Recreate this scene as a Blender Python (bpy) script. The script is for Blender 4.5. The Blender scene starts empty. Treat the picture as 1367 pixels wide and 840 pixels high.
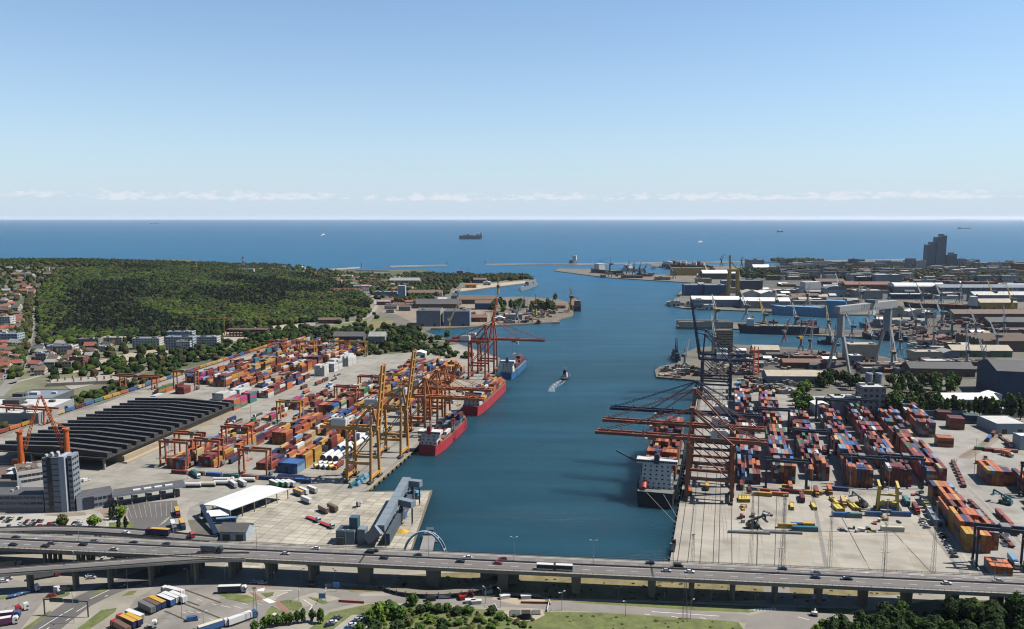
import bpy, bmesh, math, random
import numpy as np
from mathutils import Vector
from mathutils.geometry import tessellate_polygon

# ------------------------------------------------------------------ camera, sky, sun, exposure
SC = bpy.context.scene
COL = SC.collection
RD = math.radians
F, CX, CY, HC = 1063.0, 683.5, 420.0, 190.0          # focal length in photo pixels, camera height in metres
TH = math.atan((CY - 290.0) / F)                      # the camera looks down a little
cam_d = bpy.data.cameras.new('camera'); cam = bpy.data.objects.new('camera', cam_d); COL.objects.link(cam)
cam.location = (0, 0, HC); cam.rotation_euler = (math.pi / 2 - TH, 0, 0)
cam_d.sensor_width = 36.0; cam_d.lens = 36.0 * F / 1367.0
cam_d.clip_start = 1.0; cam_d.clip_end = 400000.0
SC.camera = cam
SUN_EL, SUN_AZ = RD(55), RD(4)                      # azimuth measured from +X; light comes from the right, a little from beyond
wd = bpy.data.worlds.new('World'); SC.world = wd; wd.use_nodes = True
nt = wd.node_tree; nt.nodes.clear()
def N(tree, typ, **kw):
    n = tree.nodes.new(typ)
    for k, v in kw.items():
        if k in n.inputs: n.inputs[k].default_value = v
        else: setattr(n, k, v)
    return n
sky = N(nt, 'ShaderNodeTexSky', sky_type='NISHITA', sun_disc=False, sun_elevation=SUN_EL, sun_rotation=math.pi / 2 - SUN_AZ,
        altitude=190.0, air_density=1.0, dust_density=0.4, ozone_density=2.6)
# small fair-weather clouds low over the whole horizon
geo = N(nt, 'ShaderNodeTexCoord')
sep = N(nt, 'ShaderNodeSeparateXYZ'); nt.links.new(geo.outputs['Generated'], sep.inputs[0])
az = N(nt, 'ShaderNodeMath', operation='ARCTAN2'); nt.links.new(sep.outputs[0], az.inputs[0]); nt.links.new(sep.outputs[1], az.inputs[1])
comb = N(nt, 'ShaderNodeCombineXYZ')
azs = N(nt, 'ShaderNodeMath', operation='MULTIPLY'); nt.links.new(az.outputs[0], azs.inputs[0]); azs.inputs[1].default_value = 62.0
els = N(nt, 'ShaderNodeMath', operation='MULTIPLY'); nt.links.new(sep.outputs[2], els.inputs[0]); els.inputs[1].default_value = 150.0
nt.links.new(azs.outputs[0], comb.inputs[0]); nt.links.new(els.outputs[0], comb.inputs[1])
no = N(nt, 'ShaderNodeTexNoise'); no.inputs['Scale'].default_value = 1.15; no.inputs['Detail'].default_value = 6.0; no.inputs['Roughness'].default_value = 0.62
nt.links.new(comb.outputs[0], no.inputs['Vector'])
big = N(nt, 'ShaderNodeTexNoise'); big.inputs['Scale'].default_value = 0.22; big.inputs['Detail'].default_value = 2.0
nt.links.new(comb.outputs[0], big.inputs['Vector'])
band = N(nt, 'ShaderNodeValToRGB')           # where in height the clouds sit (z of the view direction, stretched)
bs = N(nt, 'ShaderNodeMath', operation='MULTIPLY'); nt.links.new(sep.outputs[2], bs.inputs[0]); bs.inputs[1].default_value = 12.0
nt.links.new(bs.outputs[0], band.inputs[0])
e = band.color_ramp.elements
e[0].position = 0.10; e[0].color = (0, 0, 0, 1); e[1].position = 0.56; e[1].color = (0, 0, 0, 1)
for p_, c_ in ((0.235, .82), (0.27, 1.0), (0.36, .86), (0.45, .55)):
    q_ = e.new(p_); q_.color = (c_, c_, c_, 1)
mx = N(nt, 'ShaderNodeMath', operation='MULTIPLY_ADD'); nt.links.new(big.outputs[0], mx.inputs[0]); mx.inputs[1].default_value = 0.62; nt.links.new(no.outputs[0], mx.inputs[2])
mm = N(nt, 'ShaderNodeMath', operation='MULTIPLY'); nt.links.new(mx.outputs[0], mm.inputs[0]); nt.links.new(band.outputs[0], mm.inputs[1])
cr = N(nt, 'ShaderNodeValToRGB'); nt.links.new(mm.outputs[0], cr.inputs[0])
cr.color_ramp.elements[0].position = 0.715; cr.color_ramp.elements[0].color = (0, 0, 0, 1)
cr.color_ramp.elements[1].position = 0.86; cr.color_ramp.elements[1].color = (.75, .75, .75, 1)
mixc = N(nt, 'ShaderNodeMixRGB'); nt.links.new(cr.outputs[0], mixc.inputs[0])
tint = N(nt, 'ShaderNodeMixRGB', blend_type='MULTIPLY'); tint.inputs[0].default_value = 1.0
tint.inputs[2].default_value = (1.0, 1.17, 1.26, 1)
nt.links.new(sky.outputs[0], tint.inputs[1])
hz = N(nt, 'ShaderNodeMath', operation='MULTIPLY'); nt.links.new(sep.outputs[2], hz.inputs[0]); hz.inputs[1].default_value = -7.6
he = N(nt, 'ShaderNodeMath', operation='EXPONENT'); nt.links.new(hz.outputs[0], he.inputs[0])
hm_ = N(nt, 'ShaderNodeMath', operation='MINIMUM'); nt.links.new(he.outputs[0], hm_.inputs[0]); hm_.inputs[1].default_value = 1.0
hmx = N(nt, 'ShaderNodeMixRGB'); nt.links.new(hm_.outputs[0], hmx.inputs[0]); nt.links.new(tint.outputs[0], hmx.inputs[1]); hmx.inputs[2].default_value = (4.9, 5.85, 7.0, 1)
nt.links.new(hmx.outputs[0], mixc.inputs[1]); mixc.inputs[2].default_value = (6.6, 6.9, 7.5, 1)
bg = N(nt, 'ShaderNodeBackground'); bg.inputs['Strength'].default_value = 0.0505
nt.links.new(mixc.outputs[0], bg.inputs[0])
wo = N(nt, 'ShaderNodeOutputWorld'); nt.links.new(bg.outputs[0], wo.inputs[0])
sun_d = bpy.data.lights.new('sun', 'SUN'); sun_d.energy = 5.0; sun_d.angle = RD(0.53); sun_d.color = (1.0, 0.945, 0.86)
sun = bpy.data.objects.new('sun', sun_d); COL.objects.link(sun)
sdir = Vector((math.cos(SUN_AZ) * math.cos(SUN_EL), math.sin(SUN_AZ) * math.cos(SUN_EL), math.sin(SUN_EL)))
sun.rotation_euler = sdir.to_track_quat('Z', 'Y').to_euler()
vs = SC.view_settings
vs.view_transform = 'Standard'; vs.look = 'None'; vs.exposure = 1.25; vs.gamma = 1.0; vs.use_curve_mapping = False
HAZE = 0.000010
SC.cycles.use_denoising = True; SC.cycles.filter_width = 1.15; SC.cycles.sample_clamp_direct = 8.0; SC.cycles.sample_clamp_indirect = 4.0
SC.cycles.max_bounces = 6; SC.cycles.diffuse_bounces = 1; SC.cycles.glossy_bounces = 2; SC.cycles.transmission_bounces = 2
SC.cycles.volume_bounces = 0; SC.cycles.transparent_max_bounces = 8
SC.cycles.caustics_reflective = False; SC.cycles.caustics_refractive = False

# ------------------------------------------------------------------ helpers
def G(px, py, z=2.0):
    """photo pixel -> point on the level z (metres); X right, Y away from the camera"""
    dx = (px - CX) / F; dy = (CY - py) / F
    wy = math.cos(TH) + dy * math.sin(TH); wz = -math.sin(TH) + dy * math.cos(TH)
    t = (z - HC) / wz
    return (dx * t, wy * t)
def PIX(x, y, z):
    zz = z - HC
    d = y * math.cos(TH) - zz * math.sin(TH); u = y * math.sin(TH) + zz * math.cos(TH)
    return (CX + F * x / d, CY - F * u / d)
def PPM(y): return F / y       # photo pixels per metre at depth y

MATS = {}
ALB = 0.445      # the picture is exposed by +1.25 EV, so sunlit colours are scaled back to real albedos
def mat(name, col, rough=0.7, var=0.18, scale=0.25, metal=0.0, island=0.0, spec=0.4, objvar=0.0, grime=0.0, raw=False):
    if name in MATS: return MATS[name]
    if not raw: col = tuple(c * ALB for c in col[:3])
    m = bpy.data.materials.new(name); m.use_nodes = True; t = m.node_tree; b = t.nodes['Principled BSDF']
    b.inputs['Roughness'].default_value = rough; b.inputs['Metallic'].default_value = metal
    b.inputs['Specular IOR Level'].default_value = spec
    g = N(t, 'ShaderNodeNewGeometry'); n1 = N(t, 'ShaderNodeTexNoise')
    n1.inputs['Scale'].default_value = scale; n1.inputs['Detail'].default_value = 5.0; n1.inputs['Roughness'].default_value = 0.65
    t.links.new(g.outputs['Position'], n1.inputs['Vector'])
    r = N(t, 'ShaderNodeMapRange'); r.inputs[1].default_value = 0.25; r.inputs[2].default_value = 0.75
    r.inputs[3].default_value = 1 - var; r.inputs[4].default_value = 1 + var
    t.links.new(n1.outputs['Fac'], r.inputs[0])
    last = r.outputs[0]
    def times(sock, lo, hi, last):
        r2 = N(t, 'ShaderNodeMapRange'); r2.inputs[3].default_value = lo; r2.inputs[4].default_value = hi
        t.links.new(sock, r2.inputs[0])
        mu = N(t, 'ShaderNodeMath', operation='MULTIPLY'); t.links.new(last, mu.inputs[0]); t.links.new(r2.outputs[0], mu.inputs[1])
        return mu.outputs[0]
    if island: last = times(g.outputs['Random Per Island'], 1 - island, 1 + island, last)
    if objvar:
        oi = N(t, 'ShaderNodeObjectInfo'); last = times(oi.outputs['Random'], 1 - objvar, 1 + objvar, last)
    mu = N(t, 'ShaderNodeVectorMath', operation='SCALE'); mu.inputs[0].default_value = col[:3]
    t.links.new(last, mu.inputs['Scale'])
    out = mu.outputs[0]
    if grime:
        n2 = N(t, 'ShaderNodeTexNoise'); n2.inputs['Scale'].default_value = scale * 3.1; n2.inputs['Detail'].default_value = 6.0
        t.links.new(g.outputs['Position'], n2.inputs['Vector'])
        c2 = N(t, 'ShaderNodeMapRange'); c2.inputs[1].default_value = .52; c2.inputs[2].default_value = .72; c2.inputs[4].default_value = grime
        t.links.new(n2.outputs['Fac'], c2.inputs[0])
        mi = N(t, 'ShaderNodeMixRGB'); t.links.new(c2.outputs[0], mi.inputs[0]); t.links.new(out, mi.inputs[1])
        mi.inputs[2].default_value = (.06, .05, .04, 1); out = mi.outputs[0]
    t.links.new(out, b.inputs['Base Color'])
    MATS[name] = m
    return m

class MB:
    """collects faces, links them as one mesh object"""
    def __init__(s): s.v = []; s.f = []; s.m = []
    def add(s, vs, fs, mi=0):
        o = len(s.v); s.v += [tuple(p) for p in vs]
        for f in fs: s.f.append(tuple(i + o for i in f)); s.m.append(mi)
        return s
    def hexa(s, c, mi=0):      # 8 corners: bottom ring 0-3, top ring 4-7
        return s.add(c, [(3, 2, 1, 0), (4, 5, 6, 7), (0, 1, 5, 4), (1, 2, 6, 5), (2, 3, 7, 6), (3, 0, 4, 7)], mi)
    def box(s, x0, x1, y0, y1, z0, z1, mi=0):
        return s.hexa([(x0, y0, z0), (x1, y0, z0), (x1, y1, z0), (x0, y1, z0), (x0, y0, z1), (x1, y0, z1), (x1, y1, z1), (x0, y1, z1)], mi)
    def rbox(s, cx, cy, z0, lx, ly, lz, a=0, mi=0):
        c, q = math.cos(a), math.sin(a)
        r = [(cx + dx * lx / 2 * c - dy * ly / 2 * q, cy + dx * lx / 2 * q + dy * ly / 2 * c) for dx, dy in ((-1, -1), (1, -1), (1, 1), (-1, 1))]
        return s.hexa([(x, y, z0) for x, y in r] + [(x, y, z0 + lz) for x, y in r], mi)
    def beam(s, p, q, w, h=None, mi=0, w2=None, h2=None):
        h = h or w; w2 = w2 or w; h2 = h2 or h
        p = Vector(p); q = Vector(q); d = (q - p)
        if d.length < 1e-6: return s
        d.normalize()
        up = Vector((0, 0, 1)) if abs(d.z) < 0.95 else Vector((0, 1, 0))
        r = d.cross(up).normalized(); u = r.cross(d).normalized()
        k = [(-1, -1), (1, -1), (1, 1), (-1, 1)]
        return s.hexa([p + r * a * w / 2 + u * b * h / 2 for a, b in k] + [q + r * a * w2 / 2 + u * b * h2 / 2 for a, b in k], mi)
    def cyl(s, p, q, r0, r1=None, n=8, mi=0):
        r1 = r0 if r1 is None else r1
        p = Vector(p); q = Vector(q); d = (q - p).normalized()
        up = Vector((0, 0, 1)) if abs(d.z) < 0.95 else Vector((0, 1, 0))
        r = d.cross(up).normalized(); u = r.cross(d).normalized()
        a = [(math.cos(2 * math.pi * i / n), math.sin(2 * math.pi * i / n)) for i in range(n)]
        vs = [p + (r * c + u * q_) * r0 for c, q_ in a] + [q + (r * c + u * q_) * r1 for c, q_ in a]
        fs = [(i, (i + 1) % n, n + (i + 1) % n, n + i) for i in range(n)] + [tuple(range(n - 1, -1, -1)), tuple(range(n, 2 * n))]
        return s.add(vs, fs, mi)
    def prism(s, pts, z0, z1, mi=0, mtop=None):
        n = len(pts)
        tri = tessellate_polygon([[Vector((p[0], p[1], 0)) for p in pts]])
        area = sum(pts[i][0] * pts[(i + 1) % n][1] - pts[(i + 1) % n][0] * pts[i][1] for i in range(n))
        vs = [(p[0], p[1], z0) for p in pts] + [(p[0], p[1], z1) for p in pts]
        up = []
        for a, b, c in tri:
            cr = (pts[b][0] - pts[a][0]) * (pts[c][1] - pts[a][1]) - (pts[b][1] - pts[a][1]) * (pts[c][0] - pts[a][0])
            t = (a, b, c) if cr > 0 else (a, c, b)
            up.append(t)
        s.add(vs, [], mi); o = len(s.v) - 2 * n
        for t in up: s.f.append(tuple(o + n + i for i in t)); s.m.append(mi if mtop is None else mtop)
        for t in up: s.f.append(tuple(o + i for i in reversed(t))); s.m.append(mi)
        for i in range(n):
            j = (i + 1) % n
            f = (o + i, o + j, o + n + j, o + n + i) if area > 0 else (o + j, o + i, o + n + i, o + n + j)
            s.f.append(f); s.m.append(mi)
        return s
    def sheet(s, pts, z, mi=0):
        n = len(pts); tri = tessellate_polygon([[Vector((p[0], p[1], 0)) for p in pts]])
        fs = []
        for a, b, c in tri:
            cr = (pts[b][0] - pts[a][0]) * (pts[c][1] - pts[a][1]) - (pts[b][1] - pts[a][1]) * (pts[c][0] - pts[a][0])
            fs.append((a, b, c) if cr > 0 else (a, c, b))
        return s.add([(p[0], p[1], z) for p in pts], fs, mi)
    def mesh(s, name, mats):
        me = bpy.data.meshes.new(name); me.from_pydata(s.v, [], s.f)
        for m in mats: me.materials.append(m)
        if len(mats) > 1: me.polygons.foreach_set('material_index', s.m)
        me.update(); return me
    def build(s, name, mats, parent=None, loc=(0, 0, 0), rz=0.0):
        if not isinstance(mats, (list, tuple)): mats = [mats]
        return put(name, s.mesh(name, mats), parent, loc, rz)
def put(name, me, parent=None, loc=(0, 0, 0), rz=0.0):
    o = bpy.data.objects.new(name, me); COL.objects.link(o); o.location = loc; o.rotation_euler = (0, 0, rz)
    if parent: o.parent = parent
    return o
THINGS = []
def tag(o, label, cat, group=None, kind=None):
    o['label'] = label; o['category'] = cat
    if group: o['group'] = group
    if kind: o['kind'] = kind
    THINGS.append(o)
    return o
def thing(name, label, cat, loc=(0, 0, 0), rz=0.0, group=None):
    o = bpy.data.objects.new(name, None); COL.objects.link(o); o.location = loc; o.rotation_euler = (0, 0, rz); o.empty_display_size = 1
    return tag(o, label, cat, group)
def structure(o, kind='structure'): o['kind'] = kind; return o
def dup(root, loc, rz, label, group=None, swap=None):
    r = root.copy(); COL.objects.link(r); r.location = loc; r.rotation_euler = (0, 0, rz); r['label'] = label
    if group: r['group'] = group
    THINGS.append(r)
    for ch in list(root.children):
        c = ch.copy(); COL.objects.link(c); c.parent = r
        if swap and c.data in swap: c.data = swap[c.data]
        for gch in list(ch.children):
            d = gch.copy(); COL.objects.link(d); d.parent = c
    return r
def pts(*a, z=2.0): return [G(x, y, z) for x, y in a]
def rnd(a, b): return random.uniform(a, b)
random.seed(7); RNG = np.random.default_rng(7)
# ------------------------------------------------------------------ materials of the setting
def slabmat(name, col, ang, bw, bh, joint=0.35, var=0.16, tone=0.12, mortar=0.012, rough=0.85, scale=0.03):
    m = mat(name, col, rough, var, scale, grime=0.5); t = m.node_tree; b = t.nodes['Principled BSDF']
    src = b.inputs['Base Color'].links[0].from_socket
    g = N(t, 'ShaderNodeNewGeometry'); mp = N(t, 'ShaderNodeMapping'); mp.inputs['Rotation'].default_value = (0, 0, ang)
    t.links.new(g.outputs['Position'], mp.inputs['Vector'])
    br = N(t, 'ShaderNodeTexBrick'); br.offset = 0.0
    br.inputs['Scale'].default_value = 1.0; br.inputs['Brick Width'].default_value = bw; br.inputs['Row Height'].default_value = bh
    br.inputs['Mortar Size'].default_value = mortar * bw; br.inputs['Bias'].default_value = 0.0
    br.inputs['Color1'].default_value = (1 - tone,) * 3 + (1,); br.inputs['Color2'].default_value = (1 + tone, 1 + tone, 1 + tone * .9, 1); br.inputs['Mortar'].default_value = (joint,) * 3 + (1,)
    t.links.new(mp.outputs[0], br.inputs['Vector'])
    mu = N(t, 'ShaderNodeMixRGB', blend_type='MULTIPLY'); mu.inputs[0].default_value = 1.0
    t.links.new(src, mu.inputs[1]); t.links.new(br.outputs['Color'], mu.inputs[2]); t.links.new(mu.outputs[0], b.inputs['Base Color'])
    return m
LA, RA = RD(-12), RD(-15)            # headings of the left and the right quay (rotation about Z of an object whose +Y runs along it)
m_ground = mat('ground_mix', (.135, .128, .10), .95, .35, .02, grime=.5)
m_conc_l = slabmat('concrete_left', (.31, .29, .25), -LA, 11, 7, .55, .22, .09, scale=.022)
m_conc_slab = slabmat('concrete_slabs', (.42, .385, .315), -LA, 7.5, 5.0, .30, .22, .16, mortar=.022, scale=.03)
m_conc_r = slabmat('concrete_right', (.375, .345, .29), -RA, 13, 6, .74, .2, .08, mortar=.008, scale=.02)
m_yard_r = slabmat('yard_paving', (.30, .285, .255), -RA, 14, 9, .75, .25, .09, mortar=.006, scale=.02)
m_asph = mat('asphalt', (.115, .108, .104), .9, .22, .05, grime=.25)
m_asph2 = mat('asphalt_worn', (.235, .218, .198), .9, .2, .05, grime=.25)
m_deckroad = mat('deck_asphalt', (.155, .142, .136), .9, .16, .06)
m_conc = mat('concrete_plain', (.34, .315, .27), .85, .2, .12, grime=.3)
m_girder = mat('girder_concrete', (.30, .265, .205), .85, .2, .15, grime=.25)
m_grass = mat('grass', (.125, .150, .038), .95, .5, .22, grime=.5)
m_drygrass = mat('dry_grass', (.20, .165, .072), .95, .45, .16, grime=.45)
m_scrub = mat('scrub', (.075, .088, .032), .95, .5, .03, grime=.5)
m_sand = mat('sand', (.42, .345, .25), .95, .2, .04)
m_dirt = mat('dirt', (.26, .205, .15), .95, .3, .04, grime=.3)
m_brick = mat('red_paving', (.27, .15, .11), .9, .2, .2)
m_white = mat('white_paint', (.72, .71, .68), .6, .08, .5)
m_yellow = mat('yellow_paint', (.62, .42, .12), .6, .15, .4)
m_linedark = mat('rail_steel', (.07, .062, .055), .6, .3, .5)
m_quay = mat('quay_wall', (.20, .175, .125), .9, .3, .15, grime=.6)
m_rubber = mat('rubber', (.018, .018, .02), .8, .2, 1)

def watermat():
    m = bpy.data.materials.new('sea_water'); m.use_nodes = True; t = m.node_tree; b = t.nodes['Principled BSDF']
    g = N(t, 'ShaderNodeNewGeometry'); L = t.links.new
    n1 = N(t, 'ShaderNodeTexNoise'); n1.inputs['Scale'].default_value = .0035; n1.inputs['Detail'].default_value = 5
    mp = N(t, 'ShaderNodeMapping'); mp.inputs['Scale'].default_value = (.45, 1.6, 1); L(g.outputs['Position'], mp.inputs[0]); L(mp.outputs[0], n1.inputs['Vector'])
    # sheltered harbour water is greener, the open bay bluer
    sp = N(t, 'ShaderNodeSeparateXYZ'); L(g.outputs['Position'], sp.inputs[0])
    r = N(t, 'ShaderNodeMapRange'); r.interpolation_type = 'SMOOTHSTEP'; r.inputs[1].default_value = 380; r.inputs[2].default_value = 3600; L(sp.outputs[1], r.inputs[0])
    ad = N(t, 'ShaderNodeMath', operation='MULTIPLY_ADD'); L(n1.outputs['Fac'], ad.inputs[0]); ad.inputs[1].default_value = .5; L(r.outputs[0], ad.inputs[2])
    cr = N(t, 'ShaderNodeValToRGB'); L(ad.outputs[0], cr.inputs[0]); e = cr.color_ramp.elements
    e[0].position = .12; e[0].color = (.0056, .0205, .028, 1); e[1].position = 1.25 if False else 1.0; e[1].color = (.0040, .050, .104, 1)
    q = e.new(.45); q.color = (.0080, .038, .062, 1)
    # effective reflectance of a wavy sea: body colour plus a limited sky reflection
    st = N(t, 'ShaderNodeTexNoise'); st.inputs['Scale'].default_value = .03; st.inputs['Detail'].default_value = 6; st.inputs['Roughness'].default_value = .6
    mps = N(t, 'ShaderNodeMapping'); mps.inputs['Scale'].default_value = (.22, 1.3, 1); mps.inputs['Rotation'].default_value = (0, 0, .12); L(g.outputs['Position'], mps.inputs[0]); L(mps.outputs[0], st.inputs['Vector'])
    sr = N(t, 'ShaderNodeMapRange'); sr.inputs[1].default_value = .3; sr.inputs[2].default_value = .7; sr.inputs[3].default_value = .80; sr.inputs[4].default_value = 1.2; L(st.outputs['Fac'], sr.inputs[0])
    sv = N(t, 'ShaderNodeVectorMath', operation='SCALE'); L(cr.outputs[0], sv.inputs[0]); L(sr.outputs[0], sv.inputs['Scale'])
    di = N(t, 'ShaderNodeSubsurfaceScattering', falloff='BURLEY'); di.inputs['Radius'].default_value = (34, 34, 34); di.inputs['Scale'].default_value = 1.0; L(sv.outputs[0], di.inputs['Color']); gl = N(t, 'ShaderNodeBsdfGlossy'); gl.inputs['Roughness'].default_value = .25
    fz = N(t, 'ShaderNodeFresnel'); fz.inputs['IOR'].default_value = 1.33
    fr_ = N(t, 'ShaderNodeMapRange'); fr_.inputs[2].default_value = .5; fr_.inputs[3].default_value = .02; fr_.inputs[4].default_value = .17; L(fz.outputs[0], fr_.inputs[0])
    ms = N(t, 'ShaderNodeMixShader'); L(fr_.outputs[0], ms.inputs[0]); L(di.outputs[0], ms.inputs[1]); L(gl.outputs[0], ms.inputs[2])
    L(ms.outputs[0], t.nodes['Material Output'].inputs['Surface'])
    w1 = N(t, 'ShaderNodeTexNoise'); w1.inputs['Scale'].default_value = .16; w1.inputs['Detail'].default_value = 7; w1.inputs['Roughness'].default_value = .7
    mp2 = N(t, 'ShaderNodeMapping'); mp2.inputs['Scale'].default_value = (.7, 1.5, 1); mp2.inputs['Rotation'].default_value = (0, 0, .35); L(g.outputs['Position'], mp2.inputs[0]); L(mp2.outputs[0], w1.inputs['Vector'])
    gu = N(t, 'ShaderNodeTexNoise'); gu.inputs['Scale'].default_value = .012; gu.inputs['Detail'].default_value = 3; L(mp.outputs[0], gu.inputs['Vector'])
    gr = N(t, 'ShaderNodeMapRange'); gr.inputs[1].default_value = .35; gr.inputs[2].default_value = .65; gr.inputs[3].default_value = .35; gr.inputs[4].default_value = 1.0; L(gu.outputs['Fac'], gr.inputs[0])
    bu = N(t, 'ShaderNodeBump'); bu.inputs['Distance'].default_value = 1.5; L(gr.outputs[0], bu.inputs['Strength']); L(w1.outputs['Fac'], bu.inputs['Height']); L(bu.outputs[0], gl.inputs['Normal'])
    return m
m_water = watermat()
S_ = 60000
sea = MB(); 
for i, (x0, x1) in enumerate(((-S_, S_),)):
    sea.add([(-S_, -3000, 0), (S_, -3000, 0), (S_, S_, 0), (-S_, S_, 0)], [(0, 1, 2, 3)])
structure(sea.build('sea', m_water))
# ------------------------------------------------------------------ the land: one sheet with the harbour basins cut out of it
shore_px = [(380, 361), (430, 363.5), (470, 366), (540, 369), (600, 369.5), (690, 369), (716, 373), (706, 377.5), (655, 384), (602, 391), (607, 395.5),
  (650, 397), (700, 396), (742, 399), (758, 403), (767, 409), (765, 421), (748, 426), (742, 430), (589, 438.5), (575, 438.5), (566, 442), (611, 458),
  (668, 478), (660, 503), (610, 553), (548, 605), (490, 656), (577, 654), (541, 757), (893, 757), (937, 508), (876, 503), (874, 494), (881, 489),
  (904, 485), (913, 471), (930, 464), (985, 460), (1060, 464), (1110, 470), (1215, 479), (1240, 474), (1246, 458), (1130, 449), (1060, 446), (985, 439),
  (908, 437.5), (908, 428), (985, 430), (1060, 434), (1115, 441), (1158, 441), (1162, 428), (1235, 421), (1275, 420), (1273, 412), (1200, 414),
  (1160, 420), (1120, 420), (1028, 416), (912, 411.5), (888, 406), (893, 402), (908, 396), (905, 393), (918, 379), (926, 377.5), (810, 370.5),
  (740, 361.5), (745, 358.5), (790, 359), (862, 366.5), (896, 366.5), (900, 360), (868, 354.5), (870, 352.5), (947, 354), (1024, 358), (1086, 357.5),
  (1090, 352), (1150, 350.5), (1250, 351), (1367, 352)]
shore = [(-5000, 2900), (-2200, 2880), (-1500, 2900)] + [G(x, y) for x, y in shore_px] + [(3200, 3200), (6000, 2600), (6000, -1500), (-6000, -1500), (-6000, 2700)]
gm = MB().prism(shore, -4.0, 2.0, 1, 0)
ground = structure(gm.build('ground', [m_ground, m_quay]))

def sstep(a, b, x):
    t = np.clip((x - a) / (b - a), 0, 1); return t * t * (3 - 2 * t)
def terrain(x, y):
    x = np.asarray(x, float); y = np.asarray(y, float)
    x0_ = -330 - np.clip(y - 1700, 0, 1100) * .36
    h = 44 * sstep(0, 1, (x0_ - x) / 520) * (sstep(1330, 2000, y) * .8 + sstep(1700, 2600, y) * .2)
    h = h + (4 * np.sin(x * .011 + 1) * np.cos(y * .009) + 3 * np.sin(x * .023 + y * .017)) * np.clip(h / 30, 0, 1)
    h = h * (1 - sstep(2700, 2870, y))
    return h + 1.6 + .45 * np.clip(h, 0, 1)
nx, ny = 110, 90
gx = np.linspace(-3800, -300, nx); gy = np.linspace(1300, 2880, ny); XX, YY = np.meshgrid(gx, gy)
ZZ = terrain(XX, YY); tv = np.stack([XX, YY, ZZ], -1).reshape(-1, 3)
tf = [(j * nx + i, j * nx + i + 1, (j + 1) * nx + i + 1, (j + 1) * nx + i) for j in range(ny - 1) for i in range(nx - 1)]
hm = bpy.data.meshes.new('hill'); hm.from_pydata(tv.tolist(), [], tf); hm.materials.append(mat('hill_floor', (.030, .036, .014), .95, .4, .03, raw=True))
structure(put('hill', hm))
# far shore across the bay: a low strip of land just under the horizon
fs = MB()
fx = np.linspace(-3500, 32000, 60)
hh = [max(0, 40 + 22 * math.sin(i * .31) + 16 * math.sin(i * .83 + 1)) * min(1, i / 12, (59 - i) / 9) for i in range(60)]
for i in range(59):
    a, b = fx[i], fx[i + 1]
    fs.add([(a, 43000, -5), (b, 43000, -5), (b, 43400, hh[i + 1]), (a, 43400, hh[i]), (a, 44500, -5), (b, 44500, -5)], [(0, 1, 2, 3), (3, 2, 5, 4)])
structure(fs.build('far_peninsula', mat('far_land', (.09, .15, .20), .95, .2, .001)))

def area(name, px, m, z=2.0, lift=.03, world=False):
    p = px if world else [G(x, y) for x, y in px]
    return structure(MB().sheet(p, z + lift).build(name, m))
ROADN = [0]
def strip(name, p, w, m, z=2.0, lift=.05, px=True, parent=None):
    """a road or a painted line along a chain of points"""
    q = [Vector((*(G(*a) if px else a), 0)) for a in p]
    L_, R_ = [], []
    for i, a in enumerate(q):
        d = (q[min(i + 1, len(q) - 1)] - q[max(i - 1, 0)]).normalized(); n = Vector((-d.y, d.x, 0)); L_.append(a + n * w / 2); R_.append(a - n * w / 2)
    zz = [float(terrain(a.x, a.y)) + .15 if (z is None) else z + lift for a in q]
    b = MB(); k = len(q)
    b.add([(a.x, a.y, c) for a, c in zip(L_, zz)] + [(a.x, a.y, c) for a, c in zip(R_, zz)], [(k + i, k + i + 1, i + 1, i) for i in range(k - 1)])
    o = b.build(name, m, parent)
    if not parent: structure(o)
    return o
# left terminal paving, left slab yard, right paving
area('terminal_yard', [(-60, 600), (0, 575), (135, 540), (290, 480), (395, 452), (470, 458), (560, 462), (611, 459.5), (665, 478.5), (657, 503), (607, 553), (545, 605), (487, 656), (300, 690), (200, 700), (-60, 690)], m_conc_l)
area('slab_yard', [(300, 735), (330, 660), (395, 650), (487, 657.5), (574, 656), (541, 755), (300, 758)], m_conc_slab, lift=.05)
area('terminal_yard', [(896, 756), (939, 512), (1040, 505), (1120, 555), (1300, 560), (1450, 560), (1500, 770), (1200, 772)], m_yard_r)
area('quay_apron', [(896.5, 755), (909, 668), (992, 662), (985, 756)], m_conc_r, lift=.05)
area('storage_yard', [(985.5, 756), (992, 662), (1190, 661), (1238, 668), (1310, 770)], m_conc_r, lift=.055)
# grass, dirt and asphalt in the foreground
area('verge', [(-100, 900), (-100, 690), (200, 700), (290, 733), (541, 757.5), (893, 757.5), (1600, 800), (1600, 900)], mat('foreground_ground', (.31, .285, .235), .95, .3, .03, grime=.3), lift=.02)
area('lawn', [(640, 763), (893, 763), (1060, 772), (1250, 782), (1250, 792), (1060, 800), (880, 806), (640, 800), (520, 785), (540, 768)], m_drygrass, lift=.06)
area('lawn', [(800, 800), (1000, 805), (1030, 812), (1000, 818), (830, 811), (745, 806)], m_grass, lift=.07)
area('lawn', [(400, 850), (440, 818), (495, 806), (600, 812), (720, 817), (800, 818), (985, 830), (1000, 850)], m_grass, lift=.06)
area('lawn', [(1040, 806), (1150, 812), (1130, 820), (1075, 820), (1052, 814)], m_grass, lift=.07)
area('lawn', [(1000, 850), (1090, 828), (1250, 800), (1450, 805), (1450, 900), (1000, 900)], m_scrub, lift=.05)
m_syard = mat('shipyard_ground', (.085, .066, .052), .95, .45, .03, grime=.5)
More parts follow.
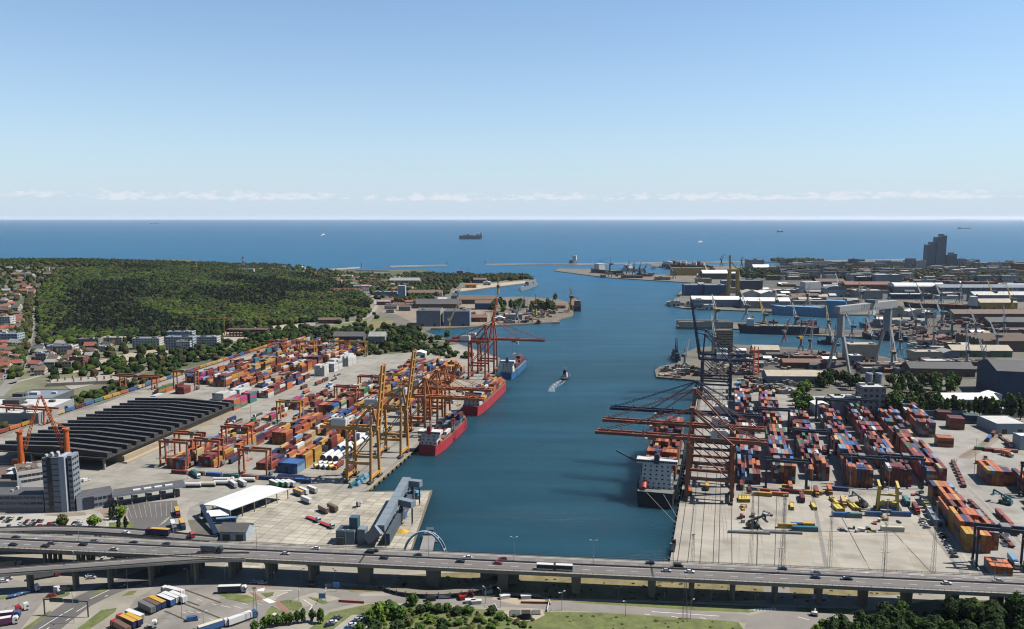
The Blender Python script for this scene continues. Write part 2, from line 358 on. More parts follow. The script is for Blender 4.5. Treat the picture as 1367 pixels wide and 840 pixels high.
for p in ([(960, 463), (1060, 466), (1110, 472), (1215, 481), (1242, 476), (1248, 460), (1330, 470), (1330, 505), (1240, 508), (1120, 500), (1040, 503), (945, 505), (950, 475)], [(1165, 430), (1235, 423), (1276, 422), (1276, 412), (1400, 412), (1400, 470), (1330, 468), (1250, 457), (1164, 446)], [(986, 431.5), (1060, 435.5), (1113, 442), (1160, 442.5), (1160, 448), (1062, 445), (986, 438)]): area('shipyard_ground', p, m_syard, lift=.04)
for p in ([(879, 501), (940, 505), (940, 486), (905, 486.5), (883, 490)], [(745, 360.5), (790, 361), (862, 367.5), (925, 368), (925, 376), (812, 369.5)], [(748, 424.5), (763, 420), (765, 410), (757, 404), (742, 400), (700, 398), (650, 400), (655, 425), (741, 428.5)]): area('quay_ground', p, mat('quay_rubble', (.16, .13, .095), .95, .4, .03, grime=.45), lift=.06)
area('city_ground', [(1000, 362), (1088, 359), (1092, 353.5), (1250, 352.5), (1500, 354), (1500, 402), (1280, 402), (1130, 398), (1000, 380)], mat('city_mix', (.075, .075, .06), .95, .45, .012, grime=.4), lift=.04)
# ------------------------------------------------------------------ vehicles
m_glass = mat('vehicle_glass', (.015, .018, .022), .12, .1, 1, spec=.6)
m_tyre = mat('tyre', (.02, .02, .021), .85, .15, 2)
m_chassis = mat('chassis', (.045, .045, .048), .7, .2, 1)
CARC = {'white': (.70, .70, .69), 'silver': (.42, .43, .44), 'grey': (.16, .165, .17), 'black': (.018, .019, .022), 'dark blue': (.02, .035, .09),
        'red': (.38, .02, .025), 'blue': (.04, .12, .30), 'dark green': (.02, .05, .04), 'dark red': (.16, .015, .02), 'beige': (.38, .33, .25),
        'yellow': (.62, .36, .05), 'brown': (.17, .10, .06), 'orange': (.60, .16, .03), 'light blue': (.16, .33, .50), 'navy': (.015, .03, .10), 'green': (.03, .20, .07), 'teal': (.03, .17, .20), 'purple': (.13, .03, .10), 'cream': (.66, .60, .46)}
def paint(c): return mat('paint_' + c.replace(' ', '_'), CARC[c], .35, .06, .6, spec=.5)
def profile(b, poly, w0, w1=None, mi=0):
    """side profile (x, z) swept across y"""
    w1 = w1 or w0; n = len(poly)
    vs = [(x, -w0 / 2, z) for x, z in poly] + [(x, w0 / 2, z) for x, z in poly]
    b.add(vs, [tuple(range(n)), tuple(range(2 * n - 1, n - 1, -1))] + [((i + 1) % n, i, n + i, n + (i + 1) % n) for i in range(n)], mi)
wheel_me = MB().cyl((0, -.11, 0), (0, .11, 0), .33, n=10).mesh('wheel', [m_tyre])
twheel_me = MB().cyl((0, -.15, 0), (0, .15, 0), .52, n=10).mesh('wheel', [m_tyre])
CARME = {}
def car_meshes(c, van):
    k = (c, van)
    if k not in CARME:
        b = MB()
        if van:
            profile(b, [(-2.6, .35), (2.6, .35), (2.65, .95), (2.1, 1.15), (1.35, 2.05), (-2.55, 2.15), (-2.65, 1.0)], 1.95)
            g = MB(); profile(g, [(2.12, 1.17), (1.42, 2.0), (1.36, 2.0), (2.0, 1.17)], 1.7); g.box(.5, 1.5, -.985, .985, 1.25, 1.85)
        else:
            profile(b, [(-2.2, .3), (2.2, .3), (2.25, .72), (1.2, .92), (-1.95, .96), (-2.25, .85)], 1.8)
            b.add([(.35, -.62, 1.40), (.35, .62, 1.40), (-1.25, .62, 1.43), (-1.25, -.62, 1.43), (.35, -.62, 1.47), (.35, .62, 1.47), (-1.25, .62, 1.49), (-1.25, -.62, 1.49)],
                  [(3, 2, 1, 0), (4, 5, 6, 7), (0, 1, 5, 4), (1, 2, 6, 5), (2, 3, 7, 6), (3, 0, 4, 7)][:])
            g = MB(); g.hexa([(-1.9, -.83, .93), (1.15, -.83, .9), (1.15, .83, .9), (-1.9, .83, .93), (-1.3, -.64, 1.42), (.42, -.64, 1.40), (.42, .64, 1.40), (-1.3, .64, 1.42)])
        CARME[k] = (b.mesh('body', [paint(c)]), g.mesh('window_glass', [m_glass]))
    return CARME[k]
def car(x, y, z, rz, c, where, group, van=False, wheels=True):
    bm, gm_ = car_meshes(c, van); kind = 'van' if van else 'car'
    t = thing('delivery_van' if van else 'passenger_car', f'{c} {kind} {where}', kind, (x, y, z), rz, group)
    put('body', bm, t); put('window_glass', gm_, t)
    if wheels:
        for sx in (-1, 1):
            for sy in (-1, 1): put('wheel', wheel_me, t, ((1.6 if van else 1.38) * sx, .84 * sy, .33))
    return t
def truck(pa, pb, cab, box, roof, label, group='lorries', z=2.0, kind='box', zb=4.0, L=None):
    """pa, pb: photo pixels of the rear and the front (at half height); a tractor with a semitrailer"""
    a = Vector(G(*pa, zb)); b_ = Vector(G(*pb, zb)); d = b_ - a; rz = math.atan2(d.y, d.x); c = (a + b_) / 2
    t = thing('lorry' if kind != 'trailer' else 'semitrailer', label, 'lorry' if kind != 'trailer' else 'trailer', (c.x, c.y, z), rz, group)
    T = 11.2 if L is None else L
    o = -T / 2
    if kind in ('box', 'trailer', 'tank', 'flat'):
        ch = MB().box(o + .3, o + T - .2, -.5, .5, .75, 1.15); 
        for s in (-1, 1): ch.box(o + 4.4, o + 9, s * 1.0 - .15, s * 1.0 + .15, .5, 1.1)
        ch.build('chassis', m_chassis, t)
        if kind == 'tank':
            k = MB().cyl((o, 0, 2.35), (o + T, 0, 2.35), 1.2, n=14); k.build('tank', paint(box), t)
        elif kind == 'flat':
            MB().box(o, o + T, -1.25, 1.25, 1.15, 1.35).build('flatbed', paint(box), t)
        else:
            k = MB().box(o, o + T, -1.26, 1.26, 1.15, 3.9)
            bx = k.build('cargo_box', paint(box), t)
            MB().box(o + .08, o + T - .08, -1.2, 1.2, 3.903, 3.98).build('box_roof', paint(roof), bx)
            dr = MB()
            for yy in (-.62, -.2, .2, .62): dr.box(o - .05, o - .003, yy - .03, yy + .03, 1.3, 3.8)
            dr.build('door_bar', m_chassis, bx)
        for x in (o + 1.8, o + 3.1, o + 4.4) if T > 10 else (o + 1.2,):
            for s in (-1, 1): put('wheel', twheel_me, t, (x, 1.08 * s, .52))
    if kind == 'trailer':
        for s in (-1, 1): MB().box(o + T - 3.2, o + T - 3.0, s * .7 - .08, s * .7 + .08, 0, 1.1).build('landing_leg', m_chassis, t)
    if kind != 'trailer':
        f = o + T + .7 if kind != 'tractor' else -1.0
        cb = MB(); profile(cb, [(f - .1, .75), (f + 2.1, .75), (f + 2.25, 1.6), (f + 2.05, 2.75), (f + 1.5, 3.75), (f - .1, 3.55)], 2.42)
        cbo = cb.build('cab', paint(cab), t)
        g = MB(); profile(g, [(f + 2.27, 1.72), (f + 2.08, 2.7), (f + 2.0, 2.68), (f + 2.15, 1.72)], 2.2); g.box(f + 1.0, f + 1.9, -1.23, 1.23, 1.8, 2.6)
        g.build('windscreen', m_glass, cbo)
        MB().box(f - 3.6, f + 2.1, -.45, .45, .6, .98).build('tractor_frame', m_chassis, t)
        for x in (f + 1.2, f - 2.3):
            for s in (-1, 1): put('wheel', twheel_me, t, (x, 1.06 * s, .52))
    return t
def lamp_post(x, y, z, h, arms=2, a=0.0, label='', group='street lamps', col=None):
    t = thing('street_lamp', label, 'street lamp', (x, y, z), a, group)
    m = col or mat('galvanised_steel', (.40, .41, .42), .5, .1, 1, metal=.3)
    MB().cyl((0, 0, 0), (0, 0, h), .16, .09, n=6).build('pole', m, t)
    for s in ((-1, 1) if arms == 2 else (1,)):
        MB().beam((0, 0, h), (1.7 * s, 0, h + .35), .12).build('arm', m, t)
        MB().box(1.5 * s - .5, 1.5 * s + .5, -.22, .22, h + .3, h + .52).build('lamp_head', mat('lamp_head_white', (.62, .63, .64), .5, .05), t)
    return t
# ------------------------------------------------------------------ the viaduct and its slip roads
VO = Vector(G(683, 752, 15.0)); VE = Vector(G(1367, 782.5, 15.0)); VD = (VE - VO).normalized(); VA = math.atan2(VD.y, VD.x); VN = Vector((-VD.y, VD.x))
def vloc(px, py, z=15.0):
    p = Vector(G(px, py, z)) - VO; return p.dot(VD), p.dot(VN)
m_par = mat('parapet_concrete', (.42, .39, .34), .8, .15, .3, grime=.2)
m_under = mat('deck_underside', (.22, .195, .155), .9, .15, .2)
m_rail = mat('railing_steel', (.13, .12, .11), .6, .15, 1)
via = thing('road_viaduct', 'long concrete road viaduct crossing in front of the harbour basin', 'viaduct', (VO.x, VO.y, 2.0), VA)
X0, X1, ZD = -430.0, 400.0, 13.0
MB().box(X0, X1, -9.2, 9.2, ZD - .35, ZD).build('deck', [m_deckroad], via)
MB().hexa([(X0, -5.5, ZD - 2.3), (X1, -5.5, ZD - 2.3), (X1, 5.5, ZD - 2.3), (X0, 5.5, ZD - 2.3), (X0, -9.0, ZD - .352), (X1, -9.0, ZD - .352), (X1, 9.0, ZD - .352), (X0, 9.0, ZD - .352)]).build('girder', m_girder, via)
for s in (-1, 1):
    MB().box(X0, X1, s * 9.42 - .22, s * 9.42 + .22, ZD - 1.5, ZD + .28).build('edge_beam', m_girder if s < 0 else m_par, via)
    r = MB(); 
    for k in range(int((X1 - X0) / 3)): r.box(X0 + 3 * k, X0 + 3 * k + .1, s * 9.42 - .06, s * 9.42 + .06, ZD + .282, ZD + 1.15)
    for zz in (.6, .85, 1.1): r.box(X0, X1, s * 9.42 - .05, s * 9.42 + .05, ZD + zz, ZD + zz + .08)
    structure(r.build('railing', m_rail, via), 'stuff')
    MB().box(X0, X1, s * 8.6 - .5, s * 8.6 + .35, ZD + .004, ZD + .14).build('kerb', m_par, via)
MB().box(X0, X1, 1.35, 1.85, ZD + .004, ZD + .82).build('median_barrier', mat('barrier_steel', (.15, .145, .14), .6, .2, .5), via)
for y, m in ((-7.7, 'solid'), (.6, 'solid'), (2.5, 'solid'), (7.7, 'solid'), (-3.6, 'dash'), (5.2, 'dash')):
    if m == 'solid': MB().box(X0, X1, y - .11, y + .11, ZD + .001, ZD + .012).build('edge_line', m_white, via)
    else:
        for k in range(int((X1 - X0) / 12)):
            if -330 < X0 + 12 * k < 300:
                if k == 0 or 'DASH' not in globals(): DASH = MB().box(-2, 2, -.1, .1, 0, .012).mesh('lane_dash', [m_white])
                put('lane_dash', DASH, via, (X0 + 12 * k, y, ZD + .002))
for px in (482, 868): 
    xx = vloc(px, 748)[0]; MB().box(xx - .5, xx + .5, -9, 9, ZD + .003, ZD + .02).build('expansion_joint', m_rubber, via)
for px, wl in ((474, 7.6), (571, 7.6), (669, 6.2), (769, 5.6), (871, 4.0), (924, 2.2), (978, 1.7), (1033, 1.7), (1089, 2.6), (1146, 3.0), (1201, 3.4), (1258, 3.6), (1313, 3.4), (1368, 3.4)):
    xx = vloc(px, 764)[0]
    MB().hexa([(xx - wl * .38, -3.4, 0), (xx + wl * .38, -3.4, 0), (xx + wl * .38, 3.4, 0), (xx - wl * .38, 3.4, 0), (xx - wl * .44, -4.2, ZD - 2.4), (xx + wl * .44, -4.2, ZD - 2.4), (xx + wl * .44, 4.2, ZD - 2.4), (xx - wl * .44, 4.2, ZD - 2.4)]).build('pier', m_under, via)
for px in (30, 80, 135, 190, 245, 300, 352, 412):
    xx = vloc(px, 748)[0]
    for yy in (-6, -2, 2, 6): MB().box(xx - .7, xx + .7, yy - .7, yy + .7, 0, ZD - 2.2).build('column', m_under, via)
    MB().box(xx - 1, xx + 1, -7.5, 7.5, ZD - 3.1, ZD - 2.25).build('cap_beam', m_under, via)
# white vertical chevrons and arrows on the deck
for px, py in ((545, 735), (585, 738), (1075, 760.5), (1147, 764), (1221, 767.5), (1293, 771.5), (40, 719)):
    a, b = vloc(px, py); q = MB(); q.box(a - 3, a + 3, b - .12, b + .12, ZD + .003, ZD + .014); q.add([(a + 3, b - .5, ZD + .014), (a + 5.2, b, ZD + .014), (a + 3, b + .5, ZD + .014)], [(0, 1, 2)]); q.build('lane_arrow', m_white, via)

def ramp(name, label, px, width, zs, col_px, parent_label=None):
    q = [Vector((*G(x, y, z), z)) for (x, y), z in zip(px, zs)]
    P_ = []                                         # smooth chain
    for i in range(len(q) - 1):
        p0, p1, p2, p3 = q[max(i - 1, 0)], q[i], q[i + 1], q[min(i + 2, len(q) - 1)]
        for k in range(8):
            t = k / 8; P_.append(.5 * ((2 * p1) + (p2 - p0) * t + (2 * p0 - 5 * p1 + 4 * p2 - p3) * t * t + (3 * p1 - p0 - 3 * p2 + p3) * t ** 3))
    P_.append(q[-1]); n = len(P_)
    th = thing(name, label, 'ramp', (P_[n // 2].x, P_[n // 2].y, 2.0)); O = Vector((P_[n // 2].x, P_[n // 2].y, 2.0))
    nn = []
    for i in range(n):
        d = (P_[min(i + 1, n - 1)] - P_[max(i - 1, 0)]); d.z = 0; d.normalize(); nn.append(Vector((-d.y, d.x, 0)))
    def sweep(o0, o1, z0, z1, o0b=None, o1b=None):
        o0b = o0 if o0b is None else o0b; o1b = o1 if o1b is None else o1b
        b = MB(); vs = []
        for p, m_ in zip(P_, nn):
            for o, z in ((o0b, z0), (o1b, z0), (o1, z1), (o0, z1)): vs.append(p + m_ * o + Vector((0, 0, z)) - O)
        fs = []
        for i in range(n - 1):
            for k in range(4): fs.append((4 * i + k, 4 * i + (k + 1) % 4, 4 * i + 4 + (k + 1) % 4, 4 * i + 4 + k))
        fs += [(3, 2, 1, 0), (4 * n - 4, 4 * n - 3, 4 * n - 2, 4 * n - 1)]
        # reverse so that normals point outwards
        fs = [tuple(reversed(f)) for f in fs]
        return b.add(vs, fs)
    w = width / 2
    sweep(-w, w, -.3, 0).build('deck', m_deckroad, th)
    sweep(-w, w, -1.7, -.302, -w * .6, w * .6).build('girder', m_girder, th)
    for s in (-1, 1):
        sweep(*sorted((s * w, s * (w + .4))), -1.0, .3).build('edge_beam', m_par, th)
        sweep(*sorted((s * (w + .15), s * (w + .25))), .301, 1.0).build('railing', m_rail, th)
        sweep(*sorted((s * (w - .75), s * (w - .6))), .002, .012).build('edge_line', m_white, th)
    for cx in col_px:
        i = min(range(n), key=lambda k: abs(PIX(*P_[k])[0] - cx)); p = P_[i] - O
        for s in (-1, 1):
            c = p + nn[i] * s * width * .25
            MB().box(c.x - .6, c.x + .6, c.y - .6, c.y + .6, 0, p.z - 1.5).build('column', m_under, th)
    return P_
ramp('slip_road_ramp', 'curving slip road ramp joining the viaduct on its near side', [(-120, 777), (0, 764), (100, 756.5), (190, 750), (270, 744.6), (330, 743.5)], 7.4, [11.5, 12.6, 13.6, 14.4, 14.9, 14.93], [-60, 35, 95, 151, 204, 257])
ramp('slip_road_ramp', 'slip road ramp carrying a blue lorry behind the viaduct', [(-140, 714), (-40, 710.5), (60, 707), (140, 709), (215, 714.5), (285, 721.5)], 7.2, [14.6] * 6, [-40, 20, 95, 135, 190, 235])
# cars, bus and lorries on the deck
for px, py, c, w in ((17, 719.6, 'dark blue', ''), (21, 725, 'black', ''), (62, 728, 'black', ''), (67.5, 726, 'grey', ''), (109, 728, 'black', ''), (123, 724, 'grey', ''), (154, 732, 'silver', ''),
                     (178, 724, 'black', ''), (220, 727, 'dark blue', ''), (381, 739, 'silver', ''), (420, 733, 'white', ''), (494, 736.5, 'black', ''), (500, 735, 'dark blue', ''), (513, 744, 'black', ''), (557, 742.5, 'dark blue', ''),
                     (615, 748.5, 'black', ''), (624, 745, 'white', ''), (665, 750.5, 'red', ''), (671, 747, 'dark red', ''), (868, 752, 'black', ''), (890, 761, 'silver', ''), (906, 759, 'black', ''), (921, 762.5, 'white', ''), (1045, 760, 'dark blue', ''),
                     (1089, 764, 'grey', ''), (1088, 769, 'dark blue', ''), (1130, 770, 'black', ''), (1130, 773.5, 'silver', ''), (1266, 780.5, 'white', ''), (1331, 774, 'silver', '')):
    a, b = vloc(px, py, 15.6); near = b < 1.6
    b = min((-5.6, -1.6, 3.7, 6.6), key=lambda q: abs(q - b))
    p = VO + VD * a + VN * b
    where = 'on the near carriageway of the viaduct' if near else 'on the far carriageway of the viaduct'
    car(p.x, p.y, 15.005, VA + (0 if near else math.pi), c, where, 'cars on the viaduct', van=(px in (494, 906)))
def bus(px, py):
    a, b = vloc(px, py, 16.5); p = VO + VD * a + VN * (-5.6)
    t = thing('articulated_bus', 'long articulated city bus with a white roof on the viaduct', 'bus', (p.x, p.y, 15.005), VA)
    for x0, x1 in ((-9, -.5), (.5, 9)):
        bd = MB().box(x0, x1, -1.25, 1.25, .35, 2.85).build('body', mat('bus_dark', (.03, .035, .045), .3, .1, 1), t)
        MB().box(x0 + .05, x1 - .05, -1.2, 1.2, 2.853, 3.15).build('roof', paint('white'), bd)
        for k in range(5):
            w = (x1 - x0 - .6) / 5
            for s in (-1, 1): MB().box(x0 + .3 + w * k + .08, x0 + .3 + w * (k + 1) - .08, s * 1.27 - .02, s * 1.27 + .02, 1.2, 2.4).build('window', m_glass, bd)
        MB().box(x0 + .1, x1 - .1, -1.28, 1.28, .5, 1.0).build('skirt_panel', paint('white'), bd)
    MB().box(-.498, .498, -1.1, 1.1, .5, 2.7).build('bellows', m_rubber, t)
    for x in (-6.5, -2.2, 2.6, 6.6):
        for s in (-1, 1): put('wheel', twheel_me, t, (x, s * 1.12, .5))
bus(741, 752)
truck((262, 733), (297, 735), 'dark green', 'grey', 'grey', 'dark tipper lorry with a grey body driving along the viaduct', 'lorries on the viaduct', 15.005, L=8.5, zb=16.5)
truck((229, 711), (199, 709), 'purple', 'navy', 'yellow', 'blue curtain-sided lorry with a yellow roof on the far slip road', 'lorries on the viaduct', 14.62, zb=16.6)
car(*G(168, 711, 15.2), 14.62, VA - .03, 'white', 'on the far slip road behind the viaduct', 'cars on the viaduct')
truck((254, 713), (259, 715), 'red', 'red', 'red', 'dark red lorry cab on the far slip road', 'lorries on the viaduct', 14.62, kind='tractor', zb=16.5)
for px in (15, 118, 243, 351, 468, 576, 688, 792, 897, 1035, 1173, 1318):
    a, b = vloc(px, 742 + (px - 683) * .045); p = VO + VD * a + VN * 1.6
    lamp_post(p.x, p.y, 15.0, 13.0, 2, VA + math.pi / 2 * 0, 'tall twin-arm street lamp on the viaduct median', 'lamps along the viaduct median')
# ------------------------------------------------------------------ roads, lots and lorries in front of the viaduct
area('lorry_park', [(150, 850), (180, 800), (212, 780), (300, 778), (330, 800), (425, 816), (345, 850)], slabmat('lorry_park_paving', (.25, .232, .205), RD(35), 9, 3.4, .8, .25, .07, mortar=.008, scale=.05), lift=.06)
area('forecourt', [(-60, 760), (40, 778), (100, 778), (60, 800), (20, 850), (-60, 850)], m_asph2, lift=.05)
strip('road', [(40, 856), (72, 830), (105, 806), (140, 789), (200, 766), (260, 752)], 15, m_asph, lift=.075)
strip('road', [(325, 850), (365, 831), (400, 818), (440, 808), (480, 800), (560, 799.5), (640, 803), (720, 807), (800, 812), (900, 818.5), (985, 825), (1040, 832), (1100, 842)], 8, m_asph2, lift=.085)
strip('road', [(212, 781), (300, 783), (370, 783), (420, 784), (450, 790), (480, 799)], 9, m_asph2, lift=.08)
strip('road', [(330, 838), (372, 805), (392, 793), (420, 785)], 9, m_asph2, lift=.083)
strip('road', [(1030, 757), (1034, 775), (1040, 800), (1052, 830), (1060, 860)], 13, m_asph2, lift=.08)
area('junction', [(1000, 822), (1042, 812), (1080, 818), (1150, 822), (1120, 850), (990, 850)], m_asph2, lift=.09)
area('car_park', [(432, 850), (470, 821), (499, 822), (482, 850)], m_conc, lift=.09)
strip('footpath', [(480, 795), (560, 793), (660, 796), (760, 801), (900, 804), (1035, 809), (1160, 812)], 2.2, m_conc, lift=.1)
area('work_site', [(655, 800), (672, 791), (720, 793), (730, 805), (690, 808)], m_sand, lift=.1)
for i, p in enumerate(([(56, 800), (60, 797), (84, 794), (104, 781.5), (108, 782), (90, 796), (68, 801)], [(118, 798), (134, 786), (150, 781), (152, 783), (138, 790)], [(98, 844), (135, 815), (156, 812), (154, 817), (115, 844)],
          [(0, 797), (39, 791.5), (36, 795), (0, 801)], [(24, 844), (64, 817), (69, 815.5), (66, 820), (34, 844)], [(162, 796), (172, 790), (183, 789), (178, 794)], [(188, 782), (204, 780.5), (200, 784)],
          [(290, 793), (300, 792), (330, 795), (346, 801), (328, 805), (304, 800)], [(348, 792), (366, 791), (364, 796), (356, 798)], [(373, 803), (385, 801), (402, 804), (404, 810), (396, 816), (388, 815)],
          [(411, 797), (428, 800), (440, 805), (432, 807), (418, 801)], [(363, 809), (378, 817), (366, 824), (350, 829), (357, 815)], [(397, 783), (408, 782), (409, 785), (400, 786)], [(452, 782), (520, 785), (600, 788), (640, 795), (560, 790), (470, 791)])):
    q = [G(*a) for a in p]
    o = structure(MB().prism(q, 2.02, 2.16, 0, 1).build('traffic_island', [m_conc, m_grass if i != 13 else m_drygrass]))
for p in ([(365, 803), (374, 804), (390, 818), (381, 821)], [(332, 790), (342, 793), (352, 801), (347, 802)], [(330, 784), (371, 779), (370, 783), (348, 784)], [(1086, 812), (1092, 812), (1093, 822), (1087, 822)]): area('red_paving', p, m_brick, lift=.12)
for p in ([(344, 787), (354, 785), (352, 790), (342, 790)], [(350, 801), (358, 799), (369, 804), (360, 806)]): area('crossing', p, m_white, lift=.14)
road_marks = [((52, 840), (84, 820)), ((102, 817), (117, 808)), ((86, 819), (98, 812)), ((60, 842), (66, 838)), ((88, 829), (93, 826)), ((120, 800), (146, 788)), ((140, 797), (144, 795)), ((405, 801), (417, 809)), ((417, 809), (413, 815)), ((352, 788), (390, 789)), ((370, 796), (384, 791)), ((860, 820), (868, 821.5)), ((896, 823), (905, 825)), ((935, 825), (943, 827)), ((870, 817), (960, 823)), ((1000, 815), (1035, 812)), ((1047, 815), (1052, 815)), ((1012, 813), (1030, 814)), ((1065, 824), (1080, 828))]
for a, b in road_marks: strip('road_marking', [a, b], .45, m_white, lift=.15)
for k in range(26):
    x, y = 215 + rnd(0, 150), 795 + rnd(0, 38)
    if x < 240 and y > 800: continue
    strip('road_marking', [(x, y), (x + 6, y + 1.4)], .3, m_white, lift=.13)
for a, b in (((245, 787), (295, 805)), ((250, 803), (266, 809)), ((230, 800), (300, 828)), ((220, 816), (250, 829))): strip('drain_channel', [a, b], .9, m_linedark, lift=.12)
for k in range(7): strip('road_marking', [(1008 + 4.5 * k, 812.5), (1007 + 4.5 * k, 815.5)], 1.0, m_white, lift=.16)

LP = 'lorries in the lorry park'
truck((206, 816), (186, 806), 'grey', 'grey', 'grey', 'dark grey semitrailer parked beside a brown-roofed one', LP, kind='trailer')
truck((213, 812.5), (193, 803), 'brown', 'navy', 'brown', 'blue semitrailer with a brown roof in the lorry park', LP, kind='trailer')
truck((220, 809), (200, 800), 'yellow', 'navy', 'yellow', 'blue semitrailer with a yellow roof next to white trailers', LP, kind='trailer')
truck((231, 805.5), (212, 798), 'white', 'blue', 'white', 'blue semitrailer with a bright white roof in the lorry park', LP, kind='trailer')
truck((238, 802), (218, 795), 'white', 'silver', 'white', 'white semitrailer between a blue trailer and another white one', LP, kind='trailer')
truck((247, 801.5), (228, 794), 'white', 'white', 'white', 'all-white box semitrailer at the end of the row', LP, kind='trailer')
truck((243, 793), (224, 788), 'white', 'white', 'white', 'white lorry with its cab facing the viaduct ramp', LP)
truck((180, 834), (163, 826), 'red', 'navy', 'yellow', 'red lorry with a blue yellow-roofed trailer nearest the road', LP)
truck((187, 832), (170, 824), 'yellow', 'navy', 'yellow', 'blue yellow-roofed semitrailer beside a white-roofed one', LP, kind='trailer')
truck((189, 826), (171, 819), 'white', 'beige', 'white', 'beige semitrailer with a dirty white roof', LP, kind='trailer')
truck((172, 843), (154, 833), 'red', 'brown', 'brown', 'brown-roofed lorry cut by the picture edge in front of the trailers', LP)
truck((203, 833), (210, 832), 'white', 'white', 'white', 'white lorry tractor without trailer in the lorry park', LP, kind='tractor')
truck((303, 832), (337, 820), 'blue', 'white', 'white', 'white semitrailer with a blue cab leaving the lorry park', LP)
truck((262, 843), (300, 831), 'white', 'blue', 'cream', 'blue trailer with yellow lettering and a white cab', LP)
truck((291, 787), (322, 786), 'white', 'navy', 'white', 'navy curtain-sided lorry with a white roof and cab by the grass island', LP)
truck((363, 826), (372, 822), 'cream', 'cream', 'cream', 'cream lorry tractor beside the red paving', LP, kind='tractor')
truck((12, 794), (42, 786), 'white', 'blue', 'silver', 'white lorry with a flat blue trailer by the slip road shadow', LP, kind='flat')
truck((40, 770), (71, 765), 'red', 'grey', 'yellow', 'yellow-roofed lorry standing under the slip road', LP)
truck((-12, 758), (22, 754), 'grey', 'grey', 'yellow', 'yellow-roofed lorry behind the slip road at the picture edge', LP)
truck((72, 789), (80, 784), 'white', 'white', 'white', 'white lorry tractor parked on the grass island', LP, kind='tractor')
truck((20, 814), (29, 811), 'red', 'red', 'red', 'red lorry tractor in the forecourt', LP, kind='tractor')
truck((31, 810), (39, 808), 'white', 'white', 'white', 'white lorry tractor beside the red one in the forecourt', LP, kind='tractor')
truck((-14, 824), (14, 821), 'blue', 'purple', 'white', 'purple semitrailer with a blue cab at the picture edge', LP)
truck((-16, 833), (9, 829), 'white', 'purple', 'white', 'dark lorry with a white cab in the lower corner', LP)
for px, py, c, a, w, v in ((257, 827, 'blue', .3, 'alone on the lorry park paving', True), (69, 795, 'red', .3, 'on the grass island beside lorry tractors', False), (86, 787, 'beige', .5, 'beside the white lorry tractor', True), (80, 792, 'dark blue', .6, 'on the grass island', False),
        (164, 783, 'black', .55, 'on the dual road by the lorry park', False), (120, 768, 'white', .6, 'under the slip road', False), (122, 771, 'silver', .2, 'in the shade of the slip road', False), (340, 777, 'silver', .1, 'in the viaduct shade by the crossing', False), (351, 778, 'white', .1, 'in the viaduct shade by the crossing', False),
        (417, 781, 'black', .0, 'at the junction under the viaduct', True), (441, 783, 'grey', .2, 'by the blue road sign under the viaduct', True), (593, 797, 'white', .1, 'on the road beside the road works', True), (5, 776, 'white', .3, 'at the picture edge under the slip road', False), (11, 772, 'silver', .3, 'behind the white one at the picture edge', False)):
    x, y = G(px, py, 2.6); car(x, y, 2.1, a, c, w, 'cars on the foreground roads', van=v)
for px, py, c in ((440, 834, 'dark blue'), (444, 830.5, 'white'), (447.5, 827, 'black'), (451, 824, 'grey'), (466, 838, 'blue'), (470, 834, 'white'), (474, 830.5, 'dark blue'), (478, 827, 'silver'), (482, 824, 'grey'), (486, 821.5, 'black')):
    x, y = G(px, py, 2.6); car(x, y, 2.1, .5, c, 'in the left row of the small car park by the bushes' if px < 455 else 'in the right row of the small car park by the bushes', 'cars in the small car park')
# rows of cars parked under and behind the slip roads
for k in range(22):
    px = 108 + 15 * (k % 11) + rnd(-2, 2); py = 741 + 5 * (k // 11) - .08 * (px - 108) * .1
    x, y = G(px, py, 2.5); car(x, y, 2.06, RD(90) + rnd(-.05, .05), random.choice(['black', 'grey', 'dark blue', 'white', 'silver', 'red', 'blue']), 'in the car park under the viaduct', 'cars under the viaduct')
# road sign gantry over the dual road
def sign_gantry():
    a = Vector((*G(60, 821), 2)); b = Vector((*G(118, 824), 2)); c = (a + b) / 2; d = b - a; L = d.length / 2
    t = thing('sign_gantry', 'steel road sign gantry with long dark sign boards over the dual road', 'sign gantry', tuple(c), math.atan2(d.y, d.x))
    for s in (-1, 1): MB().box(s * L - .25, s * L + .25, -.25, .25, 0, 7.6).build('post', mat('gantry_steel', (.09, .10, .10), .5, .1, 1), t)
    MB().box(-L - .3, L + .3, -.2, .2, 7.602, 8.1).build('cross_beam', MATS['gantry_steel'], t)
    MB().box(-L * .72, -L * .1, -.42, -.26, 6.9, 9.1).build('sign_board', mat('sign_back', (.07, .075, .08), .5, .1, 1), t)
    MB().box(-L * .08, L * .62, -.42, -.26, 6.9, 8.8).build('sign_board', mat('sign_back_teal', (.06, .12, .13), .5, .1, 1), t)
sign_gantry()
i = 0
for px, py, h in ((101, 783, 18), (170, 786, 14), (99, 832, 14), (243, 825, 14), (251, 778, 7), (300, 775, 7), (355, 776, 7), (402, 778, 7), (447, 779, 7), (367, 776, 5), (399, 802, 6), (435, 804, 6), (648, 806, 8), (668, 811, 9), (750, 815, 9), (835, 824, 8), (922, 826, 9), (826, 798, 5), (887, 800, 5), (949, 803, 5), (1008, 806, 5), (1057, 806, 5), (1113, 811, 5), (26, 810, 6), (272, 840, 8)):
    x, y = G(px, py); i += 1
    lamp_post(x, y, 2.03, h, 1 if i % 3 else 2, rnd(0, 6), ('tall' if h > 10 else 'short') + ' steel street lamp ' + ('beside the viaduct shadow' if 790 > py > 770 else 'by the truck road' if px < 300 else 'along the harbour road' if px < 1000 else 'near the road junction'), 'lamps in the foreground')
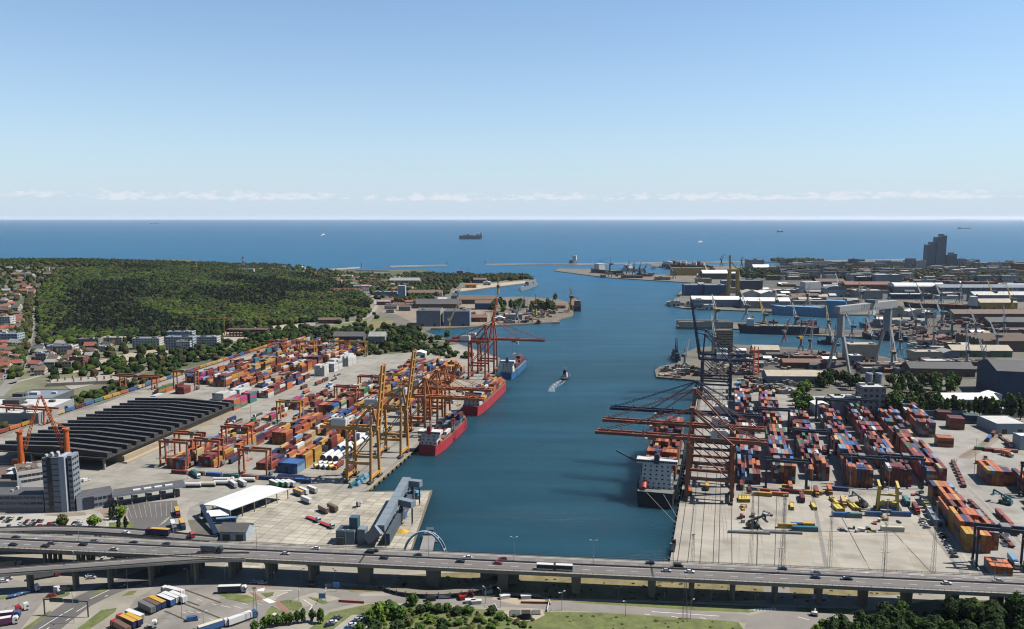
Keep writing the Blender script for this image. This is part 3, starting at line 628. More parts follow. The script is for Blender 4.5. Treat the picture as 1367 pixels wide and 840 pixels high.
# lattice pylons (thin masts) in the truck park and by the road
def pylon(px, py, h, label, group, w=2.2, col=None, z=2.0):
    x, y = G(px, py, z); t = thing('lattice_mast', label, 'mast', (x, y, z), rnd(0, .6), group); m = col or mat('mast_steel', (.16, .165, .17), .6, .15, 1)
    q = MB(); n = max(5, int(h / 3))
    for sx, sy in ((-1, -1), (1, -1), (1, 1), (-1, 1)): MB().beam((sx * w / 2, sy * w / 2, 0), (sx * w * .14, sy * w * .14, h), .09).build('corner_post', m, t)
    for k in range(n):
        a, b = k / n, (k + 1) / n; wa, wb = w / 2 * (1 - .72 * a), w / 2 * (1 - .72 * b)
        for (ax, ay), (bx, by) in (((-1, -1), (1, -1)), ((1, -1), (1, 1)), ((1, 1), (-1, 1)), ((-1, 1), (-1, -1))): q.beam((ax * wa, ay * wa, h * a), (bx * wb, by * wb, h * b), .045)
    structure(q.build('bracing', m, t), 'stuff')
    MB().rbox(0, 0, h, 1.8, .5, .6).build('lamp_cluster', m, t)
    return t
for px, py, h in ((341, 829, 16), (914, 829, 20), (924, 776, 25)): pylon(px, py, h, {341: 'slim lattice mast at the lorry park exit', 914: 'lattice mast beside the harbour road', 924: 'lattice mast rising through the viaduct shadow'}[px], 'lattice masts')
# blue direction signs
for px, py in ((430, 805), (449, 790), (1094, 806)):
    x, y = G(px, py); t = thing('road_sign', {430: 'blue direction arrow sign on a small island', 449: 'blue direction arrow sign by the dark van', 1094: 'pale blue board sign under the viaduct'}[px], 'sign', (x, y, 2.05), 0, 'blue road signs')
    MB().cyl((0, 0, 0), (0, 0, 2.2), .08, n=6).build('post', MATS['galvanised_steel'], t)
    w = 1.6 if px < 1000 else 3.8
    MB().box(-w, w, -.06, .06, 2.2, 4.9).build('sign_board', mat('sign_blue', (.10, .30, .62) if px < 1000 else (.1, .3, .6), .5, .05, 1) if px < 1000 else mat('sign_pale', (.35, .5, .6), .5, .05, 1), t)
# the low curved trestle ramp under the viaduct, fence along the water
def curved_trestle():
    cx, cy = G(590, 777); t = thing('curved_trestle_ramp', 'low curved trestle ramp with close-set posts under the viaduct', 'ramp', (cx, cy, 2))
    n = 40; R = 20.0; dk = MB(); vs = []
    for i in range(n + 1):
        a = RD(170) + RD(200) * i / n; z = 1.2 + 3.2 * i / n
        for r, zz in ((R - 2.4, z - .5), (R + 2.4, z - .5), (R + 2.4, z), (R - 2.4, z)): vs.append((r * math.cos(a) * 1.5, r * math.sin(a) * .85, zz))
    fs = [(4 * i + k, 4 * i + 4 + k, 4 * i + 4 + (k + 1) % 4, 4 * i + (k + 1) % 4) for i in range(n) for k in range(4)]
    dk.add(vs, fs).build('deck', m_under, t)
    for i in range(0, n + 1, 2):
        a = RD(170) + RD(200) * i / n; z = 1.2 + 3.2 * i / n; r = R + 2.2
        MB().box(r * math.cos(a) * 1.5 - .2, r * math.cos(a) * 1.5 + .2, r * math.sin(a) * .85 - .2, r * math.sin(a) * .85 + .2, 0, z + 1.0).build('post', m_conc, t)
    MB().box(20, 40, -2.5, 5, 0, 6.5).build('ramp_abutment', m_under, t)
curved_trestle()
def fence(px, label, h=1.6, step=2.6, m=None, solid=False):
    q = [Vector((*G(*a), 2.06)) for a in px]; O = q[len(q) // 2].copy(); t = thing('fence', label, 'fence', tuple(O)); b = MB(); m = m or MATS['galvanised_steel']
    for a, c in zip(q[:-1], q[1:]):
        d = c - a; n = max(1, int(d.length / step))
        for k in range(n + 1):
            p = a + d * k / n - O; b.box(p.x - .06, p.x + .06, p.y - .06, p.y + .06, 0, h)
        for zz in (.15, h / 2, h - .1): MB().beam(a - O + Vector((0, 0, zz)), c - O + Vector((0, 0, zz)), .05, .07).build('rail', m, t)
        if solid: MB().beam(a - O + Vector((0, 0, h / 2)), c - O + Vector((0, 0, h / 2)), .04, h * .8).build('panel', m, t)
    structure(b.build('posts', m, t), 'stuff')
fence([(640, 761), (700, 762), (800, 765), (893, 768), (1010, 774)], 'pale fence along the end of the basin behind the viaduct', 1.9, 3, mat('pale_fence', (.5, .5, .47), .7, .1, 1), True)
fence([(455, 783), (530, 790), (600, 791), (640, 795)], 'grey mesh fence in front of the curved trestle ramp', 1.8)
# road works: skips, barriers, digger and a pit
def digger(px, py, rz, c, label, group='construction machines', s=1.0):
    x, y = G(px, py); t = thing('excavator', label, 'excavator', (x, y, 2.1), rz, group); p = paint(c)
    for q in (-1, 1): MB().box(-1.9 * s, 1.9 * s, q * 1.15 - .32, q * 1.15 + .32, 0, .85).build('track', m_tyre, t)
    b = MB().box(-2.0 * s, 1.3 * s, -1.3, 1.3, .9, 2.0).build('body', p, t)
    MB().box(.1, 1.5 * s, .15, 1.25, 2.0, 3.0).build('cab', m_glass, b)
    MB().beam((1.2, -.3, 1.6), (3.6 * s, -.3, 4.2 * s), .45, .5).build('boom', p, t); MB().beam((3.6 * s, -.3, 4.2 * s), (5.4 * s, -.3, 1.6), .35, .4).build('dipper_arm', p, t)
    MB().rbox(5.4 * s, -.3, .7, .9, 1.1, 1.0).build('bucket', m_chassis, t)
digger(618, 800, .4, 'red', 'red excavator at the road works beside the bushes'); digger(1087, 822, 1.2, 'white', 'white mini excavator at the road junction', s=.6)
for k, (px, py, c, a) in enumerate(((636, 806, 'white', .1), (628, 805, 'white', .1), (575, 802, 'black', .2), (674, 799, 'white', .3), (702, 799, 'white', .1), (651, 792, 'silver', .4))):
    x, y = G(px, py); t = tag(MB().box(-2.4, 2.4, -1.1, 1.1, 0, 1.6).box(-2.6, 2.6, -1.2, 1.2, 1.602, 1.8).build('site_cabin', paint(c), None, (x, y, 2.1), a), f'{c} site cabin at the road works', 'cabin', 'site cabins at the road works')
for k, (a, b) in enumerate((((695, 806), (734, 806.5)), ((733, 803), (735, 808)), ((660, 808), (664, 816)), ((730, 817), (733, 806)), ((452, 804), (486, 806)))):
    p, q = Vector((*G(*a), 2.1)), Vector((*G(*b), 2.1)); tag(MB().beam((0, 0, .55), q - p + Vector((0, 0, .55)), .3, 1.1).build('road_barrier', paint('red' if k in (0, 4) else 'white'), None, tuple(p)), ('red' if k in (0, 4) else 'white') + ' road barrier at the road works', 'barrier', 'road barriers')
pit = thing('excavation_pit', 'fenced excavation pit with a dark shaft beside the road works', 'pit', (*G(702, 822), 2.1))
for sx, sy, w, d in ((-5, 1, 5, 6), (5, 2, 4, 4), (0, -2, 6, 3)): MB().rbox(sx, sy, 0, w, d, .8).build('tarpaulin', mat('tarpaulin', (.09, .09, .10), .7, .3, .4), pit)
MB().prism([(-11, 4), (-8, -3), (-3, -6), (4, -5), (9, 0), (8, 5), (0, 7)], 0, .25, 0).build('spoil_rim', m_sand, pit)
MB().box(-2.2, 2.2, -4.8, -1, .8, 3.4).build('shaft_housing', m_tyre, pit)
# ------------------------------------------------------------------ frames along the two quays
class Frame:
    def __init__(s, o, ang): s.o = Vector(G(*o)); s.a = RD(ang); s.u = Vector((math.sin(s.a), math.cos(s.a))); s.v = Vector((math.cos(s.a), -math.sin(s.a)))
    def at(s, u, v): p = s.o + s.u * u + s.v * v; return (p.x, p.y)
    def inv(s, px, py, z=2.0): d = Vector(G(px, py, z)) - s.o; return d.dot(s.u), d.dot(s.v)
FL = Frame((490, 656), 12); FR = Frame((893, 757), 15)
# ------------------------------------------------------------------ containers
CC = {'maroon': (.17, .028, .026), 'orange': (.52, .15, .05), 'rust red': (.27, .06, .04), 'navy': (.022, .04, .13), 'blue': (.045, .13, .34), 'pale blue': (.22, .36, .50), 'grey': (.27, .28, .28),
      'white': (.66, .66, .64), 'green': (.045, .18, .09), 'teal': (.06, .22, .22), 'yellow': (.52, .29, .05), 'magenta': (.46, .05, .19), 'cream': (.52, .38, .19), 'brown': (.11, .045, .03), 'black': (.03, .03, .035)}
CM = {k: mat('container_' + k.replace(' ', '_'), v, .55, .16, .35, island=.16, objvar=.12, grime=.25) for k, v in CC.items()}
CN = list(CC)
PAL_R = {'maroon': 24, 'rust red': 18, 'orange': 20, 'brown': 12, 'blue': 6, 'navy': 7, 'pale blue': 5, 'grey': 5, 'white': 4, 'green': 5, 'teal': 1, 'magenta': 3, 'cream': 4}
PAL_L = {'maroon': 26, 'rust red': 16, 'orange': 17, 'brown': 8, 'blue': 4, 'navy': 7, 'pale blue': 2, 'grey': 4, 'white': 8, 'green': 1, 'teal': 2, 'magenta': 1, 'yellow': 9, 'cream': 7}
PAL_O = {'orange': 50, 'rust red': 20, 'navy': 9, 'grey': 6, 'maroon': 8, 'pale blue': 4, 'yellow': 5}
PAL_W = {'white': 90, 'grey': 10}
PAL_B = {'blue': 70, 'navy': 20, 'pale blue': 10}
PAL_Y = {'yellow': 40, 'orange': 35, 'maroon': 15, 'cream': 10}
CONT = []          # (x, y, z, rz, length, colour, place, visible score)
def pick(p): return random.choices(list(p), list(p.values()))[0]
def block(fr, u0, u1, v0, cols, lo, hi, pal, place, fill=.92, jump=.5, rot=0.0, pitch=2.62, gap=.5, z0=2.06, first=None):
    """bays of stacked containers; long sides run along the quay (or across it with rot)"""
    if lo < 3 and hi > 3: lo += .6; hi += .3
    fill = min(1, fill + .03); u = u0; hb = rnd(lo, hi); prev = [0] * cols; grid = []
    while u + 12.2 <= u1 + .1:
        hb = min(hi, max(lo, hb + rnd(-jump, jump) * (hi - lo)))
        empty = random.random() > fill; bay = []
        bc = pick(pal)
        for c in range(cols):
            h = 0 if empty else int(round(min(hi, max(0, hb + random.choice((-1, 0, 0, 0, 1)))))) if random.random() < .94 else 0
            if first is not None and not grid: h = first
            sc = bc if random.random() < .3 else pick(pal)
            bay.append([sc if random.random() < .4 else pick(pal) for _ in range(h)])
        twin = random.random() < .18
        grid.append((u, bay, twin)); u += 12.2 + (gap if random.random() < .72 else rnd(2.5, 6))
    for bi, (u, bay, twin) in enumerate(grid):
        for c, st in enumerate(bay):
            fronth = len(grid[bi - 1][1][c]) if bi else 0
            for k, col in enumerate(st):
                top = k == len(st) - 1; front = k >= fronth; sideL = c == 0 or k >= len(bay[c - 1]); sideR = c == cols - 1 or k >= len(bay[c + 1])
                sc = .55 * top + .25 * front + .2 * (sideL or sideR)
                for j in ((-3.07, 3.07) if twin else (0,)):
                    x, y = fr.at(u + 6.1 + j, v0 + pitch * c + 1.3)
                    pos = 'on top' if top else ('in the end wall' if front else 'on the side')
                    CONT.append((x, y, z0 + 2.6 * k, -fr.a + rot, 6.06 if twin else 12.19, col, f'{pos} of {place}', sc * PPM(y) ** 2 * (.6 if twin else 1)))
def loose(x, y, rz, col, place, z=2.06, L=12.19):
    CONT.append((x, y, z, rz, L, col, place, .8 * PPM(y) ** 2 * L / 12.19))
def rowacross(fr, u, v, n, h, pal, place, pitch=2.62, z0=2.06):
    """containers whose long sides face the camera"""
    for i in range(n):
        for k in range(h):
            x, y = fr.at(u + pitch * i, v); CONT.append((x, y, z0 + 2.6 * k, -fr.a + math.pi / 2, 12.19, pick(pal), f"{'on top' if k == h - 1 else 'in the side wall'} of {place}", (.55 * (k == h - 1) + .4 * (i == 0)) * PPM(y) ** 2))
# right terminal
block(FR, 152, 262, 37.5, 6, 2, 4.4, {'maroon': 12, 'navy': 10, 'pale blue': 14, 'rust red': 10, 'orange': 8, 'grey': 6}, 'the block nearest the orange quay cranes')
block(FR, 275, 490, 37.5, 6, 3, 5, PAL_R, 'the far quayside block')
block(FR, 160, 290, 61.5, 6, 4, 5, PAL_R, 'the second block from the quay', .97)
block(FR, 302, 432, 61.5, 6, 3, 5, PAL_R, 'the far second-row block')
block(FR, 173, 355, 85.5, 6, 3, 5, PAL_R, 'the third block from the quay')
block(FR, 165, 366, 113, 6, 4, 5, PAL_R, 'the fourth block from the quay', .95)
block(FR, 174, 378, 139.5, 6, 4, 5, PAL_R, 'the fifth block', .95)
block(FR, 182, 300, 163.5, 6, 4, 5.4, PAL_R, 'the maroon block behind the long orange stack', .97)
block(FR, 306, 402, 165, 6, 2, 5, {**PAL_R, 'blue': 25, 'pale blue': 15}, 'the block with bright blue tops by the poplars')
block(FR, 318, 410, 190, 5, 2, 4.5, PAL_R, 'the stepped block below the poplars', .85)
block(FR, 64, 156, 160.5, 5, 3.4, 5, PAL_O, 'the long orange stack beside the parked cars', 1.0, .3, first=4)
block(FR, 120, 160, 174, 3, 1, 2, PAL_O, 'the low row beside the long orange stack')
block(FR, 70, 118, 174, 2, 3, 4, PAL_O, 'the inner orange rows', 1.0)
block(FR, 34, 60, 165, 4, 1, 3, {'pale blue': 40, 'maroon': 20, 'orange': 25, 'navy': 15}, 'the short stack by the viaduct', first=2)
rowacross(FR, 290, 204, 4, 3, {'orange': 60, 'maroon': 40}, 'the square orange stack on the open yard')
rowacross(FR, 352, 228, 5, 4, {'maroon': 60, 'brown': 20, 'rust red': 20}, 'the tall maroon stack by the poplars')
rowacross(FR, 386, 226, 4, 3, {'maroon': 50, 'brown': 50}, 'the dark red stack below the poplars')
rowacross(FR, 378, 247, 4, 3, {'teal': 20, 'navy': 50, 'green': 30}, 'the dark green stack below the poplars')
block(FR, 194, 219, 208, 6, 4, 4, PAL_O, 'the orange cube stack on the open yard', 1, 0, first=4)
block(FR, 180, 220, 226, 4, 3, 4, PAL_O, 'the orange stack by the second blue gantry crane', 1.0)
block(FR, 140, 176, 222, 5, 2, 4, {'maroon': 60, 'rust red': 30, 'orange': 10}, 'the maroon stack at the edge of the yard')
block(FR, 290, 340, 286, 4, 2, 4, PAL_O, 'the orange stack at the far edge of the yard')
for px, py, c, a in ((1312, 601, 'green', 0), (1325, 603, 'maroon', 0), (1338, 605, 'orange', 0), (1347, 604, 'orange', 0), (1313, 619, 'orange', .3)):
    x, y = G(px, py); loose(x, y, -FR.a + math.pi / 2 + a, c, 'lying by the rail sidings')
for px, py, c in ((1320, 588, 'blue'), (1326, 582, 'maroon'), (1332, 577, 'rust red'), (1337, 572, 'orange')):
    x, y = G(px, py); loose(x, y, -RD(38), c, 'on a wagon in the rail sidings', 3.2)
for k, c in enumerate(['maroon', 'rust red', 'maroon', 'brown', 'maroon', 'rust red', 'brown', 'maroon']):
    x, y = FR.at(185 + 8 * k, 191 + 1.0 * k); loose(x, y, -FR.a - .1, c, 'in the low line beside the curved track', 2.06, 6.06)
for px, py, c in ((1335, 690, 'rust red'), (1345, 700, 'rust red'), (1353, 711, 'rust red')):
    x, y = G(px, py); loose(x, y, -FR.a, c, 'on the trailer row beside the rail tracks', 2.8)
for k, (px, py, c) in enumerate(((1027, 658, 'rust red'), (1057, 658.5, 'maroon'), (1120, 655, 'navy'), (1018, 662, 'yellow'), (1040, 662, 'orange'), (1085, 660, 'yellow'))):
    x, y = G(px, py); loose(x, y, -FR.a + math.pi / 2, c, 'lying along the edge of the storage yard', 2.06)
# left terminal: lanes between the quay and the warehouse, then the big field beyond
QL = 'the left terminal'
block(FL, 24, 37, -80, 6, 3, 3, PAL_B, 'the blue stack nearest the quay cranes', 1, 0, first=3)
block(FL, 37.5, 76, -80, 6, 2, 3.4, PAL_Y, 'the orange stack behind the blue', 1)
block(FL, 82, 205, -80, 6, 1, 4, PAL_L, 'the quayside row of the left terminal', .85)
block(FL, 214, 330, -80, 6, 1, 4, PAL_L, 'the quayside row behind the red ships', .8)
block(FL, 28, 60, -100, 5, 1, 2.4, {'maroon': 50, 'rust red': 40, 'navy': 10}, 'the maroon row under the near red gantry crane', .9)
block(FL, 68, 108, -102, 6, 1, 3.4, PAL_L, 'the magenta-topped row', .9)
block(FL, 92, 168, -122, 5, 4, 4.4, {'orange': 45, 'rust red': 30, 'yellow': 15, 'navy': 10}, 'the long orange row in the left terminal', 1, .1, first=4)
block(FL, 112, 200, -104, 6, 1, 3.6, {**PAL_L, 'blue': 25}, 'the mixed row beside the long orange row', .85)
block(FL, 180, 340, -122, 6, 1, 4.4, PAL_L, 'the middle rows behind the yellow cranes', .85)
block(FL, 215, 400, -103, 6, 1, 4.4, PAL_L, 'the maroon rows behind the yellow cranes', .85)
block(FL, 350, 470, -126, 6, 1, 4, PAL_L, 'the far middle rows', .85)
block(FL, 345, 470, -82, 6, 1, 4, PAL_Y, 'the yellow rows by the far quay crane', .8)
block(FL, 400, 490, -104, 6, 1, 4, PAL_L, 'the far rows by the white tent', .8)
block(FL, 330, 430, -58, 5, 1, 3.4, PAL_L, 'the rows behind the blue ship', .7)
block(FL, 60, 150, -145, 5, 0, 3, PAL_L, 'the loose rows beside the long orange row', .8)
block(FL, 160, 340, -146, 6, 0, 2.6, PAL_L, 'the low rows along the yard road', .75)
block(FL, 16, 60, -167, 6, 2, 3.4, PAL_L, 'the white and red stack near the gate canopy', 1, first=3)
block(FL, 26, 120, -147, 5, 0, 3, PAL_L, 'the row under the second red gantry crane', .8)
block(FL, 60, 130, -171, 5, 0, 3, PAL_L, 'the row beside the sawtooth warehouse', .75)
block(FL, 190, 245, -229, 5, 4, 4.4, {'magenta': 40, 'orange': 25, 'maroon': 20, 'teal': 15}, 'the magenta stack behind the sawtooth warehouse', 1, .1, first=4)
block(FL, 246, 345, -226, 6, 3, 4.6, {**PAL_L, 'navy': 20, 'white': 22}, 'the navy row along the yard road', .95)
block(FL, 365, 384, -216, 5, 5, 5.4, PAL_W, 'the tall white reefer stack', 1, 0)
block(FL, 392, 420, -216, 5, 3, 5, PAL_W, 'the white reefer row behind the tall one', .9)
block(FL, 430, 456, -214, 5, 5, 5.4, PAL_W, 'the farthest white reefer stack', 1, 0)
block(FL, 225, 285, -262, 5, 2, 3, PAL_W, 'the white row behind the sawtooth warehouse', 1)
for i, v0 in enumerate((-252, -276, -300, -324, -346)):
    block(FL, 292 if i == 0 else 275 + 6 * i, 365, v0, 6, 1, 4.6, PAL_L if i != 3 else {**PAL_L, 'magenta': 15, 'maroon': 30}, ('the middle of the container field', 'the second lane of the container field', 'the third lane of the container field', 'the red lane of the container field', 'the outer lane of the container field')[i], .88)
    block(FL, 374, 470 + 18 * i, v0, 6, 1, 5, PAL_L if i != 2 else {**PAL_L, 'yellow': 30}, 'the far end of the container field', .88)
block(FL, 480, 610, -344, 5, 1, 4, PAL_L, 'the far corner of the container field', .85)
block(FL, 500, 600, -318, 5, 1, 4, PAL_L, 'the far corner of the container field', .85)
block(FL, 490, 590, -290, 5, 1, 4, PAL_L, 'the far corner of the container field', .8)
block(FL, 236, 262, -340, 3, 1, 3, {'green': 50, 'orange': 40, 'maroon': 10}, 'the green and orange stack by the railway')
block(FL, 244, 270, -318, 4, 3, 4, {'maroon': 80, 'rust red': 20}, 'the maroon stack by the railway gantry', 1)
block(FL, 205, 330, -170, 5, 1, 3, PAL_L, 'the scattered rows along the yard road', .7)
block(FL, 128, 180, -171, 5, 1, 3, PAL_L, 'the rows behind the second red gantry crane', .8)
block(FL, 100, 160, -60, 3, 1, 3, {'maroon': 50, 'rust red': 30, 'navy': 20}, 'the low row beside the tower sections', .6)
block(FL, 210, 330, -57, 5, 1, 3, PAL_L, 'the rows behind the second red ship', .75)
block(FL, 470, 560, -262, 6, 2, 4, PAL_L, 'the far end of the container field', .9)
block(FL, 455, 545, -238, 6, 1, 4, PAL_L, 'the far end of the container field', .85)
for k in range(7):
    x, y = FL.at(128 + 4.2 * k, -222 - .3 * k); loose(x, y, -FL.a + math.pi / 2, 'magenta' if k % 2 else 'maroon', 'in the flat red row beside the sawtooth warehouse')
for k in range(60):
    u = rnd(70, 330); v = rnd(-180, -140); x, y = FL.at(u, v); loose(x, y, -FL.a + rnd(-.05, .05), pick(PAL_L), 'standing loose on the left terminal yard', 2.06, random.choice((6.06, 12.19)))
for k in range(8): loose(*FL.at(7 + 0.2 * k, -150 + 14 * k), -FL.a + math.pi / 2, ['maroon', 'brown', 'blue', 'teal', 'rust red', 'navy', 'brown', 'blue'][k], 'lying in front of the left terminal rows')
# container train on the outer track
trk = FL
for k in range(44):
    u = 60 + 13.4 * k
    if u > 640: break
    x, y = FL.at(u, -372 - .02 * (u - 200)); loose(x, y, -FL.a, pick({'orange': 20, 'yellow': 22, 'cream': 14, 'maroon': 14, 'rust red': 12, 'blue': 14, 'teal': 8}), 'on the container train beside the trees', 3.2)

# ------------------------------------------------------------------ gantry cranes over the stacks
def gantry(fr, u, v0, v1, h, col, label, group, depth=7.0, trolley=.5, overhang=0.0, z=2.06, tyres=True):
    t = thing('yard_gantry_crane', label, 'gantry crane', (*fr.at(u, (v0 + v1) / 2), z), -fr.a, group); w = (v1 - v0) / 2; d = depth / 2
    for sx in (-1, 1):
        for sy in (-1, 1): MB().beam((sx * w, sy * d, 1.2), (sx * w, sy * (d - .6), h), 1.0, 1.1).build('leg', col, t)
        MB().box(sx * w - .6, sx * w + .6, -d - 1.4, d + 1.4, .9, 1.9).build('sill_beam', col, t)
        for sy in (-1, 1):
            if tyres: MB().cyl((sx * w - .35, sy * d, .75), (sx * w + .35, sy * d, .75), .75, n=10).build('wheel', m_tyre, t)
            else: MB().box(sx * w - .4, sx * w + .4, sy * d - 1.2, sy * d + 1.2, 0, .9).build('bogie', m_chassis, t)
        MB().box(sx * w - .45, sx * w + .45, -d + .2, d - .2, h - 5.2, h - 4.4).build('tie_beam', col, t)
    for sy in (-1, 1): MB().box(-w - 1.0 - overhang, w + 1.0 + overhang, sy * (d - .6) - .55, sy * (d - .6) + .55, h, h + 1.7).build('girder', col, t)
    tx = -w + 2 * w * trolley
    tr = MB().box(tx - 2.2, tx + 2.2, -d + .4, d - .4, h + 1.72, h + 3.0).build('trolley', mat('trolley_grey', (.2, .2, .2), .6, .15, 1), t)
    MB().box(tx - 1, tx + 1, -d - .2, -d + 1.6, h - 2.2, h - .1).build('operator_cab', paint('white'), tr)
    for sx in (-1, 1): MB().beam((tx + sx * 1.4, 0, h + 1.7), (tx + sx * 1.4, 0, h * .62), .12).build('hoist_rope', m_chassis, t)
    MB().box(tx - 1.2, tx + 1.2, -3, 3, h * .62 - .5, h * .62).build('spreader', col, t)
    MB().box(w + .62, w + 2.2, -2.2, 2.2, 2.0, 4.4).build('power_pack', mat('trolley_grey', (.2, .2, .2), .6, .15, 1), t)
    return t
m_rtg_red = mat('crane_red', (.46, .12, .045), .55, .15, .3, grime=.25)
m_rtg_blue = mat('crane_navy', (.018, .030, .060), .5, .15, .3)
m_crane_y = mat('crane_yellow', (.62, .30, .065), .55, .15, .2, grime=.25)
m_crane_o = mat('crane_orange', (.58, .175, .045), .55, .15, .2, grime=.25)
m_crane_r = mat('crane_rust', (.50, .10, .045), .55, .2, .2, grime=.25)
m_crane_br = mat('crane_brown', (.27, .082, .04), .55, .2, .2, grime=.25)
m_crane_b = mat('crane_dark_blue', (.016, .032, .075), .5, .2, .2)
GL = 'red gantry cranes in the left terminal'
for u, v0, v1, lb in ((15, -104, -82, 'red rubber-tyred gantry crane at the near end of the left terminal'), (30, -153, -130, 'red gantry crane over the stack near the gate canopy'), (44, -177, -154, 'red gantry crane beside the sawtooth warehouse corner'), (22, -174, -151, 'foremost red gantry crane near the gate canopy'),
                      (70, -152, -129, 'red gantry crane in front of the long orange row'), (268, -334, -308, 'red gantry crane behind the sawtooth warehouse by the railway'), (285, -125, -102, 'dark red gantry crane in the middle rows'), (232, -128, -105, 'red gantry crane over a tall white stack'), (300, -106, -82, 'red gantry crane behind the yellow quay cranes'),
                      (488, -342, -318, 'far red gantry crane beside the trees'), (492, -300, -276, 'far red gantry crane among the yellow stacks'), (500, -258, -234, 'far red gantry crane by the green strip'), (505, -232, -208, 'far yellow-legged gantry crane by the green strip')):
    gantry(FL, u, v0, v1, 19, m_rtg_red if 'yellow' not in lb else m_crane_y, lb, GL, trolley=rnd(.25, .75))
gantry(FL, 160, -152, -129, 19, m_crane_y, 'yellow gantry crane at the end of the long orange row', GL)
for u, lb in ((262, 'wide red rail gantry crane over the container train'), (110, 'wide red rail gantry crane at the picture edge over the train')):
    gantry(FL, u, -396, -356, 13, m_rtg_red, lb, 'red rail gantries over the train', depth=9, overhang=8, tyres=False)
GR = 'dark blue gantry cranes in the right terminal'
for u, v0, v1, h, lb in ((46, 160.5, 184, 21, 'dark blue gantry crane standing close behind the viaduct'), (146, 56.5, 83, 20, 'dark blue gantry crane over the near end of the second block'), (232, 82, 107, 20, 'dark blue gantry crane over the third block'), (300, 57, 82, 20, 'dark blue gantry crane over the middle of the second block'),
                     (168, 110, 135, 20, 'dark blue gantry crane behind the yellow lifter'), (176, 136, 162, 20, 'dark blue gantry crane at the near end of the fifth block'), (352, 110, 136, 20, 'dark blue gantry crane at the far end of the fourth block'),
                     (360, 136, 163, 20, 'dark blue gantry crane at the far end of the fifth block'), (176, 224, 250, 21, 'dark blue gantry crane at the edge of the right yard')):
    gantry(FR, u, v0, v1, h, m_rtg_blue, lb, GR, trolley=rnd(.2, .8))
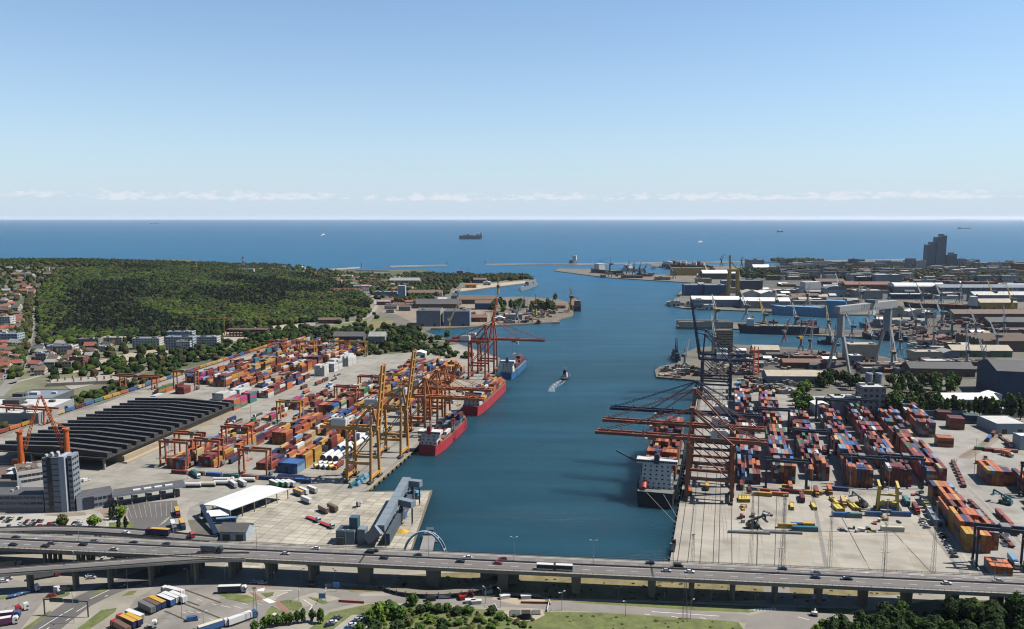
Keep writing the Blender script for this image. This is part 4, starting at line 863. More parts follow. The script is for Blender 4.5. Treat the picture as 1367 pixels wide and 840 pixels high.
# ------------------------------------------------------------------ ship-to-shore cranes
m_house = mat('crane_house_white', (.70, .70, .69), .5, .06, .3)
def sts(x, y, rz, label, col, group, gauge=18, depth=18, hg=36, hap=58, out=46, back=24, up=0.0, house=-14, z=2.06, legw=1.7, housecol=None, mark=False, trol=.4):
    t = thing('ship_to_shore_crane', label, 'quay crane', (x, y, z), rz, group); d = depth / 2
    for xx in (0, -gauge):
        for sy in (-1, 1):
            MB().beam((xx, sy * d, 1.5), (xx, sy * (d - 2.2), hg), legw, legw).build('leg', col, t)
            MB().box(xx - 1.0, xx + 1.0, sy * d - 3.6, sy * d + 3.6, 0, 1.6).build('bogie', m_chassis, t)
        MB().box(xx - .8, xx + .8, -d, d, 3.2, 4.9).build('sill_beam', col, t)
        MB().box(xx - .9, xx + .9, -d + 2, d - 2, hg - 1.6, hg).build('cross_beam', col, t)
    for sy in (-1, 1):
        yy = sy * (d - .8)
        MB().box(-gauge, 0, yy - .75, yy + .75, hg * .36, hg * .36 + 1.8).build('portal_beam', col, t)
        MB().beam((-gauge, yy, hg * .38), (0, sy * (d - 2), hg - 1), .7).build('brace', col, t)
        MB().box(-gauge - back, 3, sy * 3 - .7, sy * 3 + .7, hg, hg + 2.3).build('girder', col, t)
        MB().beam((0, sy * (d - 2.2), hg), (-2, sy * 1.6, hap), 1.2).build('apex_leg', col, t)
        MB().beam((-gauge, sy * (d - 2.4), hg), (-2.4, sy * 1.4, hap - .5), .9).build('apex_backleg', col, t)
        MB().beam((-3, sy * 1.4, hap), (-gauge - back * .8, sy * 3, hg + 2.3), .5).build('backstay', col, t)
    for k in range(4): MB().box(-gauge - back + 1 + k * (gauge + back) / 3.2, -gauge - back + 2 + k * (gauge + back) / 3.2, -2.3, 2.3, hg + .3, hg + 1.6).build('girder_tie', col, t)
    MB().box(-3.4, -.6, -2.6, 2.6, hap - .6, hap + 1.2).build('apex_platform', col, t)
    hx, hz = 3.2, hg + 1.1; ca, sa = math.cos(up), math.sin(up)
    def bp(r, yy, dz=0): return (hx + r * ca - dz * sa, yy, hz + r * sa + dz * ca)
    bw = 1.25 if up > .3 else 1.1
    for sy in (-1, 1): MB().beam(bp(0, sy * 2.9), bp(out, sy * 2.9), bw, 2.2).build('boom_beam', col, t)
    for k in range(8):
        r = 1 + (out - 2) * k / 7; MB().beam(bp(r, -2.3), bp(r, 2.3), .8).build('boom_tie', col, t)
    q = MB()
    for k in range(int(out / 3)): q.beam(bp(3 * k, 3.9, 1.1), bp(3 * k, 3.9, 2.4), .1)
    q.beam(bp(0, 3.9, 2.3), bp(out, 3.9, 2.3), .12); q.beam(bp(0, 3.7, 1.0), bp(out, 3.7, 1.0), .7, .08)
    structure(q.build('walkway_rail', col, t), 'stuff')
    if up < .3:
        for sy in (-1, 1):
            for fr_ in (.46, .93): MB().beam((-1.5, sy * 1.5, hap), bp(out * fr_, sy * 2.9, 1.1), .42).build('tie_bar', col, t)
        for fr_ in (.2, .46, .7, .93):
            MB().beam(bp(out * fr_, 0, .8), bp(out * fr_, 0, 3.2), .5).build('boom_post', col, t)
    else:
        for sy in (-1, 1): MB().beam((-1.5, sy * 1.5, hap), bp(out * .46, sy * 2.9, -1.1), .4).build('tie_bar', col, t)
    h = MB().box(house - 5.5, house + 5.5, -3.6, 3.6, hg + 2.32, hg + 7.4).build('machinery_house', housecol or m_house, t)
    MB().box(house - 4.6, house + 4.6, -3.0, 3.0, hg + 7.403, hg + 7.9).build('house_roof', mat('house_roof_grey', (.45, .46, .46), .6, .1, .5), h)
    for k in range(3): MB().box(house - 3.5 + 3 * k, house - 2.3 + 3 * k, -.8, .8, hg + 7.905, hg + 8.8).build('vent', MATS['trolley_grey'], h)
    if mark:     # the dark swirl mark on the camera side of the house
        q = MB()
        q.box(-1.3, 1.1, 3.62, 3.68, hg + 5.9, hg + 6.5); q.box(-1.3, -.6, 3.62, 3.68, hg + 5.0, hg + 5.9); q.box(-1.0, 1.0, 3.62, 3.68, hg + 4.6, hg + 5.0); q.box(.5, 1.2, 3.62, 3.68, hg + 3.8, hg + 4.6); q.box(-1.2, .8, 3.62, 3.68, hg + 3.3, hg + 3.8)
        o = q.build('emblem', mat('emblem_navy', (.02, .05, .15), .5, .05, 1), h); o.location.x = house
    tx = out * trol if up < .3 else -gauge * .5
    tr = MB().box(tx - 2.6, tx + 2.6, -2.2, 2.2, hg - 1.9, hg - .05).build('trolley', MATS['trolley_grey'], t)
    MB().box(tx + 2.7, tx + 5.1, -1.3, 1.3, hg - 4.2, hg - 1.2).build('operator_cab', m_house, tr)
    if up < .3:
        for s in (-1, 1): MB().beam((tx + s * 1.8, 0, hg - 1.9), (tx + s * 1.8, 0, hg * .6), .12).build('hoist_rope', m_chassis, t)
        MB().box(tx - 1.2, tx + 1.2, -6, 6, hg * .6 - .6, hg * .6).build('spreader', MATS['crane_yellow'], t)
    q = MB(); n = 9                      # zig-zag stair up the land-side leg
    for k in range(n):
        za, zb = 3 + (hg - 4) * k / n, 3 + (hg - 4) * (k + 1) / n; s = 1 if k % 2 else -1
        q.beam((-gauge - 1.4, d - 2 + s * 1.6, za), (-gauge - 1.4, d - 2 - s * 1.6, zb), .8, .2)
    structure(q.build('stair', col, t), 'stuff')
    return t
QC = 'ship-to-shore cranes on the left quay'; rl = -FL.a
def at_l(px, py, v=-3.0): u, _ = FL.inv(px, py); return FL.at(u, v)
# the two yellow ones with raised booms, then the orange-red ones working the ships
sts(*FL.at(24, -3.5), rl, 'yellow quay crane nearest the conveyor pier with its boom raised', m_crane_y, QC, 18, 17, 37, 54, 47, 22, RD(84), -26)
sts(*FL.at(86, -3.5), rl, 'yellow quay crane beside the red ship with its boom raised', m_crane_y, QC, 18, 17, 37, 54, 47, 22, RD(82), -26)
sts(*FL.at(146, -3.5), rl, 'orange quay crane working the nearest red ship', m_crane_o, QC, 18, 17, 33, 50, 47, 24, 0, -24)
sts(*FL.at(182, -3.5), rl, 'orange quay crane between the two red ships', m_crane_o, QC, 18, 17, 33, 50, 46, 24, 0, -24)
sts(*FL.at(206, -3.5), rl, 'orange quay crane with a raised boom behind the red ship', m_crane_o, QC, 18, 17, 33, 50, 20, 24, RD(70), -24)
sts(*FL.at(396, -12), rl, 'rust red quay crane with its boom raised high near the blue ship', m_crane_r, QC, 20, 18, 42, 62, 52, 30, RD(80), -26)
sts(*FL.at(432, -10), rl, 'rust red quay crane with its boom lowered beyond the blue ship', m_crane_r, QC, 20, 18, 40, 64, 58, 34, 0, -30)
QR = 'ship-to-shore cranes on the right quay'; rr = math.pi - FR.a
sts(*FR.at(118, 4), rr, 'orange-brown quay crane nearest the viaduct over the black ship', m_crane_br, QR, 29, 20, 39, 60, 60, 22, 0, -20, mark=True, legw=2.2)
sts(*FR.at(152, 4), rr, 'orange-brown quay crane behind the nearest one on the right quay', m_crane_br, QR, 29, 20, 39, 66, 60, 22, 0, -20, mark=True, legw=2.2)
sts(*FR.at(190, 4), rr, 'dark blue quay crane with its boom lowered behind the orange ones', m_crane_b, QR, 29, 20, 39, 64, 60, 22, 0, -20, legw=2.2)
sts(*FR.at(462, 4), rr, 'dark blue quay crane with its boom raised at the far end of the right quay', m_crane_b, QR, 29, 20, 39, 66, 60, 22, RD(79), -20, legw=2.4, mark=True)
sts(*FR.at(430, 4), rr, 'nearer dark blue quay crane with its boom raised', m_crane_b, QR, 29, 20, 39, 66, 60, 22, RD(81), -20, legw=2.4, mark=True)
# crane rails and yard lines
for v in (-3.5, -21.5): strip('crane_rail', [FL.at(-8, v), FL.at(450, v)], .5, m_linedark, px=False, lift=.09)
for v in (-30, -36, -42, -48): strip('lane_line', [FL.at(-5, v), FL.at(420, v)], .3, mat('faded_yellow', (.40, .30, .13), .8, .2, .3), px=False, lift=.08)
for v in (4, 9.5, 16, 23, 26, 33): strip('crane_rail', [FR.at(3, v), FR.at(500, v)], .45, m_linedark, px=False, lift=.09)
strip('quay_edge', [FR.at(0, .5), FR.at(510, .5)], .9, m_conc, px=False, lift=.12)
strip('quay_edge', [FL.at(2, -.6), FL.at(400, -.6)], 1.4, mat('quay_yellow', (.36, .29, .16), .8, .25, .3, grime=.3), px=False, lift=.12)
for px0, px1 in (((1075, 720), (1065, 757)), ((1105, 720), (1118, 760)), ((1136, 722), (1165, 765)), ((1170, 722), (1200, 768)), ((1200, 716), (1240, 770)), ((1048, 720), (1050, 756))): strip('lane_line', [px0, px1], .35, MATS['faded_yellow'], lift=.09)
for a, b in (((1073, 717), (1235, 714)),): strip('lane_line', [a, b], .6, MATS['faded_yellow'], lift=.09)
for a, b, w in (((1085, 661), (1103, 757), 2.2), ((1107, 660), (1162, 762), .5), ((1147, 661), (1250, 772), .5), ((1205, 661), (1290, 772), 2.0), ((1037, 662), (1034, 756), .4), ((1013, 662), (1010, 756), .6), ((1000, 707), (1215, 712), .8)): strip('drain_channel', [a, b], w, mat('drain_grey', (.22, .205, .18), .8, .2, .3) if w > 1 else m_linedark, lift=.085)
# fenders on the quay faces
for fr, n, st, u0, v, lb in ((FR, 60, 8, 4, -.5, 'right'), (FL, 44, 9, 4, .5, 'left')):
    f = MB()
    for k in range(n):
        x, y = fr.at(u0 + st * k, v); f.rbox(x, y, -.6, 1.3, 1.6, 2.3, -fr.a)
    o = f.build('quay_fenders', m_rubber, ground); structure(o, 'stuff')
# terminal tractors with trailers moving between the stacks
def tractor(x, y, rz, c, load, label):
    t = thing('terminal_tractor', label, 'terminal tractor', (x, y, 2.08), rz, 'terminal tractors')
    MB().box(-6.2, 6.2, -1.2, 1.2, .95, 1.25).build('trailer_bed', m_chassis, t); MB().box(6.6, 8.4, -1.15, 1.15, .8, 2.9).build('cab', paint(c), t); MB().box(8.41, 8.46, -1.0, 1.0, 1.7, 2.7).build('windscreen', m_glass, t)
    for xx in (-5, -3.8, 5.2, 7.6):
        for s in (-1, 1): put('wheel', twheel_me, t, (xx, s * 1.0, .5))
    if load:
        X, Y = x, y; CONT.append((X, Y, 2.08 + 1.27, rz - math.pi / 2, 12.19, load, 'on a terminal tractor trailer', .8 * PPM(Y) ** 2))
for k in range(58):
    if k < 34: u, v = random.choice(((rnd(10, 330), rnd(-48, -26)), (rnd(60, 420), random.choice((-183, -190, -196))), (rnd(20, 200), random.choice((-84, -105, -126, -172)))) ); fr, w = FL, 'left'
    else: u, v = random.choice(((rnd(120, 420), random.choice((57.5, 81.5, 106, 133, 159.5, 34))), (rnd(125, 150), rnd(40, 160)), (rnd(200, 330), rnd(225, 260)))); fr, w = FR, 'right'
    x, y = fr.at(u, v); tractor(x, y, math.pi / 2 - fr.a + (math.pi if random.random() < .5 else 0), (cc := random.choice(['white', 'yellow', 'red', 'orange'])), (ll := pick(PAL_L) if random.random() < .55 else None), f"terminal tractor with a {cc} cab and " + (f'a {ll} container' if ll else 'an empty trailer') + f' in the {w} terminal')
for k in range(22):           # tyre marks on both terminals
    fr, u, v = (FL, rnd(-5, 300), rnd(-60, -24)) if k % 2 else (FR, rnd(8, 130), rnd(10, 160)); dv = rnd(-.6, .6); c = [fr.at(u + 9 * i, v + dv * i * i * .12) for i in range(7)]
    for o_ in (-1, 1): strip('tyre_mark', [(a + o_, b) for a, b in c], .35, mat('tyre_black', (.25, .235, .205), .9, .3, .3), px=False, lift=.075)
# ------------------------------------------------------------------ ships
def hull_mesh(L, B, zd, bow=.2, stern=.72, sheer=2.0, flare=1.0, z0=-1.0, rings=((-1.0, .90), (0.0, .94), (.5, .97), (1.0, 1.0))):
    """x forward, stern at 0; returns (mesh builder, deck outline)"""
    xs = [0, .02, .08, .2, .4, .6, 1 - bow, 1 - bow * .6, 1 - bow * .3, 1 - bow * .1, 1.0]
    def hw(t):
        if t < .2: return stern + (1 - stern) * math.sin(t / .2 * math.pi / 2)
        if t > 1 - bow: q = (t - 1 + bow) / bow; return max(.015, (1 - q ** 2.1))
        return 1.0
    b = MB(); R_ = []
    for k, (zf, wf) in enumerate(rings):
        ring = []
        for t in xs:
            zz = z0 if zf < 0 else zf * (zd + sheer * max(0, (t - .8) / .2) ** 1.6)
            w = hw(t) * wf * B / 2
            x = t * L - (L * .035 * (1 - zf) if t > .97 and zf >= 0 else (L * .035 if t > .97 else 0))
            ring.append((x, w, zz))
        R_.append([(x, -w, z) for x, w, z in ring] + [(x, w, z) for x, w, z in reversed(ring)])
    n = len(R_[0]); vs = [p for r in R_ for p in r]; fs = []; mi = []
    for k in range(len(R_) - 1):
        for i in range(n): fs.append((k * n + i, k * n + (i + 1) % n, (k + 1) * n + (i + 1) % n, (k + 1) * n + i)); mi.append(1 if k == 0 else 0)
    b.add(vs, fs); b.m = mi
    return b, R_[-1], xs, hw
def ship(x, y, rz, L, B, zd, label, hullc, boot, deckc, group='ships', cat='ship', name='cargo_ship', **kw):
    t = thing(name, label, cat, (x, y, 0), rz, group)
    b, ring, xs, hw = hull_mesh(L, B, zd, **kw)
    h = b.build('hull', [hullc, boot], t)
    n = len(ring) // 2; dk = MB()
    low = [(px, py * .985, pz - .9) for px, py, pz in ring]
    dk.add(low, [(i, i + 1, 2 * n - 2 - i, 2 * n - 1 - i) for i in range(n - 1)]); dk.build('deck', deckc, t)
    return t
m_boot = mat('boot_top', (.20, .035, .03), .6, .2, .2); m_bootw = mat('waterline_white', (.6, .6, .58), .6, .1, .2)
m_red_hull = mat('hull_red', (.46, .03, .045), .5, .12, .1, grime=.15); m_blue_hull = mat('hull_blue', (.03, .15, .34), .5, .12, .1)
m_black_hull = mat('hull_black', (.017, .02, .027), .5, .15, .1); m_navyhull = mat('hull_navy', (.02, .03, .075), .5, .2, .1)
m_sw = mat('ship_white', (.68, .68, .67), .5, .08, .2, grime=.12); m_deck = mat('deck_red_brown', (.20, .085, .06), .8, .25, .2, grime=.3); m_deckg = mat('deck_green_grey', (.15, .17, .15), .8, .25, .2)
m_shipgrey = mat('naval_grey', (.20, .23, .26), .6, .12, .2); m_lblue = mat('hull_pale_blue', (.13, .32, .50), .5, .12, .1, grime=.12)
m_orange = mat('signal_orange', (.62, .15, .03), .5, .1, 1)
def house(t, x0, x1, w, z0, floors, fh=2.7, col=None, wings=0.0, funnel=None, step=.6, mast=8, name='superstructure', winds=True):
    col = col or m_sw
    for k in range(floors):
        s = step * k; a, c = x0 + s * .5, x1 - s; ww = w - (.5 * k)
        last = k == floors - 1
        if last and wings: ww = w + wings
        p = MB().box(a, c, -ww / 2, ww / 2, z0 + fh * k + (.003 * k), z0 + fh * (k + 1)).build('deckhouse' if not last else 'bridge', col, t)
        if winds:
            q = MB(); zz = z0 + fh * k + 1.1; n = max(2, int(ww / (3.4 if not last else 1.4)))
            for i in range(n):
                yy = -ww / 2 + ww * (i + .5) / n; hw_ = ww / n * (.17 if not last else .42)
                q.box(a - .05, a - .004, yy - hw_, yy + hw_, zz, zz + (.9 if not last else 1.15)); q.box(c + .004, c + .05, yy - hw_, yy + hw_, zz, zz + (.9 if not last else 1.15))
            structure(q.build('portholes', m_glass, p), 'stuff')
    top = z0 + fh * floors
    if mast: 
        m_ = MB().beam(((x0 + x1) / 2 - 1, 0, top), ((x0 + x1) / 2 - 1, 0, top + mast), .5); m_.beam(((x0 + x1) / 2 - 1, -2.4, top + mast * .7), ((x0 + x1) / 2 - 1, 2.4, top + mast * .7), .25)
        m_.build('mast', m_sw if mast < 12 else m_shipgrey, t)
    if funnel: 
        f = MB().box(x0 + .4, x0 + 3.8, -1.7, 1.7, top - fh * .8, top + 3.4).build('funnel', funnel, t); MB().box(x0 + .8, x0 + 3.4, -1.2, 1.2, top + 3.403, top + 4.2).build('exhaust', m_tyre, f)
def ship_boxes(t_x, t_y, rz, x0, x1, w, z0, lo, hi, pal, place, start=0):
    c, s = math.cos(rz), math.sin(rz); cols = int(w / 2.62); xx = x0
    while xx + 12.2 <= x1:
        hb = random.randint(lo, hi)
        for k in range(cols):
            for j in range(max(0, hb + random.choice((-1, 0, 0)))):
                lx, ly = xx + 6.1, -w / 2 + 2.62 * (k + .5); X, Y = t_x + lx * c - ly * s, t_y + lx * s + ly * c
                CONT.append((X, Y, z0 + 2.6 * j, rz - math.pi / 2, 12.19, pick(pal), 'on deck of ' + place, .7 * PPM(Y) ** 2 * (1 if j == hb - 1 or xx == x0 else .3)))
        xx += 13.4
def hatch(t, x0, x1, w, z0, n, col):
    for k in range(n):
        a = x0 + (x1 - x0) * k / n; b = x0 + (x1 - x0) * (k + 1) / n; MB().box(a + .6, b - .6, -w / 2, w / 2, z0, z0 + 1.7).build('hatch_cover', col, t)
HL = math.pi / 2 - FL.a; HR = math.pi / 2 - FR.a
def stern(px, py): return G(px, py, 0)
# nearest red feeder
x, y = FL.at(94, 12.8); t = ship(x, y, HL, 104, 20, 8.6, 'red container ship moored nearest on the left quay, its white bridge towards the camera', m_red_hull, m_bootw, m_deck, 'container ships at the left quay')
house(t, 4, 15, 14, 7.7, 4, wings=5, funnel=mat('funnel_red', (.4, .03, .04), .5, .05, 1)); hatch(t, 20, 92, 15, 7.7, 5, m_deck); ship_boxes(x, y, HL, 30, 92, 15, 9.4, 0, 3, {'maroon': 30, 'rust red': 20, 'teal': 15, 'pale blue': 15, 'navy': 20, 'white': 10}, 'the nearest red ship')
for s in (-1, 1): MB().cyl((6, s * 8.6, 10.5), (11, s * 8.6, 10.5), 1.1, n=8).build('lifeboat', m_orange, t)
x, y = FL.at(226, 13.2); t = ship(x, y, HL, 138, 21, 9.4, 'second red container ship on the left quay with yellow containers', m_red_hull, m_boot, m_deck, 'container ships at the left quay')
house(t, 5, 17, 16, 8.5, 5, wings=4, funnel=MATS['funnel_red'], col=mat('ship_bluewhite', (.50, .58, .64), .5, .08, .2)); hatch(t, 22, 126, 16, 8.5, 7, m_deck); ship_boxes(x, y, HL, 24, 128, 16, 10.2, 1, 3, {'yellow': 30, 'orange': 30, 'navy': 20, 'maroon': 15, 'white': 8}, 'the second red ship')
x, y = FL.at(402, 10); t = ship(x, y, HL, 100, 18, 8.5, 'blue container ship at the far end of the left quay', m_blue_hull, m_boot, m_deckg, 'container ships at the left quay')
house(t, 4, 15, 14, 7.6, 5, wings=3, funnel=m_blue_hull); hatch(t, 20, 88, 13, 7.6, 5, m_deckg); ship_boxes(x, y, HL, 24, 90, 13, 9.3, 1, 3, {'navy': 40, 'maroon': 30, 'rust red': 20, 'black': 10}, 'the blue ship')
# black ship on the right quay, stern to the camera
x, y = FR.at(92, -15.6); t = ship(x, y, HR, 152, 27, 10.5, 'black container ship moored at the right quay with its white bridge block towards the viaduct', m_black_hull, m_boot, m_deckg, stern=.86, sheer=3)
house(t, 9, 22, 21, 9.6, 7, 2.8, wings=6, funnel=mat('funnel_navy', (.03, .05, .11), .5, .05, 1), mast=9); hatch(t, 26, 138, 21, 9.6, 7, m_deckg); ship_boxes(x, y, HR, 26, 134, 23, 11.3, 5, 7, {'orange': 30, 'rust red': 30, 'maroon': 30, 'navy': 10}, 'the black ship')
MB().cyl((3, 7.5, 12), (8.5, 7.5, 15), 1.5, n=10).build('lifeboat', mat('lifeboat_red', (.55, .06, .04), .5, .05, 1), t)
for s in (-1, 1): MB().beam((12, s * 11, 9.6), (12, s * 11, 22), .5).build('provision_mast', m_sw, t)
MB().beam((20, 13, 24), (34, 30, 27), .8, 1.0).build('crane_jib', mat('jib_dark', (.05, .06, .08), .6, .1, 1), t)
MB().box(1, 8, -11.5, 11.5, 9.6, 10.5).build('mooring_deck', m_deckg, t)
for a, b in (((893 + 10, 690), 6), ((903, 700), -6)):
    p = Vector((*G(*a), 2.3)); q = Vector((*FR.at(92, -15.6 + b * .9), 10.2)); tag(MB().beam((0, 0, 0), q - p, .12).build('mooring_rope', mat('rope', (.5, .47, .38), .9, .1, 1), None, tuple(p)), 'pale mooring rope from the black ship to the quay', 'rope', 'mooring ropes')
# tug under way with its wake
tx, ty = G(752, 508, 0); tr_ = math.atan2(G(759, 499, 0)[1] - G(745, 516, 0)[1], G(759, 499, 0)[0] - G(745, 516, 0)[0])
t = ship(tx, ty, tr_, 24, 8, 2.6, 'small dark tug boat under way in the middle of the channel', m_black_hull, m_boot, m_deckg, cat='tug boat', name='tug_boat', sheer=1.2, bow=.35)
house(t, 8, 16, 5.5, 1.8, 2, 2.4, col=m_sw, mast=9, funnel=m_black_hull)
foam = mat('foam', (.75, .80, .84), .6, .2, .5); ft = foam.node_tree; fn = N(ft, 'ShaderNodeTexNoise'); fn.inputs['Scale'].default_value = .55; fn.inputs['Detail'].default_value = 6; fg = N(ft, 'ShaderNodeNewGeometry'); ft.links.new(fg.outputs['Position'], fn.inputs['Vector'])
fm = N(ft, 'ShaderNodeMapRange'); fm.inputs[1].default_value = .42; fm.inputs[2].default_value = .72; fm.inputs[4].default_value = .75; ft.links.new(fn.outputs['Fac'], fm.inputs[0]); ft.links.new(fm.outputs[0], ft.nodes['Principled BSDF'].inputs['Alpha'])
wk = MB()
for q, w0, w1 in (([(754, 503.5), (749, 508), (744, 511), (740, 514), (737, 518), (736, 523)], 3.5, 8.0), ([(761, 500), (752, 511), (742, 517)], 1.0, 2.4)):
    c = [Vector((*G(*a, 0), .03)) for a in q]; n = len(c); vs = []
    for i, a in enumerate(c):
        d = (c[min(i + 1, n - 1)] - c[max(i - 1, 0)]).normalized(); r = Vector((-d.y, d.x, 0)) * (w0 + (w1 - w0) * i / (n - 1)) / 2; vs += [a + r, a - r]
    wk.add(vs, [(2 * i + 1, 2 * i + 3, 2 * i + 2, 2 * i) for i in range(n - 1)])
o = wk.build('wake_foam', foam); o['label'] = 'white foam wake behind the tug'; structure(o, 'stuff')
# ------------------------------------------------------------------ buildings: one builder, many looks
def wallmat(name, col, var=.14): return mat('wall_' + name, col, .85, var, .12, grime=.22)
WALL = {'white': (.62, .61, .58), 'cream': (.55, .48, .36), 'grey': (.30, .31, .32), 'blue grey': (.22, .27, .33), 'dark grey': (.10, .105, .115), 'brick red': (.26, .09, .06), 'brown': (.16, .11, .085), 'blue': (.03, .11, .27), 'dark blue': (.022, .06, .135),
        'yellow': (.55, .38, .10), 'tan': (.42, .34, .23), 'pale blue': (.38, .46, .52), 'rust': (.22, .085, .05), 'black': (.03, .03, .034), 'pink': (.45, .25, .20), 'green': (.10, .20, .10)}
WM = {k: wallmat(k.replace(' ', '_'), v) for k, v in WALL.items()}
ROOF = {'white': (.84, .84, .82), 'grey': (.30, .30, .29), 'dark grey': (.085, .085, .09), 'red': (.30, .085, .055), 'brown': (.15, .10, .075), 'tan': (.46, .40, .31), 'light grey': (.56, .56, .54), 'blue grey': (.18, .22, .27), 'black': (.025, .025, .028), 'orange': (.42, .15, .07), 'rust': (.20, .10, .07)}
RM = {k: mat('roof_' + k.replace(' ', '_'), v, .85, .2, .15, grime=.3) for k, v in ROOF.items()}
m_win = mat('window_glass', (.03, .038, .05), .15, .15, .3, spec=.6)
m_door = mat('door_dark', (.06, .06, .065), .6, .2, .5)
def bldg(label, cat, x, y, rz, w, d, h, wall='grey', roof='grey', style='flat', floors=0, cols=0, z=2.0, group=None, name='building', rh=None, doors=0, units=0, eave=.5, strips=False):
    t = thing(name, label, cat, (x, y, z), rz, group); W, D = w / 2, d / 2
    wm, rm = WM[wall], RM[roof]; rh = rh if rh is not None else (w * .16 if style == 'gable' else d * .22)
    if style == 'flat':
        MB().box(-W, W, -D, D, -1.5, h).build('wall', wm, t)
        r = MB().box(-W + .5, W - .5, -D + .5, D - .5, h + .002, h + .12).build('roof', rm, t)
        pr = MB()
        for a in ((-W, W, -D, -D + .45), (-W, W, D - .45, D), (-W, -W + .45, -D + .451, D - .451), (W - .45, W, -D + .451, D - .451)): pr.box(*a, h + .001, h + .7)
        pr.build('parapet', wm, r)
        for k in range(units):
            ux, uy, s = rnd(-W * .75, W * .75), rnd(-D * .6, D * .6), rnd(.8, min(w, d) * .12 + 1)
            MB().box(ux - s, ux + s, uy - s * .7, uy + s * .7, h + .122, h + .9 + s * .5).build('roof_unit', RM['light grey'] if k % 2 else RM['dark grey'], r)
    elif style == 'gable':          # ridge along y (depth)
        MB().add([(-W, -D, -1.5), (W, -D, -1.5), (W, D, -1.5), (-W, D, -1.5), (-W, -D, h), (W, -D, h), (W, D, h), (-W, D, h), (0, -D, h + rh), (0, D, h + rh)],
                 [(0, 1, 5, 8, 4), (2, 3, 7, 9, 6), (1, 2, 6, 5), (3, 0, 4, 7)]).build('wall', wm, t)
        e = eave; k = rh / W
        for s in (-1, 1):
            vs = [(0, -D - e, h + rh + .05), (0, D + e, h + rh + .05), (s * (W + e), D + e, h - k * e + .05), (s * (W + e), -D - e, h - k * e + .05)]
            vs2 = [(a, b, c + .25) for a, b, c in vs]
            f = [(0, 1, 2, 3), (7, 6, 5, 4), (0, 4, 5, 1), (1, 5, 6, 2), (2, 6, 7, 3), (3, 7, 4, 0)]
            if s > 0: f = [tuple(reversed(q)) for q in f]
            MB().add(vs + vs2, f).build('roof', rm, t)
    elif style == 'xgable':         # ridge along x (width)
        MB().add([(-W, -D, -1.5), (W, -D, -1.5), (W, D, -1.5), (-W, D, -1.5), (-W, -D, h), (W, -D, h), (W, D, h), (-W, D, h), (-W, 0, h + rh), (W, 0, h + rh)],
                 [(0, 1, 5, 4), (2, 3, 7, 6), (1, 2, 6, 9, 5), (3, 0, 4, 8, 7)]).build('wall', wm, t)
        e = eave; k = rh / D
        for s in (-1, 1):
            vs = [(-W - e, 0, h + rh + .05), (W + e, 0, h + rh + .05), (W + e, s * (D + e), h - k * e + .05), (-W - e, s * (D + e), h - k * e + .05)]
            vs2 = [(a, b, c + .25) for a, b, c in vs]
            f = [(0, 1, 2, 3), (7, 6, 5, 4), (0, 4, 5, 1), (1, 5, 6, 2), (2, 6, 7, 3), (3, 7, 4, 0)]
            if s < 0: f = [tuple(reversed(q)) for q in f]
            MB().add(vs + vs2, f).build('roof', rm, t)
    elif style in ('arch', 'yarch'):  # barrel roof, axis along x (or y)
        MB().box(-W, W, -D, D, -1.5, h).build('wall', wm, t); b = MB(); n = 10; vs = []
        for i in range(n + 1):
            a = math.pi * i / n; c_, s_ = -math.cos(a), math.sin(a)
            for q in (-1, 1): vs.append((q * (W + .3), c_ * (D + .3), h + .01 + s_ * rh) if style == 'arch' else (c_ * (W + .3), q * (D + .3), h + .01 + s_ * rh))
        fs = [(2 * i, 2 * i + 1, 2 * i + 3, 2 * i + 2) for i in range(n)] + [tuple(range(0, 2 * n + 2, 2)), tuple(range(2 * n + 1, 0, -2))]
        b.add(vs, fs).build('roof', rm, t)
    elif style == 'saw':
        MB().box(-W, W, -D, D, -1.5, h).build('wall', wm, t); n = max(3, int(d / 9)); k = d / n
        for i in range(n):
            y0 = -D + k * i; b = MB(); b.add([(-W, y0, h + .01), (W, y0, h + .01), (W, y0 + k - .1, h + .01), (-W, y0 + k - .1, h + .01), (-W, y0 + k * .25, h + 2.6), (W, y0 + k * .25, h + 2.6)], [(3, 2, 1, 0), (0, 1, 5, 4), (5, 2, 3, 4), (1, 2, 5), (3, 0, 4)])
            b.build('roof_tooth', rm, t)
    if floors and cols:
        fh = h / floors
        if strips:
            for k in range(floors):
                zz = fh * k + fh * .36
                for s in (-1, 1): MB().box(-W + .6, W - .6, *sorted((s * (D + .004), s * (D + .07))), zz, zz + fh * .4).build('window_band', m_win, t)
                for s in (-1, 1): MB().box(*sorted((s * (W + .004), s * (W + .07))), -D + .6, D - .6, zz, zz + fh * .4).build('window_band', m_win, t)
        else:
            q = MB(); cd = max(1, int(round(cols * d / w)))
            for k in range(floors):
                zz = fh * k + fh * .32
                for i in range(cols):
                    cx = -W + w * (i + .5) / cols; ww = w / cols * .27
                    for s in (-1, 1): q.box(cx - ww, cx + ww, *sorted((s * (D + .004), s * (D + .06))), zz, zz + fh * .46)
                for i in range(cd):
                    cy = -D + d * (i + .5) / cd; ww = d / cd * .27
                    for s in (-1, 1): q.box(*sorted((s * (W + .004), s * (W + .06))), cy - ww, cy + ww, zz, zz + fh * .46)
            structure(q.build('windows', m_win, t), 'stuff')
    for k in range(doors):
        cx = -W + w * (k + .5) / doors; ww = min(2.2, w / doors * .3)
        MB().box(cx - ww, cx + ww, -D - .08, -D - .004, 0, min(4.5, h * .7)).build('door', m_door, t)
    return t
